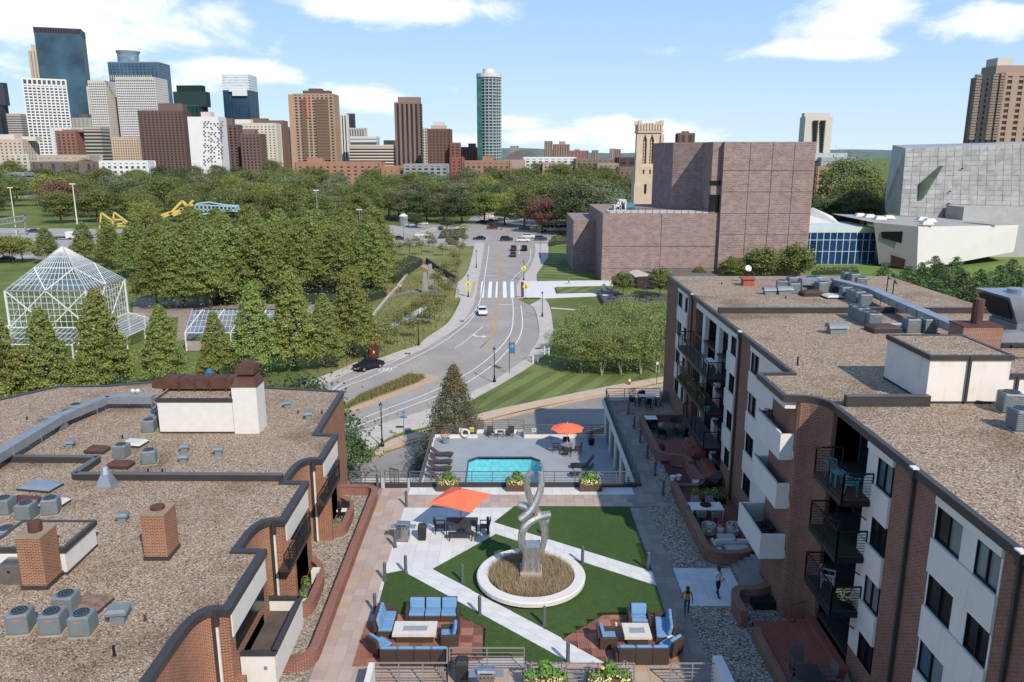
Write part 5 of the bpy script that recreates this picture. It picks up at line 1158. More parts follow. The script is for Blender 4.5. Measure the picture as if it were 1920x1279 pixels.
for i in range(n):
    for j in range(6):
        a, b = 2*math.pi*i/n, 2*math.pi*j/6; mb.v.append(((.34+.09*math.cos(b))*math.cos(a), .09*math.sin(b), (.34+.09*math.cos(b))*math.sin(a)))
mb.f = [(i*6+j, ((i+1)%n)*6+j, ((i+1)%n)*6+(j+1)%6, i*6+(j+1)%6) for i in range(n) for j in range(6)]; mb.mi = [0]*len(mb.f); mb.build('ring', mWHITE, t, smooth=True)
for px, py, m, l in ((862, 820, mWHITE, 'small white rules sign on the pool fence left of the life ring'), (882, 823, M('yellow_sign', 'd8c83a', .6), 'yellow sign on the pool fence right of the life ring'), (1003, 826, mWHITE, 'small white sign on the pool fence near the shaded corner')):
    a = G(px, py, ZP + .9); s = thing('fence_sign', l, 'sign', (a[0], 67.78, ZP + .7)); MB().box(-.2,.2,-.02,.01,-.05,.38 if m != mWHITE else .28).build('plate', m, s); mb = MB()
    for k in range(3): mb.box(-.15,.15,-.03,-.02,.03+k*.08,.06+k*.08)
    mb.build('print', mBLACK if m == mWHITE else M('green_print', '6a7a3a'), s)
# pool furniture
mPW = M('brown_pool_wicker', '4f3c35', .7, 0, .25, 40)
def lounger(label, loc, rz, m=mPW, up=.45, group='pool loungers'):
    t = thing('sun_lounger', label, 'sun lounger', loc, rz, group)
    P_ = smooth_path([(-.95,.3),(-.5,.36),(0,.3),(.35,.33),(.95,.33+up)], 4); mb = MB(); n = len(P_)
    for i in range(n-1): (x0,z0),(x1,z1) = P_[i],P_[i+1]; mb.add([(x0,-.31,z0),(x1,-.31,z1),(x1,.31,z1),(x0,.31,z0),(x0,-.31,z0-.07),(x1,-.31,z1-.07),(x1,.31,z1-.07),(x0,.31,z0-.07)], [(0,1,2,3),(7,6,5,4),(0,4,5,1),(1,5,6,2),(2,6,7,3),(3,7,4,0)])
    mb.build('bed', m, t)
    for x in (-.75, .55):
        for y in (-.27, .27): MB().bar((x,y,0),(x,y,.3),.06).build('leg', m, t)
    return t
L = None
for k, (py, l) in enumerate(((856,'brown lounger farthest from the camera at the left pool fence'),(870,'brown lounger second from the far end at the left pool fence'),(883,'brown lounger third from the far end at the left pool fence'),(897,'brown lounger nearest the court railing at the left pool fence'))):
    a = G(829 - k*2, py, ZP); 
    if L is None: L = lounger(l, (a[0], a[1], ZP), R(174))
    else: dup(L, (a[0], a[1], ZP), R(176), l)
a = G(1092, 880, ZP); L2 = lounger('dark lounger in the shade with raised back, farther of two', (a[0], a[1]+.3, ZP), R(3), mBLACK, .75); a = G(1090, 893, ZP); dup(L2, (a[0], a[1], ZP), R(2), 'dark lounger in the shade with raised back, nearer of two')
mCH = M('dark_brown_sling', '443832', .7, 0, .15, 8)
c2 = chair('pool_chair', 'brown pool chair left of the tiny table at the far fence', mCH); c2.location = (-1.9, 68.3, ZP); c2.rotation_euler.z = R(15)
dup(c2, (-.15, 68.3, ZP), R(-15), 'brown pool chair right of the tiny table at the far fence'); tt = table('side_table', 'tiny brown table between the two brown pool chairs', mCH, .55, .55, .5); tt.location = (-1.05, 68.3, ZP)
a = G(1064, 852, ZP); tt = table('round_table', 'round glass topped table under the round orange umbrella', mCH, 1.15, 1.15, .72, rnd=True, topm=M('table_glass', '8a7c74', .2)); tt.location = (a[0], a[1] + .6, ZP); A_ = (a[0], a[1] + .6)
for an, l in ((90,'pool chair on the far side of the round umbrella table'),(180,'pool chair on the left of the round umbrella table'),(0,'pool chair on the right of the round umbrella table'),(-90,'pool chair on the near side of the round umbrella table')):
    dup(c2, (A_[0] + .95*math.cos(R(an)), A_[1] + .95*math.sin(R(an)), ZP), R(an-90), l)
umbrella('pool_umbrella', 'round orange umbrella over the shaded pool table', (A_[0], A_[1], ZP), 1.45, 2.6, 8, .5, rz=R(10), pole=mWHT2)
pot('flower_pot', 'pale blue pot of bronze grasses in the far left pool corner', (-5.9, 66.6, ZP), .38, .42, M('pale_blue_glaze', '7d98a4', .4), 'y', .8, 2)
pot('flower_pot', 'black pot of dark red flowers in the right pool corner', (G(1113,850,ZP)[0], 66.2, ZP), .32, .5, mBLACK, 'r', .7, 3)
# terrace supporting wall facing the pool: dark door openings between cream piers
wl = thing('terrace_wall', 'cream wall with dark openings under the right terrace', 'wall', (8.5, 60, ZP), world=True)
mb = MB(); 
for y in (50.4, 53.8, 57.2, 60.6, 64.0, 67.4): mb.box(8.35, 8.6, y, y + .9, ZP, -.4)
mb.box(8.3, 8.62, 50.3, 70.2, -.45, -.02); mb.build('piers', mWHITE, wl)
for y in (51.5, 54.9, 58.3, 61.7, 65.1): MB().box(8.45, 8.56, y, y + 2.1, ZP, -.5).build('door_opening', mDARKGL, wl)
# stair landing behind the left corner
mb = MB(); mb.box(-12, -7.1, 50.3, 60, ZR, -3.5); struct('side_landing', mb, mCONC)
# ================================================================ roof equipment
mFAN = M('dark_fan_grille', '2c2f30', .6, .3)
def acunit():
    t = thing('air_conditioner', 'x', 'air conditioner', group='air conditioning units on the flat roofs')
    mb = MB(); mb.cbox(0,0,.06,.72,.72,.78); mb.build('casing', mACG, t, bevel=.06)
    f = MB()
    for i in range(9): z = .14 + i*.075; f.cbox(0,0,z,.755,.755,.03)
    stuff(f.build('louvres', mACG, t))
    g = MB(); n = 14
    for r0, r1 in ((.27,.29),(.17,.185),(.08,.09)):
        f = [(r*math.cos(2*math.pi*i/n), r*math.sin(2*math.pi*i/n), z) for r, z in ((r0,.875),(r1,.875)) for i in range(n)]; g.add(f, [(i,(i+1)%n,n+(i+1)%n,n+i) for i in range(n)])
    MB().cyl((0,0,.84),(0,0,.862),.3,n=18).build('fan_opening', mFAN, t); g.build('fan_guard', mGALV, t)
    MB().box(-.12,.12,-.382,-.378,.62,.67).build('maker_plate', M('orange_plate', 'c06a50', .6), t)
    MB().cbox(0,0,0,.85,.85,.06).build('base_frame', M('weathered_timber', 'a8977f', .9), t)
    return t
def hoodvent(): 
    t = thing('roof_vent', 'x', 'roof vent', group='grey box vents on the flat roofs'); MB().cbox(0,0,0,.36,.36,.34).build('shaft', mACG, t); mb = MB(); mb.cbox(0,0,.34,.56,.5,.08); mb.cbox(0,0,.42,.56,.5,.08,taper=.75); mb.build('hood', mACG, t); return t
def gvent():
    t = thing('ridge_vent', 'x', 'roof vent', group='rounded grey fan vents on the roofs'); MB().cbox(0,0,0,.9,.5,.35).build('shaft', mACG, t); mb = MB(); pr = [(.34*math.cos(math.pi*i/6), .35 + .28*math.sin(math.pi*i/6)) for i in range(7)]
    mb.add([(-.55,y,z) for y, z in pr] + [(.55,y,z) for y, z in pr], [(i,i+1,8+i,7+i) for i in range(6)] + [tuple(range(7))[::-1], tuple(range(7,14))]); mb.build('hood', mACG, t); return t
def skylight(name, label, loc, sx, sy, m, rz=0, h=.18):
    t = thing(name, label, 'skylight' if name == 'skylight' else 'roof hatch', loc, rz); MB().cbox(0,0,0,sx,sy,h).build('kerb', mMETB, t); MB().cbox(0,0,h,sx*1.04,sy*1.04,.14,taper=.72).build('dome', m, t, bevel=.03); return t
AC = acunit(); HV = hoodvent(); GV = gvent(); _first = {}
def put(proto, px, py, z, rz, label, s=1.0, group=None):
    a = G(px, py, z)
    if proto.name not in _first: _first[proto.name] = 1; proto.location = (a[0], a[1] + .3, z); proto.rotation_euler.z = rz; proto['label'] = label; return proto
    return dup(proto, (a[0], a[1] + .3, z), rz, label, scale=s if s != 1 else None)
def duct(name, label, pts, z, h=.45, w=.6, lift=.45):
    t = thing(name, label, 'air duct', (*pts[0], z), world=True); mb = MB()
    P = [Vector((*p, z + lift + h/2)) for p in pts]
    tot = 0
    for i in range(len(P)-1):
        L = (P[i+1]-P[i]).length; k = max(1, round(L/1.5)); d = (P[i+1]-P[i])/k
        for j in range(k):
            a = P[i] + d*j; b = a + d*.985; MB().bar(a, b, w, h).build('duct_section', mGALV, t)
            if j: MB().bar(a - d.normalized()*.03, a + d.normalized()*.03, w+.07, h+.07).build('flange', mGALV, t)
        n = Vector((-d.y, d.x, 0)).normalized()*(w/2+.03)
        for j in range(0, k+1, 2):
            c = P[i] + d*j
            for s in (-1, 1): MB().bar((c.x+n.x*s, c.y+n.y*s, z), (c.x+n.x*s, c.y+n.y*s, z+lift+h+.02), .035).build('leg', mGALV, t)
    return t
def rpipe(px, py, z, label, h=.4, m=None, r=.05):
    a = G(px, py, z); t = thing('vent_pipe', label, 'vent pipe', (a[0], a[1], z)); MB().cyl((0,0,0),(0,0,h),r,n=8).build('pipe', m or mBLACK, t); MB().cyl((0,0,0),(0,0,.05),r*2.4,r*1.3,8).build('collar', mMETB, t)
def chimney(label, x0, x1, y0, y1, z, h, m, cap, flue=None, fr=.22, fh=.22, group=None):
    t = thing('brick_chimney', label, 'chimney', ((x0+x1)/2, (y0+y1)/2, z), world=True)
    MB().box(x0,x1,y0,y1,z,z+h).build('brick_shaft', m, t, uv=True); MB().box(x0-.04,x1+.04,y0-.04,y1+.04,z,z+.22).build('base_flashing', mMETB, t)
    MB().box(x0-.03,x1+.03,y0-.03,y1+.03,z+h,z+h+.07).build('cap', cap, t)
    if flue: mb = MB(); mb.cyl(((x0+x1)/2,(y0+y1)/2,z+h+.07),((x0+x1)/2,(y0+y1)/2,z+h+.07+fh),fr,fr,n=12); mb.build('flue', flue, t)
    return t
# ================================================================ left apartment building
ZL = 4.95
lb = thing('apartment_building', 'low brown brick apartment block with gravel roof on the left', 'building', (-20, 35, ZR), world=True)
path = [(-12.45,55.85),(-12.2,46.7),(-10.93,46.55),(-10.93,42.6),(-12.1,42.75),(-12.15,39.3),(-10.93,39.25),(-10.93,34.85),(-12.1,35.0),(-12.15,31.85),(-10.93,31.8),(-10.93,27.3),(-12.1,27.4),(-12.15,10)]
def fil(idx, pts, r=1.25):
    out = []
    for i, p in enumerate(pts):
        if i not in idx: out.append(p); continue
        p_ = Vector(p); a = (Vector(pts[i-1]) - p_); b = (Vector(pts[i+1]) - p_); q = min(r, a.length*.8, b.length*.6); q2 = min(r*1.6, b.length*.6); A = p_ + a.normalized()*min(q, a.length*.7); Bq = p_ + b.normalized()*q2
        for k in range(9): t = k/8; out.append(tuple(A*(1-t)**2 + p_*2*t*(1-t) + Bq*t*t))
    return out
pf = fil((4, 8, 12), path)
far = GZ([(640,735),(600,733),(290,718),(262,718),(200,725),(112,725),(0,765)], ZL)
outline = [pf[0]] + [(-27.3,58.4),(-30.4,57.3),(-33.9,57.2),(-42,46),(-42,10)] + pf[:0:-1]
MB().wall(pf, .2, ZR, ZL).build('brick_wall', mBR1, lb)
MB().prism([(x - (.12 if x > -20 else -.1), y) for x, y in outline], ZR, ZL - .02).build('core', M('inner_core', '6b4a3c', .9), lb)
struct('gravel_roof', MB().sheet([(x - (.1 if x > -20 else 0), y) for x, y in outline], ZL + .03), mGRAV, lb)
bk = [(-12.45,55.85),(-27.3,58.4),(-30.4,57.3),(-33.9,57.2),(-42,46)]
MB().wall(pf, .34, ZL - .16, ZL + .14).build('parapet_flashing', mMETB, lb); MB().wall(bk, .3, ZL - .2, ZL + .12).build('rear_parapet', mMETB, lb)
mb = MB(); mb.add([(-12.45,55.86,ZR),(-27.3,58.41,ZR),(-27.3,58.41,ZL),(-12.45,55.86,ZL)], [(0,1,2,3)]); mb.build('rear_wall', mBR1, lb, uv=True)
for i, (y0, y1) in enumerate(((42.75,46.4),(34.98,39.1),(27.4,31.65))):
    MB().box(-10.86,-10.78, y0, y1, 3.75, ZL - .17).build('white_fascia_panel', mWHITE, lb)
    w = MB().box(-10.85,-10.81, y0 + .3, y1 - .4, 2.95, 3.7).build('window', mFRAME, lb)
    for a in (0, 1): ya = y0 + .36 + a*(y1-y0-.75)/2; MB().box(-10.81,-10.79, ya, ya + (y1-y0-.95)/2, 3.0, 3.66).build('pane', mDARKGL, w)
    MB().box(-10.85,-10.83, y0 + .5, y1 - .6, .3, 2.5).build('door_opening', mDARKGL, lb)
for y in (42.55, 34.8, 27.25):
    d = MB(); d.bar((-11.28,y-.12,ZL-.25),(-11.28,y-.12,ZR+8.05),.09); d.build('downspout', M('white_downspout', 'ddd6cc', .5), lb); MB().bar((-11.28,y-.1,ZL-.55),(-11.28,y-.1,ZL+.05),.2,.16).build('rain_head', mMETB, lb)
    mb = MB(); mb.box(-11.5,-11.36,y-.1,y-.06,0,ZL-.2); mb.build('dark_joint', mMETB, lb)
    MB().box(-10.93,-10.45,y-.02,y+.28,0,3.9 if y > 30 else 2.0).build('brick_pier', mBR1, lb, uv=True)
w = MB().box(-12.17,-12.03,33.2,33.75,3.6,4.3).build('small_window', mFRAME, lb)
for k, (y0, y1, l) in enumerate(((41.0,44.8,'x'),(33.8,37.7,'x'))):
    MB().box(-10.9,-10.35,y0,y1,2.9,3.05).build('balcony_floor', mMETB, lb)
    t = railing('balcony_railing', ('ornate black balcony railing on the left block, farther one', 'wavy black balcony railing on the left block, nearer one')[k], (-10.38,y0), (-10.38,y1), 3.05, 1.1, 7, 1.2, mBLACK)
    g_ = MB(); n = 14
    for q in range(n): ya = (q+.5)*(y1-y0)/n; g_.bar((.03, ya, .1), (.03, ya + .13, 1.0), .02).bar((.03, ya + .13, .1), (.03, ya, 1.0), .02)
    stuff(g_.build('scrollwork', mBLACK, t))
a = G(543, 985, 3.05)
tt = table('balcony_table', 'small round table on the nearer left balcony', mWICK, .5, .5, .6, rnd=True); tt.location = (-10.65, 37.3, 3.05)
# big white balcony near the bottom
bb = thing('balcony', 'big white walled balcony of the left block with a stained floor', 'balcony', (-10.3, 30, 0), world=True)
mb = MB(); mb.box(-11.0,-9.45,28.1,32.15,1.25,2.0); mb.build('floor_slab', M('stained_floor', '5c4c40', .9, 0, .35, .9), bb)
for n_, b in (('front_wall',(-11.0,-9.45,27.98,28.12)),('side_wall',(-9.58,-9.44,28.12,32.16)),('rear_wall',(-11.0,-9.58,32.02,32.16))):
    MB().box(*b,1.2,2.52).build(n_, mWHITE, bb); MB().box(b[0]-.04,b[1]+.04,b[2]-.04,b[3]+.04,2.52,2.66).build('coping', mMETB, bb)
MB().box(-9.9,-9.78,27.95,27.98,1.9,2.05).build('overflow_spout', mGALV, bb)
paving('white_corner_paving', -11.6, -9.2, 26.8, 30.0, .6, WHT)
# roof parapet strips (low dividers)
def divider(label, p, q, z, h=.38, w=.3): t = thing('roof_divider', label, 'parapet', (*p, z), world=True); MB().wall([p, q], w, z, z + h).build('upstand', mMETB, t); MB().wall([p, q], w + .06, z + h, z + h + .03).build('coping', M('light_bronze', '6b635e', .4, .3), t)
a, b, c, d = GZ([(-60,866),(185,868),(140,900),(530,902)], ZL)
divider('dark low roof divider of the left roof running to the left edge', a, b, ZL); divider('short slanting dark divider joining the two long ones, left roof', b, c, ZL); divider('long dark low divider across the middle of the left roof', c, d, ZL)
# penthouses
def pent(label, x0, x1, y0, y1, z, h, m=mWHITE, top=True, cat='rooftop block'):
    t = thing('rooftop_block', label, cat, ((x0+x1)/2, (y0+y1)/2, z), world=True)
    MB().box(x0,x1,y0,y1,z,z+h).build('walls', m, t); MB().box(x0-.02,x1+.02,y0-.02,y1+.02,z,z+.14).build('base_flashing', mMETB, t)
    MB().wall([(x0,y0),(x1,y0),(x1,y1),(x0,y1)],.16,z+h-.16,z+h+.06,closed=True).build('fascia', mMETB, t)
    MB().sheet([(x0+.08,y0+.08),(x1-.08,y0+.08),(x1-.08,y1-.08),(x0+.08,y1-.08)],z+h+.02).build('gravel_top', mGRAV, t); return t
pA = pent('white rendered rooftop block under the rusty duct on the left roof', -21.95, -17.32, 47.06, 50.0, ZL, 2.25)
pC = thing('chimney_stack', 'white chimney stack with a rusty domed cowl on the left roof', 'chimney', (-16.5, 48, ZL), world=True)
MB().box(-17.28,-15.75,47.0,48.6,ZL,ZL+3.05).build('stack', mWHITE, pC); MB().cbox(-16.5,47.8,ZL+3.05,1.62,1.7,.55,taper=.72).build('rusty_collar', mRUST, pC); MB().cbox(-16.5,47.8,ZL+3.6,.8,.8,.18).build('neck', mRUST, pC)
mb = MB(); mb.cbox(-16.5,47.8,ZL+3.78,1.15,1.15,.3); pr = [(.57*math.cos(math.pi*i/6), .3 + .42*math.sin(math.pi*i/6)) for i in range(7)]
mb.add([(-16.5+y, 47.25, ZL+3.78+z) for y, z in pr] + [(-16.5+y, 48.35, ZL+3.78+z) for y, z in pr], [(i,i+1,8+i,7+i) for i in range(6)] + [tuple(range(7))[::-1], tuple(range(7,14))]); mb.build('cowl', mRUST, pC)
rd = thing('rusty_duct', 'long rusty brown duct lying on the white rooftop block', 'air duct', (-20, 49.2, ZL), world=True)
for i in range(5): xa = -22.2 + i*1.0; MB().box(xa+.02, xa+.98, 48.6, 49.6, ZL+2.45, ZL+3.15).build('duct_section', mRUST, rd); MB().box(xa-.03,xa+.03,48.55,49.65,ZL+2.3,ZL+3.2).build('flange', mRUST, rd)
mb = MB(); mb.add([(-22.2,48.6,ZL+2.45),(-22.2,49.6,ZL+2.45),(-22.2,49.6,ZL+3.15),(-22.2,48.6,ZL+3.15),(-22.9,48.6,ZL+2.5),(-22.9,49.6,ZL+2.5),(-22.9,49.6,ZL+2.8),(-22.9,48.6,ZL+2.8)], [(0,4,7,3),(1,2,6,5),(3,7,6,2),(4,5,6,7),(0,1,5,4)]); mb.build('end_cowl', mRUST, rd)
bs = thing('blue_covered_fan', 'small motor wrapped in shiny blue plastic behind the rusty duct', 'fan', (G(375,712,8)[0], 50.3, ZL + 2.3)); MB().lathe((0,0,.25), [(.1,0),(.32,.2),(.28,.55),(.12,.75)], 9).build('blue_cover', M('blue_plastic', '2d6a9a', .2, .2, .3, 6), bs); MB().cyl((0,0,0),(0,0,.3),.08,n=8).build('stand', mRUST, bs)
pB = pent('white walled rooftop block behind the lower left chimney', -21.6, -18.45, 29.95, 32.4, ZL, 1.2)
chimney('square brick chimney standing alone on the left roof with a rusty square flue', -15.76, -14.75, 31.12, 32.3, ZL, 2.1, mBR1, M('stone_cap', '9c7f64', .9), mRUST, .3, .12)
chimney('brick chimney at the lower left with a rusty flue beside the white block', -19.6, -18.62, 28.76, 29.9, ZL, 2.25, mBR1, M('stone_cap', '9c7f64'), mRUST, .26, .4)
gp = GZ([(-40,905),(115,806),(203,768),(290,768)], ZL); duct('long_duct', 'long galvanised duct bending across the left roof to the white block', gp, ZL, .5, .62, .5)
E_ = [(107,809,'grey cooling unit nearest the long duct, rear left trio'),(124,796,'grey cooling unit in the middle of the rear left trio'),(140,783,'grey cooling unit farthest back in the rear left trio'),(277,813,'grey cooling unit beside the lower left corner of the white block'),(291,800,'grey cooling unit half hidden behind the one by the white block'),
 (4,968,'grey cooling unit cut by the left edge, middle row'),(45,978,'grey cooling unit with orange plate, middle row at left'),(91,968,'grey cooling unit behind the lower left chimney block'),(9,1028,'grey cooling unit at the left edge below the middle row'),(33,1192,'grey cooling unit at the far left of the bottom trio'),(94,1193,'grey cooling unit in the middle of the bottom trio'),(150,1196,'light grey cooling unit at the right of the bottom trio'),(120,1158,'grey cooling unit behind the bottom trio'),
 (225,862,'grey cooling unit behind the rusty hatch above the long divider'),(277,873,'grey cooling unit right of the rusty hatch above the long divider')]
for i, (x, y, l) in enumerate(E_): put(AC, x, y, ZL, R(8 + (i*37) % 20 - 10), l)
for x, y, l in ((537,768,'box vent highest on the right of the left roof'),(577,789,'box vent near the right parapet of the left roof'),(127,844,'box vent right of the long bent duct'),(343,852,'box vent farther of the pair above the long divider'),(341,872,'box vent nearer of the pair above the long divider'),(407,857,'box vent alone right of the pair above the divider'),(225,985,'box vent between the lone chimney and the skylights')): put(HV, x, y, ZL, R(10), l)
put(HV, 217, 1176, ZL, R(8), 'larger box vent right of the bottom trio of cooling units', 1.35)
put(HV, 89, 795, ZL, R(8), 'box vent at the far left behind the rear cooling units')
a = G(197, 913, ZL); t = thing('turbine_vent', 'galvanised cone vent with ringed cap beside the long divider', 'roof vent', (a[0], a[1] + .2, ZL)); MB().cbox(0,0,0,.95,.95,.06).build('base_plate', mGALV, t); MB().cbox(0,0,.06,.8,.8,.6,taper=.45).build('cone', mGALV, t)
for k in range(4): MB().cyl((0,0,.68+k*.1),(0,0,.75+k*.1),.24-.02*k,.2-.02*k,12).build('cap_ring', mGALV, t)
def sky_(name, px, py, sx, sy, m, rz, l, h=.16): a = G(px, py, ZL); skylight(name, l, (a[0], a[1], ZL), sx, sy, m, rz, h)
mIV = M('ivory_acrylic', 'c9c6b8', .35, 0, .05, 1); mRUSTM = M('rust_mottled', '8a6a54', .8, .1, .45, 3)
sky_('skylight', 252, 835, 1.3, 1.0, mIV, R(-8), 'ivory flat skylight below the white rooftop block'); sky_('skylight', 103, 948, 1.1, .95, mIV, R(-8), 'ivory flat skylight left of the lone chimney')
sky_('roof_hatch', 76, 916, 1.9, 1.1, mGALV, R(-10), 'long blue grey metal hatch left of the cone vent'); sky_('roof_hatch', 172, 1137, 1.25, 1.0, mRUSTM, R(-8), 'mottled rusty square hatch above the bottom trio')
sky_('roof_hatch', 183, 848, 1.2, .8, mRUST, R(-5), 'domed rusty hatch left of the upper cooling units', .2); sky_('roof_hatch', 226, 876, 1.3, .8, mRUST, R(-5), 'rusty hatch between cone vent and upper cooling units', .2); sky_('roof_hatch', 46, 945, 1.4, .8, mRUST, R(-5), 'rusty hatch behind the middle row of cooling units', .2)
a = G(20, 1098, ZL); t = thing('equipment_box', 'big stainless equipment cabinet at the left edge by the chimney', 'cabinet', (a[0], a[1] + .4, ZL)); MB().box(-.45,.45,-.4,.4,.05,.85).build('cabinet', mSTEEL, t); MB().box(-.05,.05,-.42,-.4,.55,.65).build('latch', mBLACK, t)
a = G(190, 1196, ZL); 
for k, (x, y, l) in enumerate(((215,1232,'tall dark vent pipe at the bottom of the left roof'),(273,1165,'short rusty vent pipe right of the bottom trio'),(278,887,'tiny dark pipe above the long divider'),(305,887,'second tiny dark pipe above the long divider'),(230,823,'small dark pipe right of the ivory skylight'),(559,776,'tiny dark pipe near the upper box vents'),(604,776,'thin dark pipe close to the right parapet'),(51,788,'small dark stub at the far left of the roof'),(189,851,'small dark stub right of the domed rusty hatch'))): rpipe(x, y, ZL, l, .45 if k == 0 else .25, mRUST if k == 1 else None)
a = G(257, 757, ZL); t = thing('twin_floodlight', 'twin white floodlights on a short black stand on the left roof', 'floodlight', (a[0], a[1], ZL)); MB().cyl((0,0,0),(0,0,.8),.03,n=6).build('pole', mBLACK, t)
for s in (-1,1): mb = MB(); mb.lathe((s*.17,-.05,.82), [(.05,0),(.14,.05),(.16,.16),(.08,.26)], 8); mb.build('lamp_head', mWHITE, t)
MB().cbox(-.2,.3,0,.9,.5,.03).build('slab', mCONC, t)
# ---- brick planter walls on the left of the court
def bwall(label, pts, w, h, m, z=0, cop=True, cat='wall', r=.7):
    t = thing('brick_wall', label, cat, (*pts[0], z), world=True); f = fillet(pts, r, 6) if r else pts
    MB().wall(f, w, z, z + h).build('brickwork', m, t)
    mb = MB().wall(f, w + .06, z + h, z + h + .07); 
    for k in list(mb.uv): mb.uv[k] = [(b, a*3) for a, b in mb.uv[k]]
    mb.build('soldier_coping', m, t)
    return t
bwall('long low brick planter wall rounding its near corner on the left of the walk', [(-11.9,49.1),(-8.95,49.1),(-8.78,30.6),(-11.4,30.5)], .36, .55, mBR3, r=1.0)
bwall('small brick patio wall farther back beside the left block', [(-11.0,47.4),(-10.25,46.7),(-9.95,45.8),(-9.95,43.2),(-10.9,42.7)], .3, .6, mBR3, r=.5)
bwall('small brick patio wall nearer the camera beside the left block', [(-11.0,39.5),(-10.15,38.5),(-9.9,37.2),(-9.9,34.9),(-10.9,34.3)], .3, .6, mBR3, r=.5)
struct('left_gravel_bed', MB().sheet([(-12.1,22),(-8.9,22),(-8.8,49.1),(-12.1,49.1)], -.0), gravel('buff_bed_gravel', ['6b5c4e','b09c86','cdbda6','94826e','e2d8c8'], 13, False))
struct('left_patio_floor', MB().prism([(-11.8,43.2),(-10.1,43.2),(-10.1,46.8),(-11.8,46.8)], 0, .02), M('patio_slab', '8e8478', .9, 0, .2, 2)); struct('left_patio_floor', MB().prism([(-11.8,34.9),(-10.05,34.9),(-10.05,38.6),(-11.8,38.6)], 0, .02), M('red_patio_floor', '6e4036', .9, 0, .15, 2))
for k, (x, y, l) in enumerate(((-10.95,45.6,'white cushioned patio chair left of two on the far small patio'),(-10.35,45.6,'white cushioned patio chair right of two on the far small patio'))):
    if k == 0: pc_ = chair('patio_chair', l, mBLACK, mWHITE, .5); pc_.location = (x, y, .02)
    else: dup(pc_, (x, y, .02), 0, l)
a = (-10.6, 36.0); pot('flower_pot', 'white urn on the near small patio', (-10.4, 35.6, .02), .2, .5, mWHITE, 'g', .3, 5); pot('flower_pot', 'green plant beside the white box on the near small patio', (-10.6, 36.9, .02), .2, .3, mGALV, 'g', .6, 6); tag(MB().cbox(-10.3,37.9,.02,.4,.4,.75).build('white_box', mWHITE), 'tall white box stand on the near small patio', 'box')
pot('flower_pot', 'low pot of grey green leaves on the far small patio', (-10.7, 43.9, .02), .3, .2, mWHITE, 'g', .4, 7)
# ================================================================ right apartment building
ZT = 11.1; XF = 14.2
rb = thing('apartment_building', 'four storey brown brick and white panel apartment block on the right', 'building', (25, 40, ZR), world=True)
SEG = [('b',66.9,71.9),('w',62.96,66.9),('b',60.2,62.96),('r',50.8,60.2),('w',48.65,50.8),('b',45.8,48.65),('w',38.6,45.8),('r',34.9,38.6),('b',33.3,34.9),('r',29.8,33.3),('w',27.65,29.8),('b',24.6,27.65),('w',20.9,24.6),('b',17.6,20.9),('w',13.6,17.6),('b',8,13.6)]
mb = MB(); mb.prism([(15.6,8),(60,8),(60,56.6),(34.3,56.6),(34.2,71.85),(15.6,71.85)], ZR, ZT-.03); mb.build('core', M('inner_core','6b4a3c'), rb)
struct('gravel_roof', MB().sheet([(14.3,8),(60,8),(60,56.6),(34.3,56.6),(34.2,71.8),(14.3,71.8)], ZT + .03), mGRAV, rb)
ROWS = [(9.42,10.62),(6.92,8.15),(4.42,5.65),(1.85,3.1)]
WIN = {62.96:((65.15,66.75),(63.15,64.1)), 48.65:((48.8,50.05),), 38.6:((44.15,45.65),), 27.65:((27.72,28.92),), 20.9:((23.0,24.52),(20.98,22.2)), 13.6:((15.6,17.3),)}
gls = [mDARKGL, glass('curtained_glass', '77837f', .12), glass('blue_grey_glass', '44606c', .1), mDARKGL]
rr = random.Random(21)
def window(y0, y1, z0, z1, P):
    f = MB(); t = .05; X0, X1 = XF - .02, XF + .12
    f.box(X0,X1,y0,y1,z0,z0+t); f.box(X0,X1,y0,y1,z1-t,z1); 
    n = 2; 
    for i in range(n+1): yy = y0 + (y1-y0)*i/n; f.box(X0,X1,max(y0,yy-t/2),min(y1,yy+t/2),z0+t,z1-t)
    w = f.build('window', mFRAME, P)
    for i in range(n):
        a = y0 + (y1-y0)*i/n + t/2; b = y0 + (y1-y0)*(i+1)/n - t/2
        MB().box(XF + .06, XF + .08, a, b, z0 + t, z1 - t).build('pane', rr.choice(gls), w)
    return w
for k, y0, y1 in SEG:
    if k == 'b':
        MB().box(XF, 15.7, y0, y1, ZR, ZT - .02).build('brick_bay', mBR2, rb, uv=True)
    elif k == 'w':
        ws = WIN[y0]; zs = [ZR] + [v for r in ROWS[::-1] for v in r] + [ZT - .22]
        MB().box(XF + .14, 15.7, y0, y1, ZR, ZT - .02).build('wall_infill', mWHT2, rb)
        for i in range(0, len(zs), 2):
            z0, z1 = zs[i], zs[i+1]
            MB().box(XF - .1 if i else XF - .02, XF + .14, y0 + .01, y1 - .01, z0 + (.03 if i else 0), z1 - .02 if i < 8 else z1 + .05).build('spandrel_panel', mWHT2 if i else mBR2, rb, uv=(i == 0))
        for z0, z1 in ROWS:
            for a, b in ws: window(a, b, z0, z1, rb)
            ed = sorted([y0] + [v for w_ in ws for v in w_] + [y1]); 
            for i in range(0, len(ed), 2):
                if ed[i+1] - ed[i] > .08: MB().box(XF - .03, XF + .14, ed[i], ed[i+1], z0, z1).build('wall_panel', mWHT2, rb)
    else:
        MB().box(15.4, 15.7, y0, y1, ZR, ZT - .02).build('recess_wall', M('dark_recess_wall', '5a4c46', .9), rb)
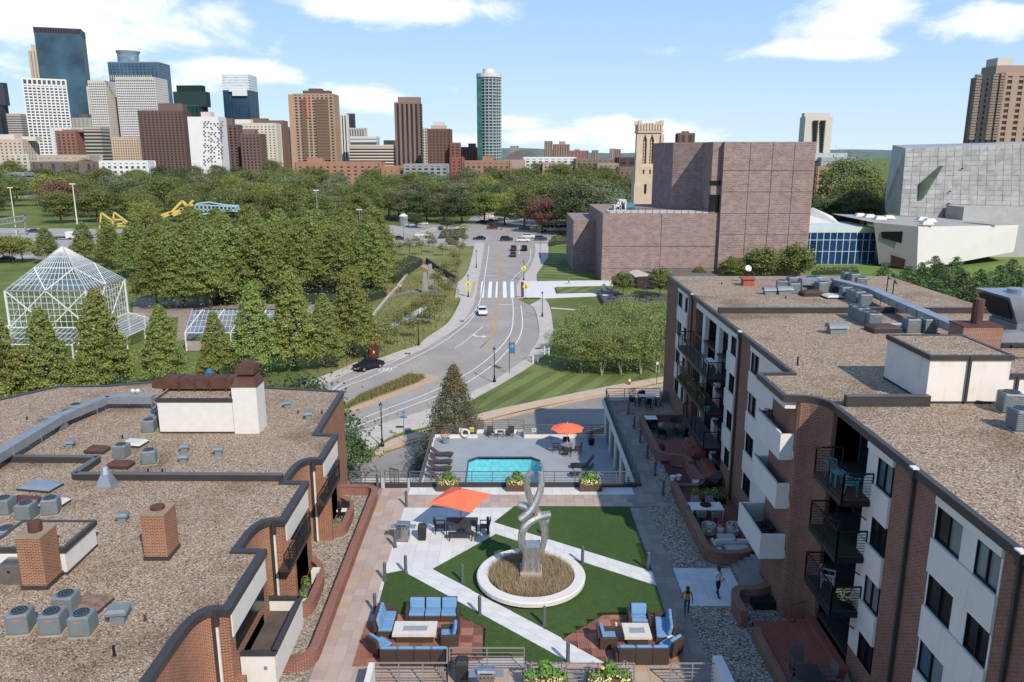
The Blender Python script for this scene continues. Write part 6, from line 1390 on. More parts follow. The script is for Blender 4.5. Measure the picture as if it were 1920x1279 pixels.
for y0, y1 in ((30.1,33.0),):
    for z in (8.65,6.2,3.75,1.2):
        for i in range(3): ya = y0 + i*(y1-y0)/3; w = MB().box(15.3,15.4,ya+.03,ya+(y1-y0)/3-.03,z+.05,z+2.0).build('glass_door', mDARKGL, rb)
        MB().box(14.25,15.6,y0-.3,y1+.3,z-.18,z).build('floor_slab', mMETB, rb)
for y0, y1 in ((50.9,53.6),(54.4,57.6),(58.4,60.1)):
    for z in (8.5,6.0,3.6,1.1):
        n = 2
        for i in range(n): ya = y0 + i*(y1-y0)/n; MB().box(15.28,15.38,ya+.03,ya+(y1-y0)/n-.03,z+.05,z+1.9).build('glass_door', mDARKGL, rb)
        MB().box(14.25,15.6,y0-.1,y1+.1,z-.18,z).build('floor_slab', mMETB, rb)
for y in (53.6, 57.6): MB().box(14.3,14.6,y,y+.8,ZR,ZT-.3).build('white_pier', mWHITE, rb)
mb = MB()
for a, b in ((50.85,60.15),): MB().box(XF-.02,14.5,a,b,10.45,10.95).build('white_lintel', mWHT2, rb)
# parapet along the court side, stepping out over the white balcony bay and round the curved pier
pp = [(XF-.02,72.0),(XF-.02,38.6),(12.42,38.55),(12.45,34.78),(13.15,34.72)] + [(13.15 + 1.05*math.sin(t), 34.72 - 1.3*(1-math.cos(t))) for t in [i*math.pi/2/8 for i in range(1,9)]] + [(XF-.02,33.3),(XF-.02,8)]
MB().wall(pp, .22, ZT - .14, ZT + .17).build('parapet_flashing', mMETB, rb)
MB().prism([(14.3,38.5),(12.5,38.45),(12.52,34.86),(13.2,34.8),(13.8,34.4),(14.15,33.6),(14.35,33.4)], ZT - .5, ZT + .03).build('projecting_roof_edge', mWHITE, rb)
struct('gravel_strip', MB().sheet([(14.35,38.45),(12.52,38.4),(12.55,34.9),(13.2,34.8),(13.8,34.4),(14.1,33.6),(14.35,33.4)], ZT + .035), mGRAV, rb)
cv = [(13.1,36.4),(13.1,34.9)] + [(13.1 + 1.1*math.sin(t)*1.0, 34.9 - 1.6*(1-math.cos(t))) for t in [i*math.pi/2/10 for i in range(1,11)]]
MB().wall([(13.12,38.0),(13.12,34.85)] + [(13.12+.18*(1-math.cos(t)), 34.85-.18*math.sin(t)) for t in (.5,1.0,1.57)] + [(13.6,34.55),(13.95,34.25),(14.15,33.8),(14.2,33.25)], .2, ZR + 8, ZT - .15).build('curved_brick_pier', mBR2, rb)
MB().prism([(13.12,36.2),(13.12,34.85),(13.6,34.55),(13.95,34.25),(14.2,33.3),(15.6,33.3),(15.6,36.2)], 0, ZT - .2).build('pier_core', M('inner_core','6b4a3c'), rb)
for k, (x, zt) in enumerate(((12.42,9.35),(12.42,6.9),(11.85,4.3))):
    b = MB(); yb = 38.5; zb = zt - 1.25
    b.box(x,x+.14,34.8,yb,zb,zt); w1 = b.build('balcony_side_wall', mWHITE, rb)
    MB().box(x+.14,13.3,34.8,34.94,zb,zt).build('balcony_front_wall', mWHITE, rb); MB().box(x+.14,14.3,yb-.14,yb,zb,zt).build('balcony_far_wall', mWHITE, rb)
    MB().box(x+.14,15.5,34.94,yb-.14,zb+.02,zb+.2).build('balcony_floor', (M('grey_floor','7a746c'), M('grey_floor','7a746c'), M('dark_red_floor','5c2f2a', .85))[k], rb)
    MB().bar((x+.07,34.87,zt+.1),(x+.07,yb,zt+.1),.03).bar((x+.07,34.87,zt),(x+.07,34.87,zt+.1),.03).build('top_rail', mBLACK, rb)
    mb = MB(); mb.cyl((13.0,34.72,zb+.5),(13.05,34.72,zb+.1),.03,n=6); mb.build('overflow_pipe', mWHITE, rb)
    MB().box(15.25,15.35,35.2,38.2,zb+.25,zb+2.1).build('glass_door', mDARKGL, rb)
for y, z0 in ((61.4,0),(48.0,0),(26.1,0),(20.1,0),(12,0)):
    MB().bar((XF-.09,y,z0),(XF-.09,y,ZT-.2),.13,.1).build('downspout', mMETB, rb); MB().bar((XF-.12,y,ZT-.25),(XF-.12,y,ZT+.1),.2,.16).build('rain_head', mMETB, rb); MB().cbox(XF-.12,y,ZT+.17,.22,.3,.05).build('white_cap', mWHITE, rb)
# black steel balconies
def balc(label, y0, y1, z, x0=13.0, floor=None, h=1.15):
    t = thing('balcony', label, 'balcony', (x0, y0, z), world=True, group='black steel balconies of the right block')
    MB().box(x0, 14.2, y0, y1, z-.02, z+.06).build('floor', floor or mMETB, t); f = MB(); f.box(x0-.05,x0+.05,y0,y1,z-.22,z-.0); f.box(x0,14.2,y0-.05,y0+.05,z-.22,z-.0); f.box(x0,14.2,y1-.05,y1+.05,z-.22,z-.0); f.build('edge_beam', mBLACK, t)
    for a, b in (((x0,y0),(x0,y1)),((x0,y0),(14.15,y0)),((x0,y1),(14.15,y1))):
        L = math.hypot(b[0]-a[0], b[1]-a[1]); n = max(1, round(L/1.3)); rl = MB()
        for i in range(9): zz = z + .16 + i*(h-.2)/8; rl.bar((*a,zz),(*b,zz),.02)
        stuff(rl.build('rails', mBLACK, t)); MB().bar((*a,z+h),(*b,z+h),.05).build('handrail', mBLACK, t)
        for i in range(n+1): c = (a[0]+(b[0]-a[0])*i/n, a[1]+(b[1]-a[1])*i/n); MB().bar((*c,z-.2),(*c,z+h),.05).build('post', mBLACK, t)
    MB().bar((x0+.1,y0+.3,z-.1),(14.25,y0+.3,z-1.0),.05).bar((x0+.1,y1-.3,z-.1),(14.25,y1-.3,z-1.0),.05).build('brace', mBLACK, t)
    return t
mGT = M('green_balcony_turf', '26442a', .95, 0, .2, 6); mRW = M('dark_red_boards', '5a3830', .85, 0, .15, 3)
balc('black balcony with turquoise wire chairs, top of the near stack', 29.1, 32.0, 8.65, floor=mRW); balc('black balcony with green turf floor, middle of the near stack', 29.1, 32.0, 6.2, floor=mGT); balc('black balcony with white chair and yellow flowers, bottom of the near stack', 29.1, 32.0, 3.75, floor=mGT)
balc('far black balcony at the top over the distant terrace', 51.0, 60.5, 7.35, floor=mMETB); balc('far black balcony full of plants and orange flowers below the top one', 51.0, 60.5, 4.9, floor=mRW); balc('far grey floored balcony lowest above the round glass table', 51.0, 57.5, 2.5, 13.0, floor=M('blue_grey_boards','5a646c'))
mTQ = M('turquoise_wire', '3fa3a0', .4)
def wirechair(label, loc, rz, m=mTQ):
    t = thing('wire_chair', label, 'chair', loc, rz); mb = MB(); n = 12
    for i in range(n):
        a = math.pi*(i/(n-1)) - 0; x, y = math.cos(a), math.sin(a); mb.bar((x*.2,y*.2,.42),(x*.34,y*.3+.04,.72+.1*math.sin(a)),.018)
    for i in range(n-1): a, b = math.pi*i/(n-1), math.pi*(i+1)/(n-1); mb.bar((math.cos(a)*.34,math.sin(a)*.3+.04,.72+.1*math.sin(a)),(math.cos(b)*.34,math.sin(b)*.3+.04,.72+.1*math.sin(b)),.03)
    mb.build('wire_back', m, t); s = MB()
    for i in range(8): s.bar((-.2+i*.057,-.22,.42),(-.2+i*.057,.2,.42),.015)
    s.bar((-.22,-.22,.42),(.22,-.22,.42),.03).bar((-.22,.2,.42),(.22,.2,.42),.03); s.build('seat', m, t)
    for x in (-.2,.2):
        for y in (-.2,.2): MB().bar((x*1.2,y*1.2,0),(x,y,.42),.025).build('leg', m, t)
    return t
w = wirechair('turquoise wire chair farther on the top near balcony', (13.45, 31.2, 8.71), R(40)); dup(w, (13.6, 29.7, 8.71), R(150), 'turquoise wire chair nearer on the top near balcony')
tt = table('wire_table', 'square turquoise table between the wire chairs', mTQ, .5, .5, .6); tt.location = (13.4, 30.5, 8.71)
mPL = M('white_plastic', 'c9c4bb', .5); pc = chair('plastic_chair', 'white plastic chair on the bottom near balcony', mPL, w=.52); pc.location = (13.6, 31.0, 3.81); pc.rotation_euler.z = R(60)
pot('flower_pot', 'planter with pale yellow flowers on the bottom near balcony', (13.7, 29.45, 3.81), .3, .35, mBLACK, 'f', .5, 31); c_ = chair('balcony_chair', 'brown chair on the turf floored near balcony', mCH); c_.location = (13.6, 31.3, 6.26); c_.rotation_euler.z = R(80)
for k, (y, pl_, l) in enumerate(((59.5,'y','orange flowers on the plant filled far balcony, farthest pot'),(58,'g','leafy pot second from far on the plant filled balcony'),(56.5,'y','orange flowers in the middle of the plant filled balcony'),(55,'g','leafy pot beside the red chair on the plant filled balcony'),(52.5,'g','big leafy pot at the near end of the plant filled balcony'))): pot('flower_pot', l, (13.25, y, 4.96), .28, .35, mRUST, pl_, .7, 40+k)
rc = chair('balcony_chair', 'red chair on the plant filled far balcony', M('red_sling','8c2f26',.7), w=.6); rc.location = (13.6, 55.6, 4.96); rc.rotation_euler.z = R(60)
pot('flower_pot', 'turquoise pot at the near end of the plant filled balcony', (13.2, 51.4, 4.96), .22, .35, mTQ, None); tt = table('balcony_table', 'grey table on the top far balcony', mWHT2, .7, 1.6, .7); tt.location = (13.6, 53.0, 7.41)
# furniture on the white balconies
mRD = M('dark_red_fabric', '7a2a28', .8); tt = table('dining_table', 'dark square table on the lowest white balcony', mBLACK, .95, 1.1, .72); tt.location = (13.3, 36.6, 3.25)
rc2 = chair('dining_chair', 'red seated chair left of the dark table on the lowest white balcony', mBLACK, mRD, .5, seatm=mRD); rc2.location = (12.55, 36.3, 3.25); rc2.rotation_euler.z = R(90)
dup(rc2, (13.3, 35.7, 3.25), R(180), 'red seated chair on the near side of the dark balcony table'); dup(rc2, (13.3, 37.6, 3.25), 0, 'red seated chair on the far side of the dark balcony table')
lc = chair('lounge_chair', 'dark lounge chair with pale cushion on the top white balcony', mBLACK, M('grey_cushion','b8b3ac',.9), .7, 1.0); lc.location = (13.6, 37.4, 8.3); lc.rotation_euler.z = R(-20)
pot('flower_pot', 'white window box with red flowers on the top white balcony', (12.85, 38.0, 8.3), .28, .75, mWHITE, 'r', .5, 50)
MB_ = tag(MB().lathe((12.95, 36.2, 8.3), [(.18,0),(.26,.2),(.24,.4),(.1,.45)], 12).build('wire_stool', M('black_white_weave', '5a5856', .7, 0, .6, 30)), 'round black and white stool on the top white balcony', 'stool')
# ---- patios below the right block
mDECK = M('red_stained_deck', '9a4f3a', .75, 0, .12, 2.5); mDECK2 = M('red_stained_deck_edge', '5c2c20', .8)
def boards(label, x0, x1, y0, y1, z, along='y', w=.14, nm='wood_deck'):
    t = thing(nm, label, 'deck', ((x0+x1)/2, (y0+y1)/2, 0), world=True); mb = MB(); a0, a1 = (x0, x1) if along == 'y' else (y0, y1); n = round((a1-a0)/w)
    for i in range(n):
        p, q = a0 + (a1-a0)*i/n + .012, a0 + (a1-a0)*(i+1)/n - .012
        o = mb.box(p,q,y0,y1,z-.03,z) if along == 'y' else mb.box(x0,x1,p,q,z-.03,z)
    stuff(mb.build('boards', mDECK, t)); MB().box(x0,x1,y0,y1,-.02,z-.032).build('frame', mDECK2, t); return t
boards('large red deck at the bottom with bench steps and black dining set', 11.45, 13.5, 24.5, 33.9, .32)
t = thing('deck_steps', 'red wooden steps up to the glass doors of the near deck', 'steps', (14, 31, 0), world=True)
for k in range(3): MB().box(13.0+k*.38, 14.15, 29.3, 33.4, .32+k*.2, .52+k*.2).build('step', mDECK, t)
boards('red deck of the middle patio with pale sofas', 11.0, 14.1, 40.0, 49.6, .12)
boards('red deck of the far patio before the round glass table', 10.9, 14.0, 54.3, 58.6, .25); boards('red deck strip beside the planter triangle', 12.3, 14.1, 49.6, 54.3, .14)
t = thing('deck_steps', 'red wooden steps beside the far patio deck', 'steps', (13.5, 56, 0), world=True)
for k in range(3): MB().box(12.9+k*.4, 14.15, 54.6, 58.0, .25+k*.22, .47+k*.22).build('step', mDECK, t)
t = thing('deck_steps', 'red wooden steps below the railed middle patio', 'steps', (13.5, 51, 0), world=True)
for k in range(3): MB().box(12.7+k*.4, 14.15, 50.6, 53.6, .15+k*.2, .35+k*.2).build('step', mDECK, t)
bwall('long low brick wall of the middle patio rounding at its near end', [(10.75,49.4),(10.8,39.9),(12.9,39.8),(14.0,41.0)], .34, .68, mBR2, r=1.3)
bwall('low brick wall of the far patio rounding at its near corner', [(14.1,63.5),(10.7,63.5),(10.75,54.6),(12.6,54.2),(12.75,53.0)], .34, .68, mBR2, r=.9)
bwall('curved brick wall of the triangular planter between the patios', [(10.85,49.4),(12.5,49.3),(12.95,50.4),(12.6,53.4)], .3, .5, mBR2, r=.5)
bwall('curving brick wall between concrete steps and near patio', [(11.05,33.9),(10.95,35.3),(11.3,36.1),(12.4,36.0),(13.2,36.6)], .34, .75, mBR2, r=.7)
bwall('low brick kerb wall along the left of the near red deck', [(11.3,33.0),(11.35,22)], .26, .5, mBR2, r=0)
struct('planter_gravel', MB().prism([(11.2,33.95),(13.6,33.95),(13.6,35.7),(11.2,35.7)], 0, .06), mGRAV2); struct('planter_mulch', MB().sheet([(10.95,49.5),(12.4,49.5),(12.6,53.5),(10.95,54.3)], .05), M('red_mulch','5a2f28',.95,0,.25,3))
MB_ = tag(MB().box(11.9,13.2,35.2,35.7,.06,.5).build('black_trough', mBLACK), 'long black trough against the curved entrance wall', 'trough')
st = thing('concrete_steps', 'wide concrete steps rising to the entrance beside the white landing', 'steps', (13, 38, 0), world=True)
for k in range(4): MB().box(12.0+k*.34, 14.3, 36.3, 39.75, k*.16, (k+1)*.16).build('step', M('weathered_concrete','8f887e',.9,0,.15,1.5), st)
MB().box(13.36,15.4,36.3,39.75,.64,.66).build('landing', M('weathered_concrete','8f887e'), st)
rl_ = railing('patio_fence', 'black barred fence at the back of the middle patio', (12.3,48.6), (13.9,48.6), .12, 1.1, 4, 1.4, mBLACK, cat='fence', vert=True)
rl_ = railing('deck_railing', 'red wooden railing beside the far patio steps', (12.7,54.3), (14.0,55.3), .2, 1.0, 4, 1.3, mDECK, cat='railing', vert=True); rl_ = railing('deck_railing', 'red wooden railing at the top of the near deck', (13.1,33.6), (14.0,34.0), .3, 1.0, 4, .9, mDECK, cat='railing', vert=True)
tt = table('dining_table', 'long white table with a wreath on the middle patio', mWHITE, 2.0, 1.1, .74); tt.location = (11.95, 45.4, .12)
wr_ = thing('wreath', 'green and rust coloured wreath on the long white table', 'wreath', (11.95, 45.5, .86)); l = MB(); rg = np.random.default_rng(5)
for i in range(14): a = 2*math.pi*i/14; leaves(l, 12, (.26*math.cos(a), .26*math.sin(a), .06), (.09,.09,.07), .05, rg)
stuff(l.build('leaves', leaf('wreath_leaf', ['3f4a28','6a4a2c','8a3a24']), wr_)); MB().lathe((0,0,0), [(.33,0),(.35,.05)], 14).build('tray', mBLACK, wr_)
gc = chair('dining_chair', 'grey wire chair on the near side of the white table, left one', M('grey_wire','8c8a88',.5), w=.48); gc.location = (11.5, 44.7, .12); gc.rotation_euler.z = R(180)
for x, y, r_, l in ((12.4,44.7,180,'grey wire chair on the near side of the white table, right one'),(11.5,46.2,0,'grey wire chair on the far side of the white table, left one'),(12.4,46.2,0,'grey wire chair on the far side of the white table, right one'),(10.98+.15,45.4,90,'grey wire chair at the left head of the white table')): dup(gc, (x, y, .12), R(r_), l)
def tub(label, loc, rz):
    t = thing('tub_chair', label, 'chair', loc, rz); mb = MB(); n = 9
    ring = [(.38*math.cos(a), .38*math.sin(a)) for a in [math.pi*(-.15 + 1.3*i/(n-1)) for i in range(n)]]; mb.wall(ring, .05, .12, .72); mb.build('shell', M('pale_grey_shell','b4b0aa',.6), t)
    MB().cyl((0,0,.1),(0,0,.36),.34,n=14).build('seat', M('pale_grey_shell','b4b0aa'), t); MB().cbox(0,.1,.4,.4,.16,.36,.1).build('patterned_cushion', M('black_white_print','a8a49c',.9,0,.55,22), t, bevel=.04)
    for x in (-.22,.22):
        for y in (-.2,.2): MB().bar((x,y,0),(x,y,.14),.03).build('leg', mBLACK, t)
    return t
t_ = tub('grey shell chair with patterned cushion left of the small white table', (11.55, 43.0, .12), R(-50)); dup(t_, (13.0, 43.0, .12), R(50), 'grey shell chair with patterned cushion right of the small white table')
t = thing('side_table', 'small round white table with red flowers between shell chairs', 'table', (12.25, 43.0, .12)); MB().cyl((0,0,0),(0,0,.45),.2,n=14).build('drum', mWHITE, t); 
t = thing('flower_bowl', 'bowl of red orange flowers on the small white table', 'flowers', (12.25, 43.15, .57)); MB().lathe((0,0,0), [(.08,0),(.14,.12)], 10).build('bowl', mWHITE, t); l = MB(); leaves(l, 90, (0,0,.24), (.26,.22,.16), .05, rg); stuff(l.build('blooms', leaf('red_orange_bloom', ['a8321c','c9482a','8a2a1c']), t))
mGS = M('pale_grey_fabric','a9a7a4',.9,0,.05,4)
t = thing('ottoman', 'square pale grey ottoman of the middle patio', 'ottoman', (12.35, 42.05, .12)); MB().box(-.5,.5,-.35,.35,.04,.42).build('cushion_block', mGS, t, bevel=.06); MB().box(-.45,.45,-.3,.3,0,.04).build('feet', mBLACK, t)
t = thing('outdoor_sofa', 'pale grey outdoor sofa seen from behind on the middle patio', 'sofa', (12.6, 41.2, .12), R(180)); MB().box(-1.2,1.2,-.4,.4,.06,.36).build('seat', mGS, t, bevel=.05); MB().box(-1.2,1.2,.32,.5,.06,.72).build('backrest', mGS, t, bevel=.05)
for s in (-1,1): MB().box(s*1.2-.09,s*1.2+.09,-.4,.45,.06,.56).build('armrest', mGS, t, bevel=.04)
for s in (-.6,.6): MB().cbox(s,.14,.36,1.1,.18,.38).build('back_cushion', M('cream_cushion','c8c2b8',.9), t, bevel=.06)
t = thing('ribbed_cabinet', 'pale grey ribbed storage box behind the grey sofa', 'storage box', (12.5, 40.35, .12)); MB().box(-.62,.62,-.3,.3,0,.55).build('box', mGS, t); MB().box(-.65,.65,-.33,.33,.55,.6).build('lid', mGS, t); mb = MB()
for i in range(16): mb.box(-.62+i*.078,-.62+i*.078+.03,-.315,-.3,.02,.53)
stuff(mb.build('ribs', mWHT2, t))
tag(MB().lathe((11.5, 40.4, .12), [(.14,0),(.16,.45),(.15,.5)], 12).build('white_stool', mWHITE), 'white cylindrical stool left of the ribbed storage box', 'stool')
pot('flower_pot', 'dark green plant on the brick wall beside the grey sofa', (11.1, 42.2, .12), .18, .3, mBLACK, 'g', .5, 60); pot('flower_pot', 'left white pot standing on the brick wall end', (10.72, 49.6, .74), .2, .32, mWHITE, None); pot('flower_pot', 'right white pot standing on the brick wall end', (11.15, 49.75, .74), .2, .32, mWHITE, None)
for k, x in enumerate((11.8,12.4,13.0,13.5)): pot('flower_pot', ('dark leafy pot left end of the hedge row behind the white table','dark leafy pot second in the hedge row behind the white table','dark leafy pot third in the hedge row behind the white table','dark leafy pot right end of the hedge row behind the white table')[k], (x, 47.4, .12), .26, .35, mBLACK, 'g', .7, 70+k)
lc = lounger('black lounge chair with white blue cushion behind the patio fence', (13.3, 49.9, .15), R(30), mBLACK, .6); tag(MB().cbox(12.5,50.0,.15,.6,.6,.35).build('mint_ottoman', M('pale_mint','a9c0bc',.8)), 'small pale mint square table by the black lounge chair', 'table')
# far patio
struct('far_patio_floor', MB().prism([(10.9,58.6),(14.1,58.6),(14.1,63.3),(10.9,63.3)], 0, .04), M('patterned_slate','6d6a66',.85,0,.35,3)); tt = table('round_table', 'round glass table of the far patio', mBLACK, 1.7, 1.7, .72, rnd=True, topm=M('table_glass_dark','4a4643',.15)); tt.location = (12.6, 60.7, .04)
bc = chair('patio_chair', 'black chair near left of the far round glass table', mBLACK, w=.6); bc.location = (11.9, 59.6, .04); bc.rotation_euler.z = R(160)
for x, y, r_, l in ((13.6,59.8,-130,'cream cushioned chair right of the far round glass table'),(11.5,61.2,80,'black chair left of the far round glass table'),(13.2,61.9,-20,'black chair beyond the far round glass table')): dup(bc, (x, y, .04), R(r_), l)
t = thing('covered_grill', 'square covered grill in the far patio corner', 'grill', (11.4, 62.2, .04)); MB().cbox(0,0,0,.9,.9,.8).build('cover', mBLACK, t); MB().cbox(0,0,.8,.95,.95,.05).build('lid', mWHT2, t)
pot('flower_pot', 'spiky plant on the near corner of the far patio wall', (11.1, 55.6, .3), .2, .3, mRUST, 'r', .5, 80); pot('flower_pot', 'bushy dark plant near the doors of the far patio', (13.9, 60.2, .04), .3, .3, mBLACK, 'g', .9, 81); pot('flower_pot', 'lime green plant before the far patio doors', (14.0, 58.9, .04), .2, .3, mBLACK, 'g', .6, 82)
# far terrace end
tt = table('terrace_table', 'grey topped high table at the end of the far terrace', mBLACK, 1.5, .8, .9, topm=mWHT2); tt.location = (12.1, 68.3, .0); k1 = chair('terrace_chair', 'dark stool left of the high table on the far terrace', mBLACK, w=.45, back=1.0); k1.location = (11.2, 67.9, 0); k1.rotation_euler.z = R(90)
for x, y, r_, l in ((12.1,67.4,180,'dark chair on the near side of the high terrace table'),(13.1,68.0,-90,'dark stool right of the high table on the far terrace'),(11.9,69.2,0,'dark chair beyond the high terrace table')): dup(k1, (x, y, 0), R(r_), l)
ac2 = put(AC, 1248, 754, 0, 0, 'dark condenser unit at the far end of the terrace gravel'); pot('flower_pot', 'green bush in the far corner of the terrace', (10.9, 69.3, 0), .3, .4, mMETB, 'g', 1.0, 83)
# near deck dining set
tt = table('dining_table', 'dark glass dining table on the near red deck', mBLACK, 1.0, 1.5, .72, topm=M('table_glass_dark','4a4643')); tt.location = (12.35, 28.8, .32); sl2 = chair('sling_chair', 'brown sling chair beyond the near deck table', M('grey_brown_sling','675c54',.7), w=.58, back=1.05); sl2.location = (12.3, 30.1, .32)
for x, y, r_, l in ((13.15,29.2,-80,'brown sling chair right of the near deck table, farther one'),(13.25,28.3,-100,'brown sling chair right of the near deck table, nearer one'),(11.75,28.8,80,'brown sling chair left of the near deck table'),): dup(sl2, (x, y, .32), R(r_), l)
# ---------------------------------------------------------------- roof equipment, right block
def R_(px, py): return G(px, py, ZT)
a = R_(1343,590); b = R_(1880,590); divider('long dark roof divider across the right roof', (14.4, 54.6), (36, 54.6), ZT, .42); a = R_(1572,766); divider('short dark roof divider beside the white rooftop block on the right', (14.7, 33.6), (18.4, 33.6), ZT, .5)
p2 = pent('tall grey white rooftop block with two drainpipes on the right roof', 18.42, 22.0, 33.93, 38.0, ZT, 2.2, mWHT2)
for x in (20.15,): MB().bar((x,33.85,ZT+.1),(x,33.85,ZT+2.2),.1).build('drainpipe', mMETB, p2)
p3 = pent('lower white rooftop block right of the tall one', 22.0, 30, 34.3, 37.2, ZT, 1.25, mWHT2); MB().bar((22.6,34.22,ZT+.1),(22.6,34.22,ZT+1.2),.1).build('drainpipe', mMETB, p3)
a = R_(1780,640+30); chimney('square brick chimney with a round red flue on the right roof', 25.2, 27.4, 43.4, 44.9, ZT, 1.45, brick('chimney_brick_tan', '8d4f38', '744030', 'c0a48c'), mRUST, mRUST, .3, 1.4)
L_ = [(1467,548,'round topped cooling unit beside the pair of grey vents'),(1490,553,'cooling unit at the front left of the rear cluster'),(1487,541,'cooling unit at the back left of the rear cluster'),(1510,546,'dark cooling unit in the middle of the rear cluster'),(1523,541,'cooling unit behind the rusty hatch of the rear cluster'),(1531,540,'cooling unit right of centre in the rear cluster'),(1542,551,'cooling unit at the right front of the rear cluster'),(1561,548,'pale cooling unit between the rusty hatches'),
 (1588,561,'greenish cooling unit near the ivory skylight'),(1602,566,'tan cooling unit second in the diagonal row'),(1611,570,'cooling unit third in the diagonal row'),(1624,576,'grey cooling unit at the near end of the diagonal row'),(1590,531,'cooling unit beyond the duct, left one'),(1602,534,'cooling unit beyond the duct, second one'),(1616,542,'wide cooling unit beyond the duct, right one'),
 (1608,599,'cooling unit at the far end of the row below the divider'),(1617,604,'second cooling unit of the row below the divider'),(1628,610,'third cooling unit of the row below the divider'),(1641,615,'nearest cooling unit of the row below the divider'),(1711,626,'low cooling unit left of the brick chimney'),(1742,626,'dark low cooling unit touching the brick chimney'),(1899,778,'tan cooling unit at the right edge near the white block'),(1921,812,'blue grey cooling unit cut by the right edge')]
for i, (x, y, l) in enumerate(L_): put(AC, x, y, ZT, R((i*31) % 24 - 12), l, 1.12)
for x, y, l in ((1445,554,'rounded fan vent, left of the rear pair'),(1472,554,'rounded fan vent, right of the rear pair'),(1572,628,'rounded fan vent alone in the middle of the right roof')): put(GV, x, y, ZT, R(4), l, 1.15)
put(HV, 1738, 610, ZT, R(5), 'tall box vent left of the brick chimney on the right roof', 1.5)
def sky2(name, px, py, sx, sy, m, l, h=.16): a = G(px, py, ZT); skylight(name, l, (a[0], a[1], ZT), sx, sy, m, R(4), h)
sky2('skylight', 1562, 559, 1.5, 1.3, mIV, 'ivory skylight in the rear cluster of the right roof'); sky2('skylight', 1684, 617, 1.4, 1.2, mIV, 'ivory skylight next to the dark hatch on the right roof'); sky2('roof_hatch', 1522, 555, 1.7, 1.1, mRUST, 'rusty red hatch in front of the rear cluster', .3); sky2('roof_hatch', 1572, 548, 1.2, 1.0, mRUST, 'smaller rusty hatch beside the rear duct', .3); sky2('roof_hatch', 1655, 622, 1.8, 1.3, M('dark_brown_hatch','4f3a32',.6), 'dark brown sloping hatch below the divider', .3)
a = R_(1403,537); t = thing('rusty_cowl', 'orange red square cowl with flat lid on the far right roof', 'roof vent', (a[0], a[1]+.3, ZT)); MB().cbox(0,0,0,.9,.8,.6).build('shaft', M('orange_rust','a8503a',.8,0,.15,2), t); MB().cbox(0,0,.6,1.15,1.05,.12).build('lid', M('orange_rust','a8503a'), t)
def dish(px, py, l, m, rz): 
    a = R_(px, py); t = thing('satellite_dish', l, 'satellite dish', (a[0], a[1], ZT), rz); MB().cyl((0,0,0),(0,0,1.2),.04,n=6).build('mast', mBLACK, t); mb = MB(); mb.cyl((0,0,1.2),(0,-.16,1.28),.08,.28,14); mb.build('dish', m, t); MB().bar((0,-.1,1.1),(0,-.5,1.25),.03).build('feed_arm', mGALV, t)
dish(1400, 530, 'white round dish behind the orange cowl', mWHITE, R(10)); dish(1662, 549, 'dark satellite dish, left of the pair at the rear', mGREYM, R(50)); dish(1673, 558, 'dark satellite dish, right of the pair at the rear', mGREYM, R(60))
duct('long_duct', 'long galvanised duct running diagonally over the right roof', [R_(1500,546), R_(1560,546), R_(1633,566), R_(1690,594), R_(1790,640)], ZT, .5, .75, .55); duct('short_duct', 'galvanised duct from the brick chimney to the cooling tower', [(27.4,44.2),(31,44.2),(33.5,43.2)], ZT, .55, .8, .5)
t = thing('cooling_tower', 'big tapered metal cooling tower at the right edge of the roof', 'cooling tower', (30.6, 47.5, ZT)); mb = MB(); mb.add([(-.6,-1.3,1.0),(2.2,-1.3,1.0),(2.2,1.3,1.0),(-.6,1.3,1.0),(-1.6,-1.8,2.7),(3.0,-1.8,2.7),(3.0,1.8,2.7),(-1.6,1.8,2.7)], [(0,3,2,1),(4,5,6,7),(0,1,5,4),(1,2,6,5),(2,3,7,6),(3,0,4,7)]); mb.build('hopper', mGALV, t); MB().box(-.7,2.3,-1.4,1.4,.6,1.0).build('basin', mACG, t)
mb = MB(); mb.add([(-.85,-1.2,1.25),(-.85,1.2,1.25),(-1.58,1.5,2.5),(-1.58,-1.5,2.5)], [(0,3,2,1)]); mb.v = [(x-.04,y,z) for x,y,z in mb.v]; mb.build('louvre_panel', mFAN, t)
for x in (0,1.6): MB().cyl((x,0,2.7),(x,0,2.95),.62,n=18).build('fan_ring', mGALV, t); MB().cyl((x,0,2.7),(x,0,2.9),.52,n=18).build('fan_opening', mFAN, t)
for x in (-.5,2.1):
    for y in (-1.2,1.2): MB().bar((x,y,0),(x,y,.6),.1).build('leg', mGALV, t)
for x, y, l, m in ((1495,686,'small dark vent pipe near the left edge of the right roof',None),(1353,534,'tiny stub on the far left of the right roof',None),(1473,560,'tiny stub before the rear fan vents',None),(1866,600,'thin pipe near the cooling tower',None),(1895,653,'stub near the lower white rooftop block',None)): rpipe(x, y, ZT, l, .5 if x == 1495 else .2, m)
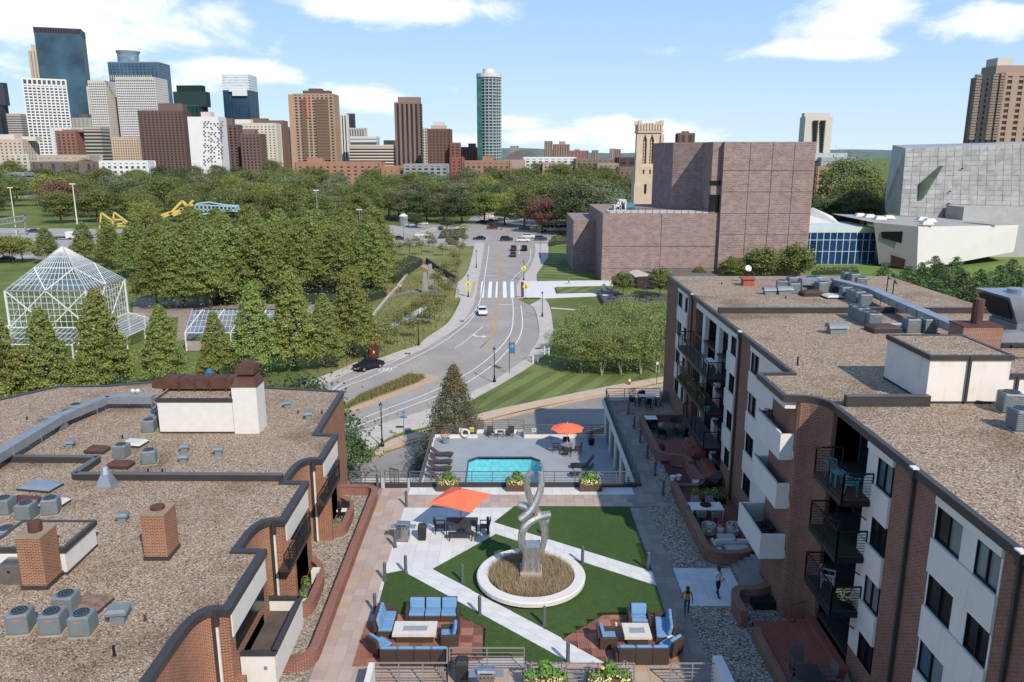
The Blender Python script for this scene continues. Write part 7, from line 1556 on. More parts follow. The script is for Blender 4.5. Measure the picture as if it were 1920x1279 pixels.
# flat cover on the lower-right roof edge
# ================================================================ trees
def leafmesh(name, C, rc, n, size, mats, seed, trunk=None, squash=1.0, up=.35, droop=0):
    """crown of leaf-sized faces gathered in clumps C (centres) of radius rc; optional trunk and limbs"""
    g = np.random.default_rng(seed); C = np.array(C, float); rc = np.array(rc, float); w = rc**2; k = g.choice(len(C), n, p=w/w.sum())
    v = g.normal(size=(n,3)); v[:,2] = np.abs(v[:,2])*.75 + v[:,2]*.25; v /= np.linalg.norm(v, axis=1)[:,None]
    r = rc[k]*(.55 + .5*g.random(n)**.6); fz = g.random(n) < .3; p = np.where(fz[:,None], C[k] + g.normal(size=(n,3))*rc[k][:,None]*.75, C[k] + v*r[:,None]*np.array([1,1,squash])); p[:,2] -= droop*g.random(n)*rc[k]
    nn = v*.8 + g.normal(size=(n,3))*.55 + np.array([0,0,up]); nn /= np.linalg.norm(nn, axis=1)[:,None]
    a = np.cross(nn, g.normal(size=(n,3))); a /= np.linalg.norm(a, axis=1)[:,None]; b = np.cross(nn, a); s = (size*g.uniform(.6,1.3,n))[:,None]
    V4 = np.stack([p-a*s, p+b*s*.62, p+a*s, p-b*s*.62], 1).reshape(-1,3); F4 = np.arange(4*n).reshape(-1,4)
    vs = V4.tolist(); fs = F4.tolist(); mi = [0]*n
    if trunk:
        mb = MB(); h, r0 = trunk; mb.cyl((0,0,0),(0,0,h),r0,r0*.45,7); rr = random.Random(seed)
        for i in rr.sample(range(len(C)), min(7, len(C))): c = C[i]; mb.cyl((0,0,min(h*.9, c[2]*.6)), tuple(c), r0*.35, r0*.1, 5)
        o = len(vs); vs += [list(q) for q in mb.v]; fs += [[i+o for i in f] for f in mb.f]; mi += [1]*len(mb.f)
    me = bpy.data.meshes.new(name); me.from_pydata(vs, [], fs)
    for m in mats: me.materials.append(m)
    me.polygons.foreach_set('material_index', mi); me.update(); return me
def cl_round(R_, z0, z1, n, rc, g):
    C = []; r = []
    for i in range(n):
        v = g.normal(size=3); v /= np.linalg.norm(v); k = .55 + .3*g.random(); zc, zr = (z0+z1)/2, (z1-z0)/2
        if v[2] < -.5: v[2] *= .5
        C.append((v[0]*R_*k, v[1]*R_*k, zc + v[2]*zr*k)); r.append(rc*g.uniform(.7,1.25))
    return C, r
def cl_cone(R_, z0, z1, n, rc, g, pw=.75, top=.12):
    C = []; r = []
    for i in range(n):
        t = (i+.5)/n; t = 1-(1-t)**1.15; a = i*2.4 + g.random()*.6; rad = R_*((1-t)**pw)*(.55+.4*g.random()); C.append((rad*math.cos(a), rad*math.sin(a), z0 + (z1-z0)*t)); r.append(rc*(1-t*.62)*g.uniform(.75,1.2))
    C.append((0,0,z1-rc*.3)); r.append(rc*top*3); return C, r
mL_OAK = leaf('oak_leaf', ['3c4a1e','5a6a2c','78803e'], .12, .15); mL_OAK2 = leaf('dark_leaf', ['2c3c1c','445430','5c6a3c'], .12, .15); mL_YEL = leaf('yellow_green_leaf', ['4f6220','73802c','949040'], .12, .2)
mL_GRY = leaf('grey_green_leaf', ['46502e','626c48','80845e'], .12, .15); mL_LIN = leaf('linden_leaf', ['4d6422','6c8234','92994a'], .3, .22); mL_BIR = leaf('birch_leaf', ['4a6428','6f8640','9aa65c'], .4, .25); mL_RED = leaf('bronze_leaf', ['4a3228','6a4a3a','7c5c44'], .2, .15); mL_SPR = leaf('spruce_needle', ['3a442c','565c3e','7a744e'], .8, .05); mL_SPT = leaf('spruce_cones', ['7a5a34','8a6a40','6a5a34'], .8, .05)
g_ = np.random.default_rng(4)
FOR = []                                     # forest crowns, 1 unit = 1 m, about 15 m high
for i, m in enumerate((mL_OAK, mL_OAK2, mL_YEL, mL_GRY, mL_OAK, mL_RED)):
    C, r = cl_round(6.8, .9, 14.5, 62, 1.9, g_); FOR.append(leafmesh('park_tree', C, r, 12000, .24, [m, mTRUNK], 20+i, (6, .4)))
SPAN = [('below the far left office towers', -200, 120), ('below the blue slab tower', 120, 270), ('below the dark brown towers', 270, 345), ('in front of the white slab block', 345, 430), ('below the cream apartment slab', 430, 545), ('below the wide tan tower', 545, 640), ('before the parking garage', 640, 735), ('below the slender brown tower', 735, 800), ('below the red brick tower', 800, 880), ('below the round glass tower', 880, 950), ('before the white modern apartments', 950, 1060), ('left of the church tower', 1060, 1240), ('right of the brick theatre', 1240, 1900)]
COLN = ['mid green', 'dark green', 'yellow green', 'grey green', 'olive green', 'bronze brown']; ROWN = ['nearest row', 'front edge', 'second row', 'third row', 'fourth row', 'middle', 'middle back', 'back half', 'back row', 'far back edge']
seen = {}
def ftree(x, y, k, s, row, sx=1.0):
    px = 960 + F*x/(y*math.cos(PITCH) + 30*math.sin(PITCH)); sp = next((n for n, a, b in SPAN if a <= px < b), SPAN[-1][0]); key = (k, sp, row); seen[key] = seen.get(key, -1) + 1; w_ = ('round', 'broad', 'full', 'spreading', 'domed', 'loose', 'dense', 'bushy')[seen[key] % 8]; lab = f'{w_} {COLN[k]} tree {sp}, {ROWN[row]} of the wood'
    o = inst('park_tree', FOR[k], (x, y, ZR), random.uniform(0, 6.28), None, (s*sx, s*sx, s)); tag(o, lab, 'tree', 'trees of the wooded park between the avenue and downtown')
for row, (D, sp, s) in enumerate(((322,14,1.05),(352,14.5,1.12),(385,15,1.15),(425,16,1.2),(470,17.5,1.25),(520,19,1.3),(585,22,1.35),(665,26,1.4),(765,32,1.5))):
    x = V(-25, 300, D)[0]; x1 = V(1195, 300, D)[0]
    while x < x1:
        px = 960 + F*x/D
        ok = not (D < 340 and (px < 255 or px > 640)) and not (D < 345 and px < 270) and not (D < 370 and px < 80) and not (D < 440 and 25 < px < 75) and not (row < 3 and 690 < px < 1000) and not (D > 600 and 560 < px < 870 and D > 660)
        if ok: ftree(x + random.uniform(-2,2), D + random.uniform(-10,10), random.choices(range(6), (5,4,3,3,4,.35))[0], s*random.uniform(.8,1.12), row, random.uniform(1.0,1.25))
        x += sp*random.uniform(.8,1.15)
for px, D, s, k in ((1100,300,1.35,1),(1140,306,1.3,3),(1070,318,1.25,1),(1155,330,1.2,1),(1020,310,.95,5),(985,330,1.1,0),(945,345,1.0,2),(905,350,.95,0),(1175,350,1.2,1),(860,352,1.0,1),(825,358,.95,3),(790,360,1.0,1),(750,366,1.05,3),(715,372,1.0,0),(735,385,1.15,3),(775,390,1.15,1),(812,388,1.1,0),(850,392,1.2,3),(890,395,1.1,0),(930,398,1.15,1),(970,390,1.1,2),(1005,380,1.2,0),(1040,372,1.25,1),(1090,372,1.3,0),(1130,380,1.3,3),(1165,385,1.3,1),(770,330,.45,1),(830,320,.4,1)):
    ftree(V(px,0,D)[0], D, k, s, 0, 1.15)
for px, D, s, k in ((1535,300,1.0,1),(1560,300,1.05,1),(1600,300,.95,0),(1620,300,1.1,1),(1650,300,1.15,0),(1650,330,1.35,0),(1640,335,1.4,2),(1665,330,1.3,1),(1545,330,1.0,1),(1680,350,1.2,1),(1625,380,1.9,0),(1672,400,1.4,1),(1655,390,1.5,1)): ftree(V(px,0,D)[0], D, k, s, 5, 1.15)
# ---- garden trees near the conservatory: crown and trunk as parts
def twopart(name, label, cat, loc, crown, trunk, s, group=None, rz=None):
    t = thing(name, label, cat, loc, random.uniform(0, 6.28) if rz is None else rz, group); t.scale = s if isinstance(s, tuple) else (s,)*3
    c = bpy.data.objects.new('crown', crown); COL.objects.link(c); c.parent = t; k = bpy.data.objects.new('trunk', trunk); COL.objects.link(k); k.parent = t; return t
def trunkm(h, r, n=1): return MB().cyl((0,0,0),(0,0,h),r,r*.5,8).mesh('trunk', mTRUNK)
LIN = []
for i in range(4): C, r = cl_cone(.27, .18, .97, 95, .075, g_, .66); LIN.append(leafmesh('linden_crown', C, r, 24000, .0098, [mL_LIN if i % 2 == 0 else leaf('linden_leaf_b', ['506422','728432','9a9a46'], .3, .22)], 50+i))
BLK = []
for i in range(3): C, r = cl_cone(.26, .2, .95, 70, .09, g_, .45); BLK.append(leafmesh('linden_crown', C, r, 17000, .0112, [leaf('dark_linden_leaf', ['4a5c22','677a30','86903f'], .3, .2)], 60+i))  # allee lindens carry a slightly darker green leaf
TR = trunkm(.6, .016); C, r = cl_round(.36, .14, .98, 60, .11, g_); RND = leafmesh('round_crown', C, r, 9000, .02, [mL_YEL, mTRUNK], 66); C, r = cl_round(.36, .14, .98, 60, .11, g_); RND2 = leafmesh('round_crown', C, r, 9000, .02, [mL_OAK, mTRUNK], 67)
NR = [(-40,800,600,'cut by the left edge'),(14,784,592,'at the far left beside the gravel roof'),(96,765,585,'in front of the left foot of the glass pyramid'),(200,748,550,'hiding the middle of the glass pyramid'),(312,728,578,'left of the low greenhouse'),(410,712,592,'in front of the low greenhouse, shorter one'),(482,705,536,'in front of the low greenhouse, taller one'),(553,695,515,'right of the low greenhouse, tall one'),(612,690,556,'between the low greenhouse and the yellowing tree'),(663,671,507,'alone at the corner of the avenue sidewalk')]
for x, yb, yt, l in NR:
    a = G(x, yb, ZR); h = V(x, yt, a[1])[1] - ZR + .6; t = twopart('linden_tree', 'conical yellow green street tree ' + l, 'tree', (a[0], a[1], ZR), LIN[NR.index((x,yb,yt,l)) % 4], TR, (h*1.04, h*1.04, h), 'row of conical trees before the conservatory')
rows = [(578,(300,352,392),'front left'),(566,(440,498),'front right'),(552,(330,385,462,512,570,632,694),'second'),(536,(300,360,415,470,525,585,640,700),'third'),(520,(250,305,360,420,475,530,590,645,700),'fourth'),(505,(215,262,318,372,428,482,540,600,655,708),'fifth'),(492,(160,205,255,305,360,412,470,525,580,640,700),'last')]
dr = ['in front of the dark allee opening', 'near the low greenhouse', 'near the hedge', 'by the allee path', 'towards the footbridge', 'behind the glass pyramid']
i = 0
for yb, xs, rn in rows:
    for q, x in enumerate(xs):
        a = G(x + random.uniform(-6,6), yb, ZR); h = random.uniform(14.6, 16.8) if x > 340 else random.uniform(10.5, 12) + max(0, x-180)*.02; s_ = 1.12 + random.uniform(-.05,.15); i += 1
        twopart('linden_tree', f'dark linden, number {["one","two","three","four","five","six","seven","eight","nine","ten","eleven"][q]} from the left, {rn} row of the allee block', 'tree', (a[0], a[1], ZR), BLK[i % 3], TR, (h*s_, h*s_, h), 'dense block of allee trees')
for x, yb, yt, l, k in ((90,494,425,'dark conical tree standing alone above the glass pyramid',0),(8,492,440,'small pale tree at the far left lawn',1),(25,494,436,'small yellow green tree second on the far left lawn',1),(43,492,440,'small yellow green tree by the far left parkway',1),(1168,556,508,'green tree before the theatre entrance, left one',1),(1237,556,500,'green tree before the theatre entrance, right one',1),(1372,533,478,'low round tree at the foot of the theatre wall',1),(1427,533,460,'round tree right of the low one by the theatre wall',1),(1492,533,455,'loose multi stemmed tree before the blue glass hall',1),(1310,534,498,'small bush tree behind the far roof edge',1)):
    a = G(x, yb, ZR); h = V(x, yt, a[1])[1] - ZR; twopart('garden_tree', l, 'tree', (a[0], a[1], ZR), (BLK[0] if not k else RND if x < 100 else RND2), TR, (h*1.25, h*1.25, h))
# dark wide tree behind the left block, birch grove, saplings, pines, spruce
C, r = cl_round(6.5, 2.2, 7.2, 30, 1.9, g_); wd = leafmesh('locust_crown', C, r, 9000, .2, [leaf('dark_locust_leaf', ['26401e','3c5a2c','5a7440'], .3, .2)], 70); tk = MB().cyl((0,0,0),(0,0,5),.3,.15,8).mesh('trunk', mTRUNK)
for x, y, s, l in ((-22,74,1.0,'dark spreading tree behind the rear edge of the left roof'),(-17.2,68,.72,'dark spreading tree peeking out right of the left block')): twopart('locust_tree', l, 'tree', (x, y, ZR), wd, tk, s)
C, r = cl_round(3.0, .3, 7.2, 30, 1.15, g_); bi = leafmesh('birch_crown', C, r, 9500, .1, [mL_BIR], 75); mb = MB()
for k in range(4): mb.cyl((.15*k,.1*(k % 2),0),(math.cos(k*1.6)*1.0,math.sin(k*1.6)*1.0,6),.09,.03,6)
bt = mb.mesh('trunk', M('birch_bark','a89e90',.8,0,.3,8)); k = 0
for x, y in ((1062,690),(1092,700),(1128,702),(1165,702),(1200,700),(1236,698),(1080,668),(1118,672),(1158,672),(1196,672),(1232,668),(1100,648),(1140,650),(1180,648),(1218,646),(1248,650)):
    a = G(x, y, ZR); s = random.uniform(.85,1.12); twopart('birch_tree', f'multi stemmed birch of the grove, {["first","second","third","fourth","fifth","sixth"][k if k < 6 else (k-6) % 5 if k < 11 else k-11]} from the left in its {"front" if k < 6 else "middle" if k < 11 else "back"} row', 'tree', (a[0], a[1], ZR), bi, bt, s, 'birch grove beside the right block'); k += 1
C, r = cl_round(1.3, 1.0, 4.2, 12, .6, g_); sap = leafmesh('sapling_crown', C, r, 900, .11, [leaf('sapling_leaf', ['4a5a24','6a7232','8c7c44'], .5, .25)], 77); st_ = MB().cyl((0,0,0),(0,0,3),.06,.02,6).mesh('trunk', mTRUNK); k = 0; ORD = ['first','second','third','fourth','fifth','sixth','seventh','eighth','ninth','tenth','eleventh','twelfth','thirteenth','fourteenth','fifteenth','sixteenth','seventeenth','eighteenth','nineteenth','twentieth']
SP = [(690,660),(712,662),(745,648),(775,635),(760,612),(785,600),(815,600),(828,585),(800,575),(835,560),(848,545),(838,520),(850,500),(862,480),(845,470),(868,462),(855,512),(870,445),(740,628),(720,640),(806,612),(822,545),(700,478),(722,482),(745,478),(768,480),(790,478),(812,474),(830,480),(735,466),(780,464),(805,462)]
SP.sort(key=lambda q: ((0 if q[1] > 595 else 1 if q[1] > 520 else 2), q[0])); cn = {}
for x, y in SP:
    zn = 0 if y > 595 else 1 if y > 520 else 2; cn[zn] = cn.get(zn, -1) + 1
    a = G(x, y, ZR); s = random.uniform(.8,1.3) * (1.1 if y < 520 else 1); twopart('young_tree', f'small young tree, {ORD[cn[zn]]} from the left {["low on the bank by the curving sidewalk","halfway up the bank near the crosswalk path","in the upper beds below the parking road"][zn]}', 'tree', (a[0], a[1], ZR), sap, st_, (s*1.15, s*1.15, s), 'young trees on the grassy bank'); k += 1
C, r = cl_cone(1.9, .6, 4.6, 16, 1.0, g_, .8); pin = leafmesh('pine_crown', C, r, 1900, .14, [leaf('pine_needle', ['2c4420','46602e','66783c'], .5, .1)], 79); k = 0
for x, y in ((1655,512+30),(1690,560),(1720,572),(1755,580),(1790,588),(1825,592),(1860,592),(1900,590),(1700,545),(1735,552),(1770,558),(1805,566),(1840,570),(1880,572),(1725,532),(1760,536),(1800,545),(1835,548),(1870,548),(1905,560),(1750,520),(1790,522),(1895,530),(1925,545),(1672,556)):
    a = G(x, y, ZR); s = random.uniform(.9,1.35); twopart('pine_tree', f'shrubby pine behind the right roof, {ORD[k if k < 8 else k-8 if k < 14 else k-14]} from the left, {"front" if k < 8 else "middle" if k < 14 else "back"} of the thicket', 'tree', (a[0], a[1], ZR), pin, st_, (s*1.3, s*1.3, s), 'pine thicket beside the white museum wing'); k += 1
sp = thing('spruce_tree', 'big conical blue green spruce with a brown cone laden top by the pool', 'tree', (-5.6, 73.5, ZR)); hS = V(852, 680, 73.5)[1] - ZR
C = []; r = []
for i in range(220):
    t = i/220; z = .8 + (hS-1.0)*t; rad = 4.0*(1-t)**.85; a = i*2.4; q = .6 + .4*g_.random(); C.append((rad*q*math.cos(a), rad*q*math.sin(a), z - .15*rad*q)); r.append(.28 + .75*(1-t))
o = bpy.data.objects.new('crown', leafmesh('spruce_crown', C, r, 42000, .075, [mL_SPR], 81, squash=.55, up=.1, droop=.4)); COL.objects.link(o); o.parent = sp
C2 = [c for c in C if c[2] > hS*.74]; r2 = [q*.9 for c, q in zip(C, r) if c[2] > hS*.74]; o = bpy.data.objects.new('cone_top', leafmesh('cone_top', C2, r2, 3600, .06, [mL_SPT], 82, squash=.6, droop=.4)); COL.objects.link(o); o.parent = sp
MB().cyl((0,0,0),(0,0,hS-.4),.24,.03,8).build('trunk', mTRUNK, sp)
# hedges and beds
def hedge(label, q, h, m, n, z=ZR, size=.16, cat='hedge'):
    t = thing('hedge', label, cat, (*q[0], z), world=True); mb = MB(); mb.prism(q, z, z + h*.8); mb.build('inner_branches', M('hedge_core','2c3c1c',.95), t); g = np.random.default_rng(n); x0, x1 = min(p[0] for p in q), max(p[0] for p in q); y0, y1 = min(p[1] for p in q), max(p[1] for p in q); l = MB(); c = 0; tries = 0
    while c < n and tries < n*6:
        tries += 1; x, y = g.uniform(x0,x1), g.uniform(y0,y1)
        if inside((x,y), q): leaves(l, 1, (x, y, z + h*g.uniform(.3,.95)), (.25,.25,.2), size, g); c += 1
    stuff(l.build('foliage', m, t))
hedge('long clipped hedge rising beside the slanted garden wall', GZ([(700,528),(742,532),(792,497),(770,490),(720,515)]), 2.2, mL_OAK, 2200, size=.22)
hedge('clipped dark hedge left of the garden path steps', GZ([(672,575),(725,556),(722,550),(670,552)]), 1.8, mL_OAK2, 1200, size=.2); hedge('low clipped hedge behind the low greenhouse', GZ([(400,572),(530,570),(655,572),(655,560),(530,558),(410,560)]), 1.3, mL_OAK2, 2600, size=.18)
hedge('rough grass bank hedge at the corner of the theatre lawn', GZ([(1030,462),(1075,456),(1078,444),(1035,450)]), 1.6, mL_YEL, 900, size=.25); hedge('golden grasses on the left corner of the junction', GZ([(822,448),(872,446),(872,432),(830,434)]), 1.0, leaf('golden_grass', ['8c7440','b09858','7a6a3c'], .4, .2), 900, size=.28, cat='grasses')
hedge('loose yellow green shrubs on the lawn before the blue glass hall', GZ([(1528,516),(1610,514),(1605,508),(1530,509)]), 1.3, mL_YEL, 900, size=.22, cat='shrubs')
stuff(tufts(4200, polyfn(GK([(10,1035),(100,960),(385,838),(470,848),(430,875),(90,1000)]), ZR + .15), .55, .035, 33, .7).build('median_plants', leaf('median_leaf', ['5a6a2c','7c8440','8a6a48'], .8, .2)), 'low yellow green and reddish plants filling the median bed', 'bed plants')
stuff(tufts(9000, polyfn(GZ([(640,700),(700,672),(785,650),(830,610),(862,560),(860,500),(700,470),(640,560)]), ZR), .6, .05, 34, .6).build('meadow_grass', leaf('meadow_leaf', ['4f5a28','6c6e34','8a7e48'], .3, .2)), 'rough tall meadow grass on the bank left of the avenue', 'grass')
# ================================================================ conservatory
mFRW = M('white_painted_steel', 'e2dfd8', .5, .1, .04, 1); m_ = bpy.data.materials.new('conservatory_glass'); m_.use_nodes = True; t_ = m_.node_tree; t_.nodes.clear(); a_ = N(t_, 'ShaderNodeBsdfTransparent'); a_.inputs[0].default_value = (.86,.9,.88,1); b_ = N(t_, 'ShaderNodeBsdfGlossy'); b_.inputs['Roughness'].default_value = .12; x_ = N(t_, 'ShaderNodeMixShader'); x_.inputs[0].default_value = .2; f_ = noise(t_, .4, 2)
t_.links.new(MA(t_, 'MULTIPLY', f_, .5), x_.inputs[0]); t_.links.new(a_.outputs[0], x_.inputs[1]); t_.links.new(b_.outputs[0], x_.inputs[2]); o_ = N(t_, 'ShaderNodeOutputMaterial'); t_.links.new(x_.outputs[0], o_.inputs[0]); mCG = m_
cv_ = thing('conservatory', 'white framed glass conservatory with a pyramid roof over a tall cube', 'greenhouse', (-80, 125, ZR), world=True)
ze = 1.4; c0 = Vector((*G(9,545,ze), ze)); c1 = Vector((*G(161,545.5,ze), ze)); c2 = Vector((*G(233,523,ze), ze)); c3 = c0 + (c2 - c1); ap = (c0+c1+c2+c3)/4; ap.z = V(116, 461, ap.y)[1]
def face(P, a, b, c, d, nu, nv, bar=.16, thin=.06):
    """a glazed face a-b-c-d: pane sheet, glazing bars and edge members"""
    MB().add([tuple(v) for v in (a,b,c,d)], [(0,1,2,3)] if (c-d).length > .01 else [(0,1,2)]).build('glass_pane', mCG, P); g = MB(); e = MB()
    for i in range(1, nu): u = i/nu; g.bar(a+(b-a)*u, d+(c-d)*u, thin)
    for j in range(1, nv): v = j/nv; g.bar(a+(d-a)*v, b+(c-b)*v, thin)
    stuff(g.build('glazing_bars', mFRW, P))
    for p, q in ((a,b),(b,c),(c,d),(d,a)):
        if (p-q).length > .1: MB().bar(p, q, bar*1.1).build('frame_member', mFRW, P)
cs = [c0,c1,c2,c3]; lo = [Vector((c.x, c.y, ZR + 3.6)) for c in cs]; gd = [Vector((c.x, c.y, ZR)) for c in cs]; ce = Vector((ap.x, ap.y, ZR))
for i in range(4):
    a, b = cs[i], cs[(i+1)%4]; face(cv_, a, b, ap, ap, 14, 8); A, Bq = lo[i], lo[(i+1)%4]; face(cv_, A, Bq, b, a, 14, 6)
    m1 = (a+b)/2
    for p, q in ((a, A+(Bq-A)*.5), (b, A+(Bq-A)*.5), (m1, A), (m1, Bq), (a+(ap-a)*.5, m1), (b+(ap-b)*.5, m1), (a+(ap-a)*.5, b+(ap-b)*.5)): MB().bar(p, q, .14).build('brace', mFRW, cv_)
    MB().bar(gd[i], a, .28).build('column', mFRW, cv_)
    # lean-to wing on each side
    out = (A+Bq)/2 - Vector((ce.x, ce.y, A.z)); out = out.normalized()*5.5; e0 = A + out; e1 = Bq + out; e0.z = e1.z = ZR + 2.2; face(cv_, e0, e1, Bq, A, 16, 3, .12)
    for p in (e0, (e0+e1)/2, e1): MB().bar((p.x,p.y,ZR), p, .18).build('column', mFRW, cv_)
    MB().bar((e1.x,e1.y,ZR), (e1+Bq)/2, .14).build('brace', mFRW, cv_); MB().bar((e0.x,e0.y,ZR), (e0+A)/2, .14).build('brace', mFRW, cv_)
for p, l in ((Vector((ce.x+2,ce.y-1,ZR)),'x'),):
    tp_ = twopart('indoor_tree', 'leafy tree growing inside the glass conservatory', 'tree', (ce.x, ce.y, ZR), bi, bt, .8)
gh = thing('greenhouse', 'long low white framed greenhouse with hipped glass roof', 'greenhouse', (-45, 125, ZR), world=True); zr = ZR + 5.2; zg = ZR + 2.9
r0, r1 = Vector((*G(361,580,zr), zr)), Vector((*G(560,580,zr), zr)); f0, f1 = Vector((*G(347,624,zg), zg)), Vector((*G(560,624,zg), zg)); b0 = Vector((f0.x-1, 2*r0.y - f0.y, zg)); b1 = Vector((f1.x, 2*r0.y - f1.y, zg))
face(gh, f0, f1, r1, r0, 26, 4, .12, .05); face(gh, b1, b0, r0, r1, 26, 4, .12, .05); face(gh, b0, f0, r0, r0, 6, 4, .12, .05)
for i in range(6):
    p = f0 + (f1-f0)*i/5; q = r0 + (r1-r0)*min(1,(i+.5)/5); MB().bar(p, q, .14).build('brace', mFRW, gh); MB().bar((p.x,p.y,ZR), p, .2).build('column', mFRW, gh)
MB().box(f0.x, f1.x, f0.y+.1, f0.y+.3, ZR, ZR+1.5).build('base_wall', M('warm_stone_wall','a3948a',.9), gh)
# ================================================================ street furniture
def lamp(label, px, py, h=4.9, proto=[]):
    a = G(px, py, ZR) if py else px; loc = (a[0], a[1], ZR + .12)
    if proto: return dup(proto[0], loc, 0, label, scale=h/4.9)
    t = thing('street_lamp', label, 'street lamp', loc, group='black lantern street lamps'); proto.append(t)
    MB().lathe((0,0,0), [(.22,0),(.22,.25),(.13,.45),(.1,.9),(.07,1.0),(.055,4.1),(.1,4.15)], 10).build('pole', mBLACK, t); MB().lathe((0,0,4.15), [(.08,0),(.17,.38),(.17,.42)], 8).build('lantern_glass', M('milky_glass','a8a8a0',.3), t)
    mb = MB(); mb.lathe((0,0,4.55), [(.22,0),(.16,.1),(.06,.2),(.02,.35)], 8)
    for i in range(4): c, s = math.cos(i*1.57+.78), math.sin(i*1.57+.78); mb.bar((.09*c,.09*s,4.15),(.19*c,.19*s,4.56),.025)
    mb.build('lantern_cap', mBLACK, t); return t
for x, y, l in ((717,839,'black lantern lamp nearest the camera left of the spruce'),(927,718,'black lantern lamp at the inner bend of the avenue by the blue banner'),(1016.6,595,'black lantern lamp on the right sidewalk below the museum paving'),(785,649,'black lantern lamp on the left sidewalk at the bend'),(878,558,'black lantern lamp carrying the yellow sign left of the crosswalk'),(893,503,'black lantern lamp far up the left sidewalk'),(982,526,'black lantern lamp carrying the yellow sign right of the crosswalk'),(1012.7,484,'black lantern lamp beside the theatre lawn bank'),(757,452,'black lamp in front of the concrete ramp'),(940,432,'black lamp at the far junction')): lamp(l, x, y)
lamp('black lantern lamp behind the far terrace railing', (13.1, 78.5), 0, 6.2)
mSY = M('fluorescent_yellow', 'e0d020', .5); 
def sign(label, x, y, z, sh, s, m, post=True, mark=None, cat='sign'):
    t = thing('road_sign', label, cat, (x, y, z)); mb = MB()
    if sh == 'd': mb.add([(0,-.04,-s),(s,-.04,0),(0,-.04,s),(-s,-.04,0),(0,-.01,-s),(s,-.01,0),(0,-.01,s),(-s,-.01,0)], [(0,1,2,3),(7,6,5,4),(0,4,5,1),(1,5,6,2),(2,6,7,3),(3,7,4,0)])
    else: mb.box(-s[0],s[0],-.04,-.01,-s[1],s[1])
    mb.build('plate', m, t)
    if mark: 
        k = MB()
        for b in mark: k.box(b[0],b[1],-.055,-.042,b[2],b[3])
        k.build('symbol', mBLACK, t)
    if post: MB().bar((0,.02,ZR-z),(0,.02,.2),.06).build('post', mBLACK, t)
    return t
ped = [(-.06,.06,.25,.4),(-.08,.08,-.05,.22),(-.16,-.04,-.35,-.05),(.04,.16,-.35,-.05)]
a = G(878,558,ZR); sign('yellow diamond pedestrian sign left of the crosswalk', a[0], a[1]-.1, ZR+2.9, 'd', .72, mSY, False, ped); sign('small yellow arrow plate below the left diamond sign', a[0], a[1]-.1, ZR+1.85, 'r', (.45,.25), mSY, False, [(-.3,.3,-.05,.05)])
a = G(982,526,ZR); sign('yellow diamond pedestrian sign up the right kerb', a[0], a[1]-.1, ZR+3.0, 'd', .72, mSY, False, ped); a = G(986,562,ZR); sign('yellow diamond pedestrian sign right of the crosswalk', a[0], a[1], ZR+2.8, 'd', .75, mSY, True, ped)
a = G(955,701,ZR); t = thing('banner_pole', 'grey pole with a blue banner showing a white P in a circle', 'banner', (a[0], a[1], ZR)); MB().cyl((0,0,0),(0,0,5.1),.06,n=8).build('pole', mGREYM, t); MB().box(.06,.78,-.02,.02,2.9,4.5).build('banner', M('blue_banner','2f6f96',.7), t); MB().box(.06,.78,-.025,.025,2.9,3.15).build('banner_foot', M('green_banner','4a7468',.7), t)
mb = MB()
for i in range(12): p, q = i*math.pi/6, (i+1)*math.pi/6; mb.bar((.42+.26*math.cos(p),-.03,3.95+.26*math.sin(p)),(.42+.26*math.cos(q),-.03,3.95+.26*math.sin(q)),.04,.02)
mb.box(.33,.38,-.035,-.02,3.8,4.1); mb.box(.38,.5,-.035,-.02,4.06,4.1); mb.box(.38,.5,-.035,-.02,3.93,3.97); mb.box(.47,.51,-.035,-.02,3.95,4.08); mb.build('parking_symbol', mWHITE, t)
a = G(758,831,ZR); t = thing('street_name_sign', 'thin pole with crossed blue street name plates', 'sign', (a[0], a[1], ZR)); MB().cyl((0,0,0),(0,0,3.1),.04,n=6).build('pole', mGALV, t); MB().box(-.4,.4,-.02,.02,2.8,3.0).build('name_plate', M('blue_sign','4a8fc0',.5), t); MB().cbox(0,0,3.05,.04,.75,.2).build('name_plate', M('blue_sign','4a8fc0'), t); MB().box(-.16,.16,-.02,.02,3.3,3.6).build('round_plate', M('blue_sign','4a8fc0'), t)
a = G(1180,723,ZR); t = thing('fire_hydrant', 'red and white fire hydrant on the verge of the curving sidewalk', 'hydrant', (a[0], a[1], ZR)); MB().lathe((0,0,0), [(.2,0),(.2,.08),(.15,.1),(.15,.6)], 10).build('barrel', M('hydrant_red','a8382c',.5), t); MB().lathe((0,0,.6), [(.19,0),(.17,.15),(.08,.28),(.03,.34)], 10).build('bonnet', mWHITE, t); MB().cyl((-.26,0,.42),(.26,0,.42),.07,n=8).build('outlet', M('hydrant_red','a8382c'), t)
a = G(1231,722,ZR); sign('tall thin post with a small pale plate by the right block', a[0], a[1], ZR+3.0, 'r', (.14,.2), mWHITE)
for k, (x, y, l) in enumerate(((1025,665,'white posts of a small gate, right pair'),(1004,682,'white posts of a small gate, left pair'))):
    a = G(x, y, ZR); t = thing('gate_posts', l, 'gate', (a[0], a[1], ZR)); 
    for q in (-.35,.35): MB().box(q-.1,q+.1,-.1,.1,0,1.3).build('post', mWHITE, t)
    MB().bar((-.35,0,.9),(.35,0,.9),.08).build('rail', mWHITE, t)
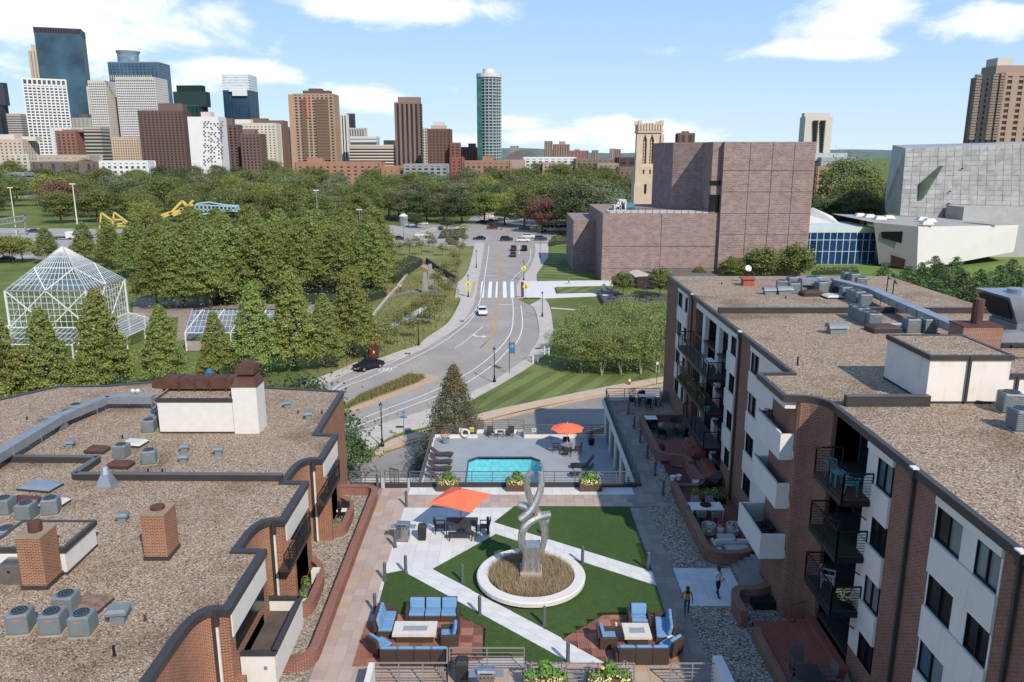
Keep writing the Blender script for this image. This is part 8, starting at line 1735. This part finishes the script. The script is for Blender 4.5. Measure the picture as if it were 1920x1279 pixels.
a = G(700,672,ZR); t = thing('utility_cabinet', 'dark red brown utility cabinet on the bank by the black car', 'cabinet', (a[0], a[1], ZR)); MB().box(-.95,.75,-.5,.5,0,1.9).build('cabinet', M('dark_red_cabinet','5c2a22',.5), t); MB().box(-.97,.77,-.52,.52,1.9,1.98).build('lid', M('dark_red_cabinet','5c2a22'), t); MB().box(.1,.3,-.52,-.5,.9,1.3).build('sticker', mWHITE, t); MB().box(-.7,-.5,-.52,-.5,.4,1.6).build('door_seam', mBLACK, t)
a = G(849,459,ZR); tag(MB().box(a[0]-1.6,a[0]+1.6,a[1]-.6,a[1]+.6,ZR,ZR+1.3).build('planter_box', M('dark_red_cabinet','5c2a22')), 'dark red box planter at the top of the bank near the junction', 'planter')
for x, yb, yt, l, m in ((149,452,345,'very tall white pole rising from the far left parkway',mWHT2),(598,450,357,'tall thin pole with floodlights above the tree block',mGALV),(676,450,393,'tall curved street light pole behind the tree block',mGALV),(31,440,352,'tall pale light pole at the far left',mWHT2),(1048,445,400,'thin signal mast at the far junction',mBLACK)):
    a = G(x, yb, ZR); h = V(x, yt, a[1])[1] - ZR; t = thing('light_pole', l, 'light pole', (a[0], a[1], ZR)); MB().cyl((0,0,0),(0,0,h),.28 if x == 149 else .16,.12,8).build('pole', m, t); MB().bar((-1.0,0,h),(1.0,0,h),.35,.3).build('lamp_head', mWHT2 if x != 1048 else mBLACK, t)
for x, y, h, w, l in ((797,549,4.6,.95,'pale grey tapering standing stone, nearer of the pair'),(807,534,4.9,1.0,'grey tapering standing stone, farther of the pair')):
    a = G(x, y, ZR); mb = MB(); mb.cbox(a[0], a[1], ZR, w*1.5, w, h*.55, .2, .82); mb.cbox(a[0], a[1], ZR+h*.55, w*1.23, w*.82, h*.45, .2, .62); tag(mb.build('standing_stone', M('weathered_granite','8d8983',.9,0,.2,1.5,.2,.3)), l, 'standing stone')
w_ = thing('garden_wall', 'dark sloping retaining wall above the ramp path', 'wall', (0,0,ZR), world=True); q = GZ([(800,494),(832,516),(856,530)]); MB().wall(q, .5, ZR, ZR + 1.6).build('stonework', M('dark_wall','574f49',.9), w_)
w_ = thing('garden_wall', 'thin pale wall climbing beside the clipped hedge', 'wall', (0,0,ZR), world=True); q = GZ([(701,592),(727,560),(741,545),(773,503)]); MB().wall(q, .4, ZR, ZR + .5).build('stonework', mCONC, w_)
def frm(label, pts, m, w=.5, Y=300, dz=3.0, nm='footbridge_truss'):
    t = thing(nm, label, 'footbridge', (V(*pts[0][0], Y)[0], Y, ZR), world=True); f = lambda p, d=0: (V(*p, Y)[0], Y + d, V(*p, Y)[1])
    for a, b in pts: MB().bar(f(a), f(b), w).build('truss_member', m, t)
    return t
mYB = M('yellow_bridge_paint', 'd8b548', .6); mBB = M('pale_blue_bridge_paint', '9cc0cc', .6)
frm('yellow open truss of the footbridge, left end', [((190,399),(186,442)),((214,398),(211,428)),((190,399),(208,412)),((214,398),(244,420)),((208,412),(232,412)),((232,412),(232,420)),((208,412),(208,424)),((220,420),(244,418)),((186,430),(196,440)),((183,432),(196,428)),((220,424),(244,424))], mYB)
t = frm('yellow rising deck of the footbridge between the trees', [((284,416),(318,402)),((284,412),(318,398)),((318,402),(342,377)),((342,377),(352,388)),((352,388),(362,376)),((318,402),(362,384)),((325,404),(358,392)),((338,390),(345,398))], mYB, .8)
fb = [((366,384),(448,388)),((364,392),(446,396)),((378,402),(448,392))] + [((366+k*7.5, 384+k*.4), (367+k*7.5, 398-k*.3)) for k in range(12)] + [((368,382),(392,379)),((392,379),(420,384)),((420,384),(448,386))]
frm('pale blue lattice truss of the footbridge right of the yellow part', fb, mBB, .45, 304)
t = thing('sign_gantry', 'grey lattice sign gantry cut by the left edge', 'gantry', (V(20,0,300)[0],300,ZR), world=True); f = lambda p: (V(*p,300)[0],300,V(*p,300)[1])
for a, b in (((-30,415),(49,404)),((-30,425),(49,414)),((48,403),(48,436))): MB().bar(f(a), f(b), .5).build('chord', mGALV, t)
for k in range(10): MB().bar(f((-28+k*7.7,414.5-k*1.1)), f((-24+k*7.7,424-k*1.1)), .2).build('lacing', mGALV, t)
t = thing('bus_shelter', 'round pale shelter beside the concrete ramp', 'shelter', (*G(757,424,ZR),ZR)); MB().cyl((0,0,0),(0,0,4.2),1.9,n=10).build('glass_wall', glass('shelter_glass','8a9898'), t); MB().cyl((0,0,4.2),(0,0,5.2),2.0,.6,10).build('roof', mWHT2, t)
t = thing('bus_shelter', 'white roofed kiosk at the parking road below the ramp', 'shelter', (*G(793,458,ZR),ZR)); MB().box(-2.6,2.6,-1,1,3.0,3.3).build('roof', mWHITE, t)
for x in (-.7,.7): MB().box(x-.12,x+.12,-.5,.5,0,3.0).build('leg', M('pale_blue_bridge_paint','9cc0cc'), t)
rl = railing('ramp_railing', 'dark railing climbing the concrete ramp', G(785,440,ZR), G(845,421,ZR), ZR, 2.2, 5, 4.0, mBLACK); tag(MB().wall([G(782,443,ZR), G(846,424,ZR)], 1.0, ZR, ZR+1.3).build('ramp_wall', mCONC), 'pale concrete ramp wall below the dark railing', 'wall')
for x, y, sx, sz, l in ((962,432,2.2,1.7,'white square notice board beyond the junction'),(917,428,3.0,1.6,'low white board beyond the junction, wider one')): a = G(x, y-20, ZR); s_ = V(x, 396 if x == 962 else 402, a[1])[1]; sign(l, a[0], a[1], s_, 'r', (sx*.8, sz*.9), mWHITE)
# café terrace and platform sculpture before the theatre
cf = thing('low_granite_wall', 'dark low walls around the sunken café terrace', 'wall', (*G(1180,565,ZR),ZR), world=True); MB().wall(GZ([(1123,552),(1133,572),(1168,573)]), .5, ZR, ZR+.9).build('stonework', M('dark_granite','4d4a4a',.6), cf)
struct('cafe_terrace_paving', MB().sheet(GZ([(1124,552),(1255,552),(1255,568),(1133,571)]), ZR+.05), M('dark_terrace','5c5450',.9))
a = G(1134,549,ZR); t = thing('bronze_sculpture', 'small blue green bronze figure on a grey round platform', 'sculpture', (a[0],a[1],ZR)); MB().lathe((0,0,0), [(3.2,0),(3.2,.25)], 16).build('platform', mGREYM, t); mb = MB(); mb.bar((-.9,0,.25),(-.2,0,1.9),.5).bar((-.2,0,1.9),(.5,0,.9),.4).bar((.5,0,.9),(1.6,0,.6),.3).bar((1.6,0,.6),(2.0,0,1.6),.25); mb.build('figure', M('verdigris','6a8c86',.6), t)
cu = umbrella('cafe_umbrella', 'x', (*G(1213,560,ZR),ZR), 1.8, 2.6, 6, .4, pole=mBLACK); cu['label'] = 'dark umbrella on the café terrace before the theatre'
for c in kids(cu):
    if c.name.startswith('canopy'): c.data.materials[0] = mBLACK
for k, (x, y, l) in enumerate(((1150,562,'dark café table left of the terrace trees'),(1185,563,'dark café table between the terrace trees'),(1205,566,'dark café table in front of the dark umbrella'),(1228,564,'dark café table nearest the right block'))): a = G(x,y,ZR); tt = table('cafe_table', l, mBLACK, 1.6, 1.0, .8); tt.location = (a[0],a[1],ZR+.05)
# ================================================================ vehicles
mTYRE = M('tyre','1c1c1c',.8); mCGL = glass('car_glass','15191c',.08); mHL = M('lamp_lens','c9ccd0',.2); mTL = M('tail_lens','7a1f1c',.3)
def carpaint(n, c): return M('car_paint_'+n, c, .25, .2, .03, 1, .6)
CARP = {}
def car(label, cat, px, py, rz, col, kind='s', z=ZR):
    a = G(px, py, z) if py is not None else px; key = (col, kind)
    if key in CARP: return dup(CARP[key], (a[0], a[1], z + .02), rz, label)
    m = carpaint(col, {'black':'1f2226','white':'e6e4e0','grey':'6d7175','dark':'2f3438','blue':'39485a','red':'6a2a26','silver':'b0b3b5'}[col])
    nm = {'s':'parked_car','v':'suv','p':'pickup_truck'}[kind] if kind in 'svp' else 'car'; nm = {'s':'car','v':'suv','p':'pickup_truck'}[kind]; t = thing(nm, label, cat, (a[0], a[1], z + .02), rz); CARP[key] = t; H = {'s':1.0,'v':1.25,'p':1.25}[kind]
    lo = [(-2.25,.35),(-2.3,.6),(-2.2,.85*H),(-1.0,.98*H),(1.5,.98*H),(2.25,.92*H),(2.3,.5),(2.2,.3)]
    def loft(prof, ws):
        mb = MB(); n = len(prof); mb.add([(x,-w,zz) for (x,zz), w in zip(prof, ws)] + [(x,w,zz) for (x,zz), w in zip(prof, ws)], [tuple(range(n)), tuple(range(n,2*n))[::-1]] + [((i+1)%n, i, n+i, n+(i+1)%n) for i in range(n)]); return mb
    loft(lo, [.82,.88,.84,.86,.86,.84,.88,.82]).build('body', m, t, bevel=.07)
    cb = {'s':[(-1.05,.95),(-.35,1.38),(.9,1.42),(1.85,.95)],'v':[(-1.15,1.18),(-.5,1.68),(1.75,1.7),(2.15,1.15)],'p':[(-1.15,1.18),(-.5,1.68),(.5,1.68),(.75,1.15)]}[kind]
    loft(cb, [.8,.64,.64,.78]).build('window_glass', mCGL, t); tp = [(cb[1][0]-.04,cb[1][1]-.02),(cb[1][0],cb[1][1]+.05),(cb[2][0],cb[2][1]+.05),(cb[2][0]+.08,cb[2][1]-.02)]; loft(tp, [.67]*4).build('roof', m, t)
    for s in (-1,1):
        MB().bar((cb[0][0]+.02,s*.8,cb[0][1]),(cb[1][0],s*.66,cb[1][1]),.06).bar((cb[3][0],s*.78,cb[3][1]),(cb[2][0],s*.66,cb[2][1]),.07).bar(((cb[1][0]+cb[2][0])/2,s*.66,cb[1][1]),((cb[1][0]+cb[2][0])/2,s*.82,cb[0][1]),.06).build('pillar', m, t)
        MB().box(-2.32,-2.2,s*.75-.14*(s>0)-.0,s*.75+.14*(s<0),.6,.74*H).build('headlight', mHL, t); MB().box(2.2,2.33,s*.75-.12*(s>0),s*.75+.12*(s<0),.62,.8*H).build('tail_light', mTL, t); MB().cbox(-.95,s*.95,.95*H,.16,.16,.12).build('wing_mirror', m, t)
        for x in (-1.4,1.4): w = MB().cyl((x,s*.7,.33),(x,s*.9,.33),.34,n=14).build('wheel', mTYRE, t); MB().cyl((x,s*.88,.33),(x,s*.915,.33),.2,n=10).build('rim', mGALV, w)
    MB().box(-2.31,-2.28,-.26,.26,.42,.52).build('number_plate', mWHITE, t); return t
car('white sedan driving towards the camera on the avenue bend', 'car', 904, 589, R(97), 'white'); car('shiny black sedan at the left kerb of the avenue', 'car', 691, 692, R(47), 'black')
for x, y, rz, c, k, l in ((729,453,0,'white','s','white car at the left on the parking road'),(745,450,0,'black','s','black car behind the white one on the parking road'),(848,453,0,'dark','v','dark suv right of the white roofed kiosk'),(899,450,0,'black','s','black car waiting at the left side of the junction'),(950,452,180,'dark','v','dark green suv crossing the middle of the junction'),(981,454,180,'white','v','white suv crossing in front at the junction'),(991,447,180,'white','v','white suv behind the other white one at the junction'),(1014,451,180,'blue','v','blue grey suv at the right of the junction'),(1058,446,180,'dark','v','dark suv near the theatre corner'),
 (963,470,-88,'red','v','dark red car queueing at the stop line, left lane'),(983,470,-88,'black','v','black car queueing at the stop line, right lane'),(962,481,-88,'blue','s','dark blue car last in the avenue queue'),(983,431,0,'grey','p','grey pickup truck beyond the junction'),(923,430,0,'red','p','dark red truck left of the grey pickup'),(866,430,0,'white','s','white car behind the golden grasses'),(902,419,20,'dark','s','parked car beyond the junction, first of the far row'),(919,417,20,'blue','s','parked car beyond the junction, second of the far row'),(937,415,20,'black','s','parked car beyond the junction, third of the far row'),(964,412,20,'dark','s','parked car beyond the junction, last of the far row'),
 (771,425,0,'white','v','white van on the concrete ramp road'),(793,422,0,'white','s','white car beyond the white van'),(62,436,0,'red','s','dark red car on the far left parkway'),(12,489,0,'black','s','black car at the far left lawn edge')): car(l, 'suv' if k == 'v' else 'pickup' if k == 'p' else 'car', x, y, R(rz), c, k)
a = G(1043,434,ZR); t = thing('city_bus', 'white city bus with a yellow front beyond the junction', 'bus', (a[0],a[1],ZR), 0); MB().box(-6.3,7,-1.3,1.3,.4,3.3).build('body', mWHITE, t, bevel=.15); MB().box(-7,-6.25,-1.28,1.28,.4,3.25).build('front', M('bus_yellow','d8c83c',.5), t, bevel=.1)
for k in range(7): MB().box(-5.9+k*1.75,-4.4+k*1.75,-1.34,-1.3,1.6,2.7).build('window', mCGL, t)
for x in (-4.4,4.2): MB().cyl((x,-1.36,.5),(x,-1.1,.5),.5,n=12).build('wheel', mTYRE, t)
a = G(126,449,ZR); t = thing('box_truck', 'small white cabbed flatbed truck on the far left parkway', 'truck', (a[0],a[1],ZR)); MB().box(0,2.6,-1,1,.5,2.8).build('cab', mWHITE, t, bevel=.1); MB().box(-4.6,0,-1,1,.6,1.0).build('flatbed', mBLACK, t)
for x in (-3.4,1.6): MB().cyl((x,-1.05,.45),(x,-.8,.45),.45,n=10).build('wheel', mTYRE, t)
# ================================================================ people
mSKIN = M('skin','a8785c',.6); mSKIN2 = M('dark_skin','5a3c2e',.6)
def person(label, loc, rz, shirt, pants, shoes, skin, hair, h=1.72, stride=.0, longhair=False, arms='down', barelegs=0):
    t = thing('person', label, 'person', loc, rz); s = h/1.75; me = bpy.data.meshes.new('body'); 
    k = stride
    J = {'pel':(0,0,.95),'w':(0,0,1.1),'ch':(0,.01,1.3),'nk':(0,.0,1.47),'h0':(0,-.01,1.55),'h1':(0,-.02,1.64),'h2':(0,-.015,1.73),
         'sl':(-.17,0,1.42),'sr':(.17,0,1.42),'hl':(-.09,0,.92),'hr':(.09,0,.92),'kl':(-.1,-.10*k-.02,.5),'kr':(.1,.06*k-.03,.5),'al':(-.1,-.24*k,.09),'ar':(.1,.26*k,.1),'tl':(-.11,-.24*k-.17,.035),'tr':(.11,.26*k-.15,.04)}
    if arms == 'down': J.update({'el':(-.25,.06*k+.02,1.14),'er':(.25,-.05*k+.02,1.14),'wl':(-.27,.16*k-.05,.9),'wr':(.27,-.16*k-.06,.92)})
    else: J.update({'el':(-.25,.02,1.15),'er':(.25,.02,1.15),'wl':(-.14,-.26,1.08),'wr':(.14,-.26,1.1)})
    rad = {'pel':(.14,.11),'w':(.13,.1),'ch':(.16,.11),'nk':(.055,.055),'h0':(.075,.08),'h1':(.088,.1),'h2':(.05,.06),'sl':(.065,.065),'sr':(.065,.065),'hl':(.09,.09),'hr':(.09,.09),'kl':(.06,.06),'kr':(.06,.06),'al':(.045,.045),'ar':(.045,.045),'tl':(.04,.03),'tr':(.04,.03),'el':(.045,.045),'er':(.045,.045),'wl':(.03,.03),'wr':(.03,.03)}
    E = [('pel','w'),('w','ch'),('ch','nk'),('nk','h0'),('h0','h1'),('h1','h2'),('ch','sl'),('ch','sr'),('sl','el'),('sr','er'),('el','wl'),('er','wr'),('pel','hl'),('pel','hr'),('hl','kl'),('hr','kr'),('kl','al'),('kr','ar'),('al','tl'),('ar','tr')]
    for sd in 'lr':                                     # palm, four fingers and a thumb on each wrist
        w = J['w'+sd]; e = J['e'+sd]; d = (Vector(w)-Vector(e)).normalized(); sx = -1 if sd == 'l' else 1; J['p'+sd] = tuple(Vector(w)+d*.07); rad['p'+sd] = (.028,.03); E.append(('w'+sd,'p'+sd))
        for q in range(4): f = Vector(J['p'+sd]) + Vector((0,-.03+.02*q,0)) + d*(.075 if q in (1,2) else .06); J[f'f{sd}{q}'] = tuple(f); rad[f'f{sd}{q}'] = (.009,.009); E.append(('p'+sd, f'f{sd}{q}'))
        f = Vector(w) + d*.05 + Vector((0,-.05,0)); J['th'+sd] = tuple(f); rad['th'+sd] = (.01,.01); E.append(('w'+sd,'th'+sd))
    ks = list(J); me.from_pydata([tuple(c*s for c in J[q]) for q in ks], [(ks.index(a), ks.index(b)) for a, b in E], [])
    o = bpy.data.objects.new('body', me); COL.objects.link(o); sk_ = o.modifiers.new('skin', 'SKIN'); sk_.use_smooth_shade = True; o.modifiers.new('sub', 'SUBSURF').levels = 1; o.modifiers['sub'].render_levels = 1
    if not me.skin_vertices: 
        bm = bmesh.new(); bm.from_mesh(me); bm.verts.layers.skin.verify(); bm.to_mesh(me); bm.free()
    for i, q in enumerate(ks): v = me.skin_vertices[0].data[i]; v.radius = tuple(r*s for r in rad[q]); v.use_root = (q == 'pel')
    dg = bpy.context.evaluated_depsgraph_get(); ev = bpy.data.meshes.new_from_object(o.evaluated_get(dg)); o.modifiers.clear(); o.data = ev
    ev.materials.clear()
    for m in (skin, shirt, pants, shoes): ev.materials.append(m)
    for p in ev.polygons:
        c = p.center / s; z = c.z; hand = (abs(c.x) > .2 or c.y < -.17) and (z < .93 if arms == 'down' else abs(c.y) > .2) and z > .75
        p.material_index = 0 if (z > 1.47 or hand) else 1 if (z > .98 or (abs(c.x) > .19 and z > .9)) else 2 if z > max(.1, barelegs) else (3 if z < .09 else 0); p.use_smooth = True
    o.parent = t
    hb = MB(); prof = [(.075,.0),(.1,.04),(.1,.1),(.07,.15),(.02,.17)]; hb.lathe((0,.02*s,1.585*s), [(r*s, z*s) for r, z in prof], 10)
    if longhair: hb.cbox(0,.09*s,1.36*s,.17*s,.07*s,.3*s,0,1.0)
    hb.build('hair', hair, t, smooth=True)
    f = MB(); f.cbox(0,-.115*s,1.625*s,.025*s,.03*s,.035*s); f.build('nose', skin, t); 
    for x in (-.035,.035): MB().cbox(x*s,-.105*s,1.655*s,.02*s,.012*s,.012*s).build('eye', mBLACK, t)
    MB().cbox(0,-.108*s,1.598*s,.04*s,.01*s,.008*s).build('mouth', M('lip','7a4038'), t)
    for x in (-.092,.092): MB().cbox(x*s,0,1.62*s,.015*s,.03*s,.05*s).build('ear', skin, t)
    return t
a = G(1345,1118); p1 = person('person in white shirt and dark trousers standing on the pale landing holding papers', (a[0],a[1],.0), R(35), mWHITE, M('navy_trousers','1f232e',.8), mBLACK, mSKIN2, M('black_hair','1a1715',.7), 1.68, .55, arms='fwd')
MB_ = tag(MB().cbox(a[0]+.1,a[1]-.22,1.02,.22,.16,.03,.5).build('paper', M('yellow_paper','c9b878')), 'small yellowish papers held by the person in white', 'papers')
a = G(1287,1154); person('person with long brown hair in a mustard top and blue jeans walking away', (a[0],a[1],.0), R(172), M('mustard_top','b3812f',.85), M('blue_jeans','2f5a70',.85), mSKIN, mSKIN, M('brown_hair','4a3226',.7), 1.6, .8, True, barelegs=.17)
a = G(1066,534,ZR); person('tiny distant person in grey walking on the pale museum paving', (a[0],a[1],ZR+.15), R(90), M('grey_top','8a8680'), M('black_trousers','22242a'), mBLACK, mSKIN, M('black_hair','1a1715'), 1.75, .9)
a = G(751,546,ZR); person('tiny person in a white shirt on the grey hillside path', (a[0],a[1],ZR+.02), R(60), mWHITE, M('olive_trousers','4a4a38'), mBLACK, mSKIN, M('black_hair','1a1715'), 1.75, .4)
a = G(744,549,ZR); person('tiny person in light clothes left of the white shirted one', (a[0],a[1],ZR+.02), R(80), M('pale_top','b8a890'), M('olive_trousers','4a4a38'), mBLACK, mSKIN, M('brown_hair','4a3226'), 1.6, .5)
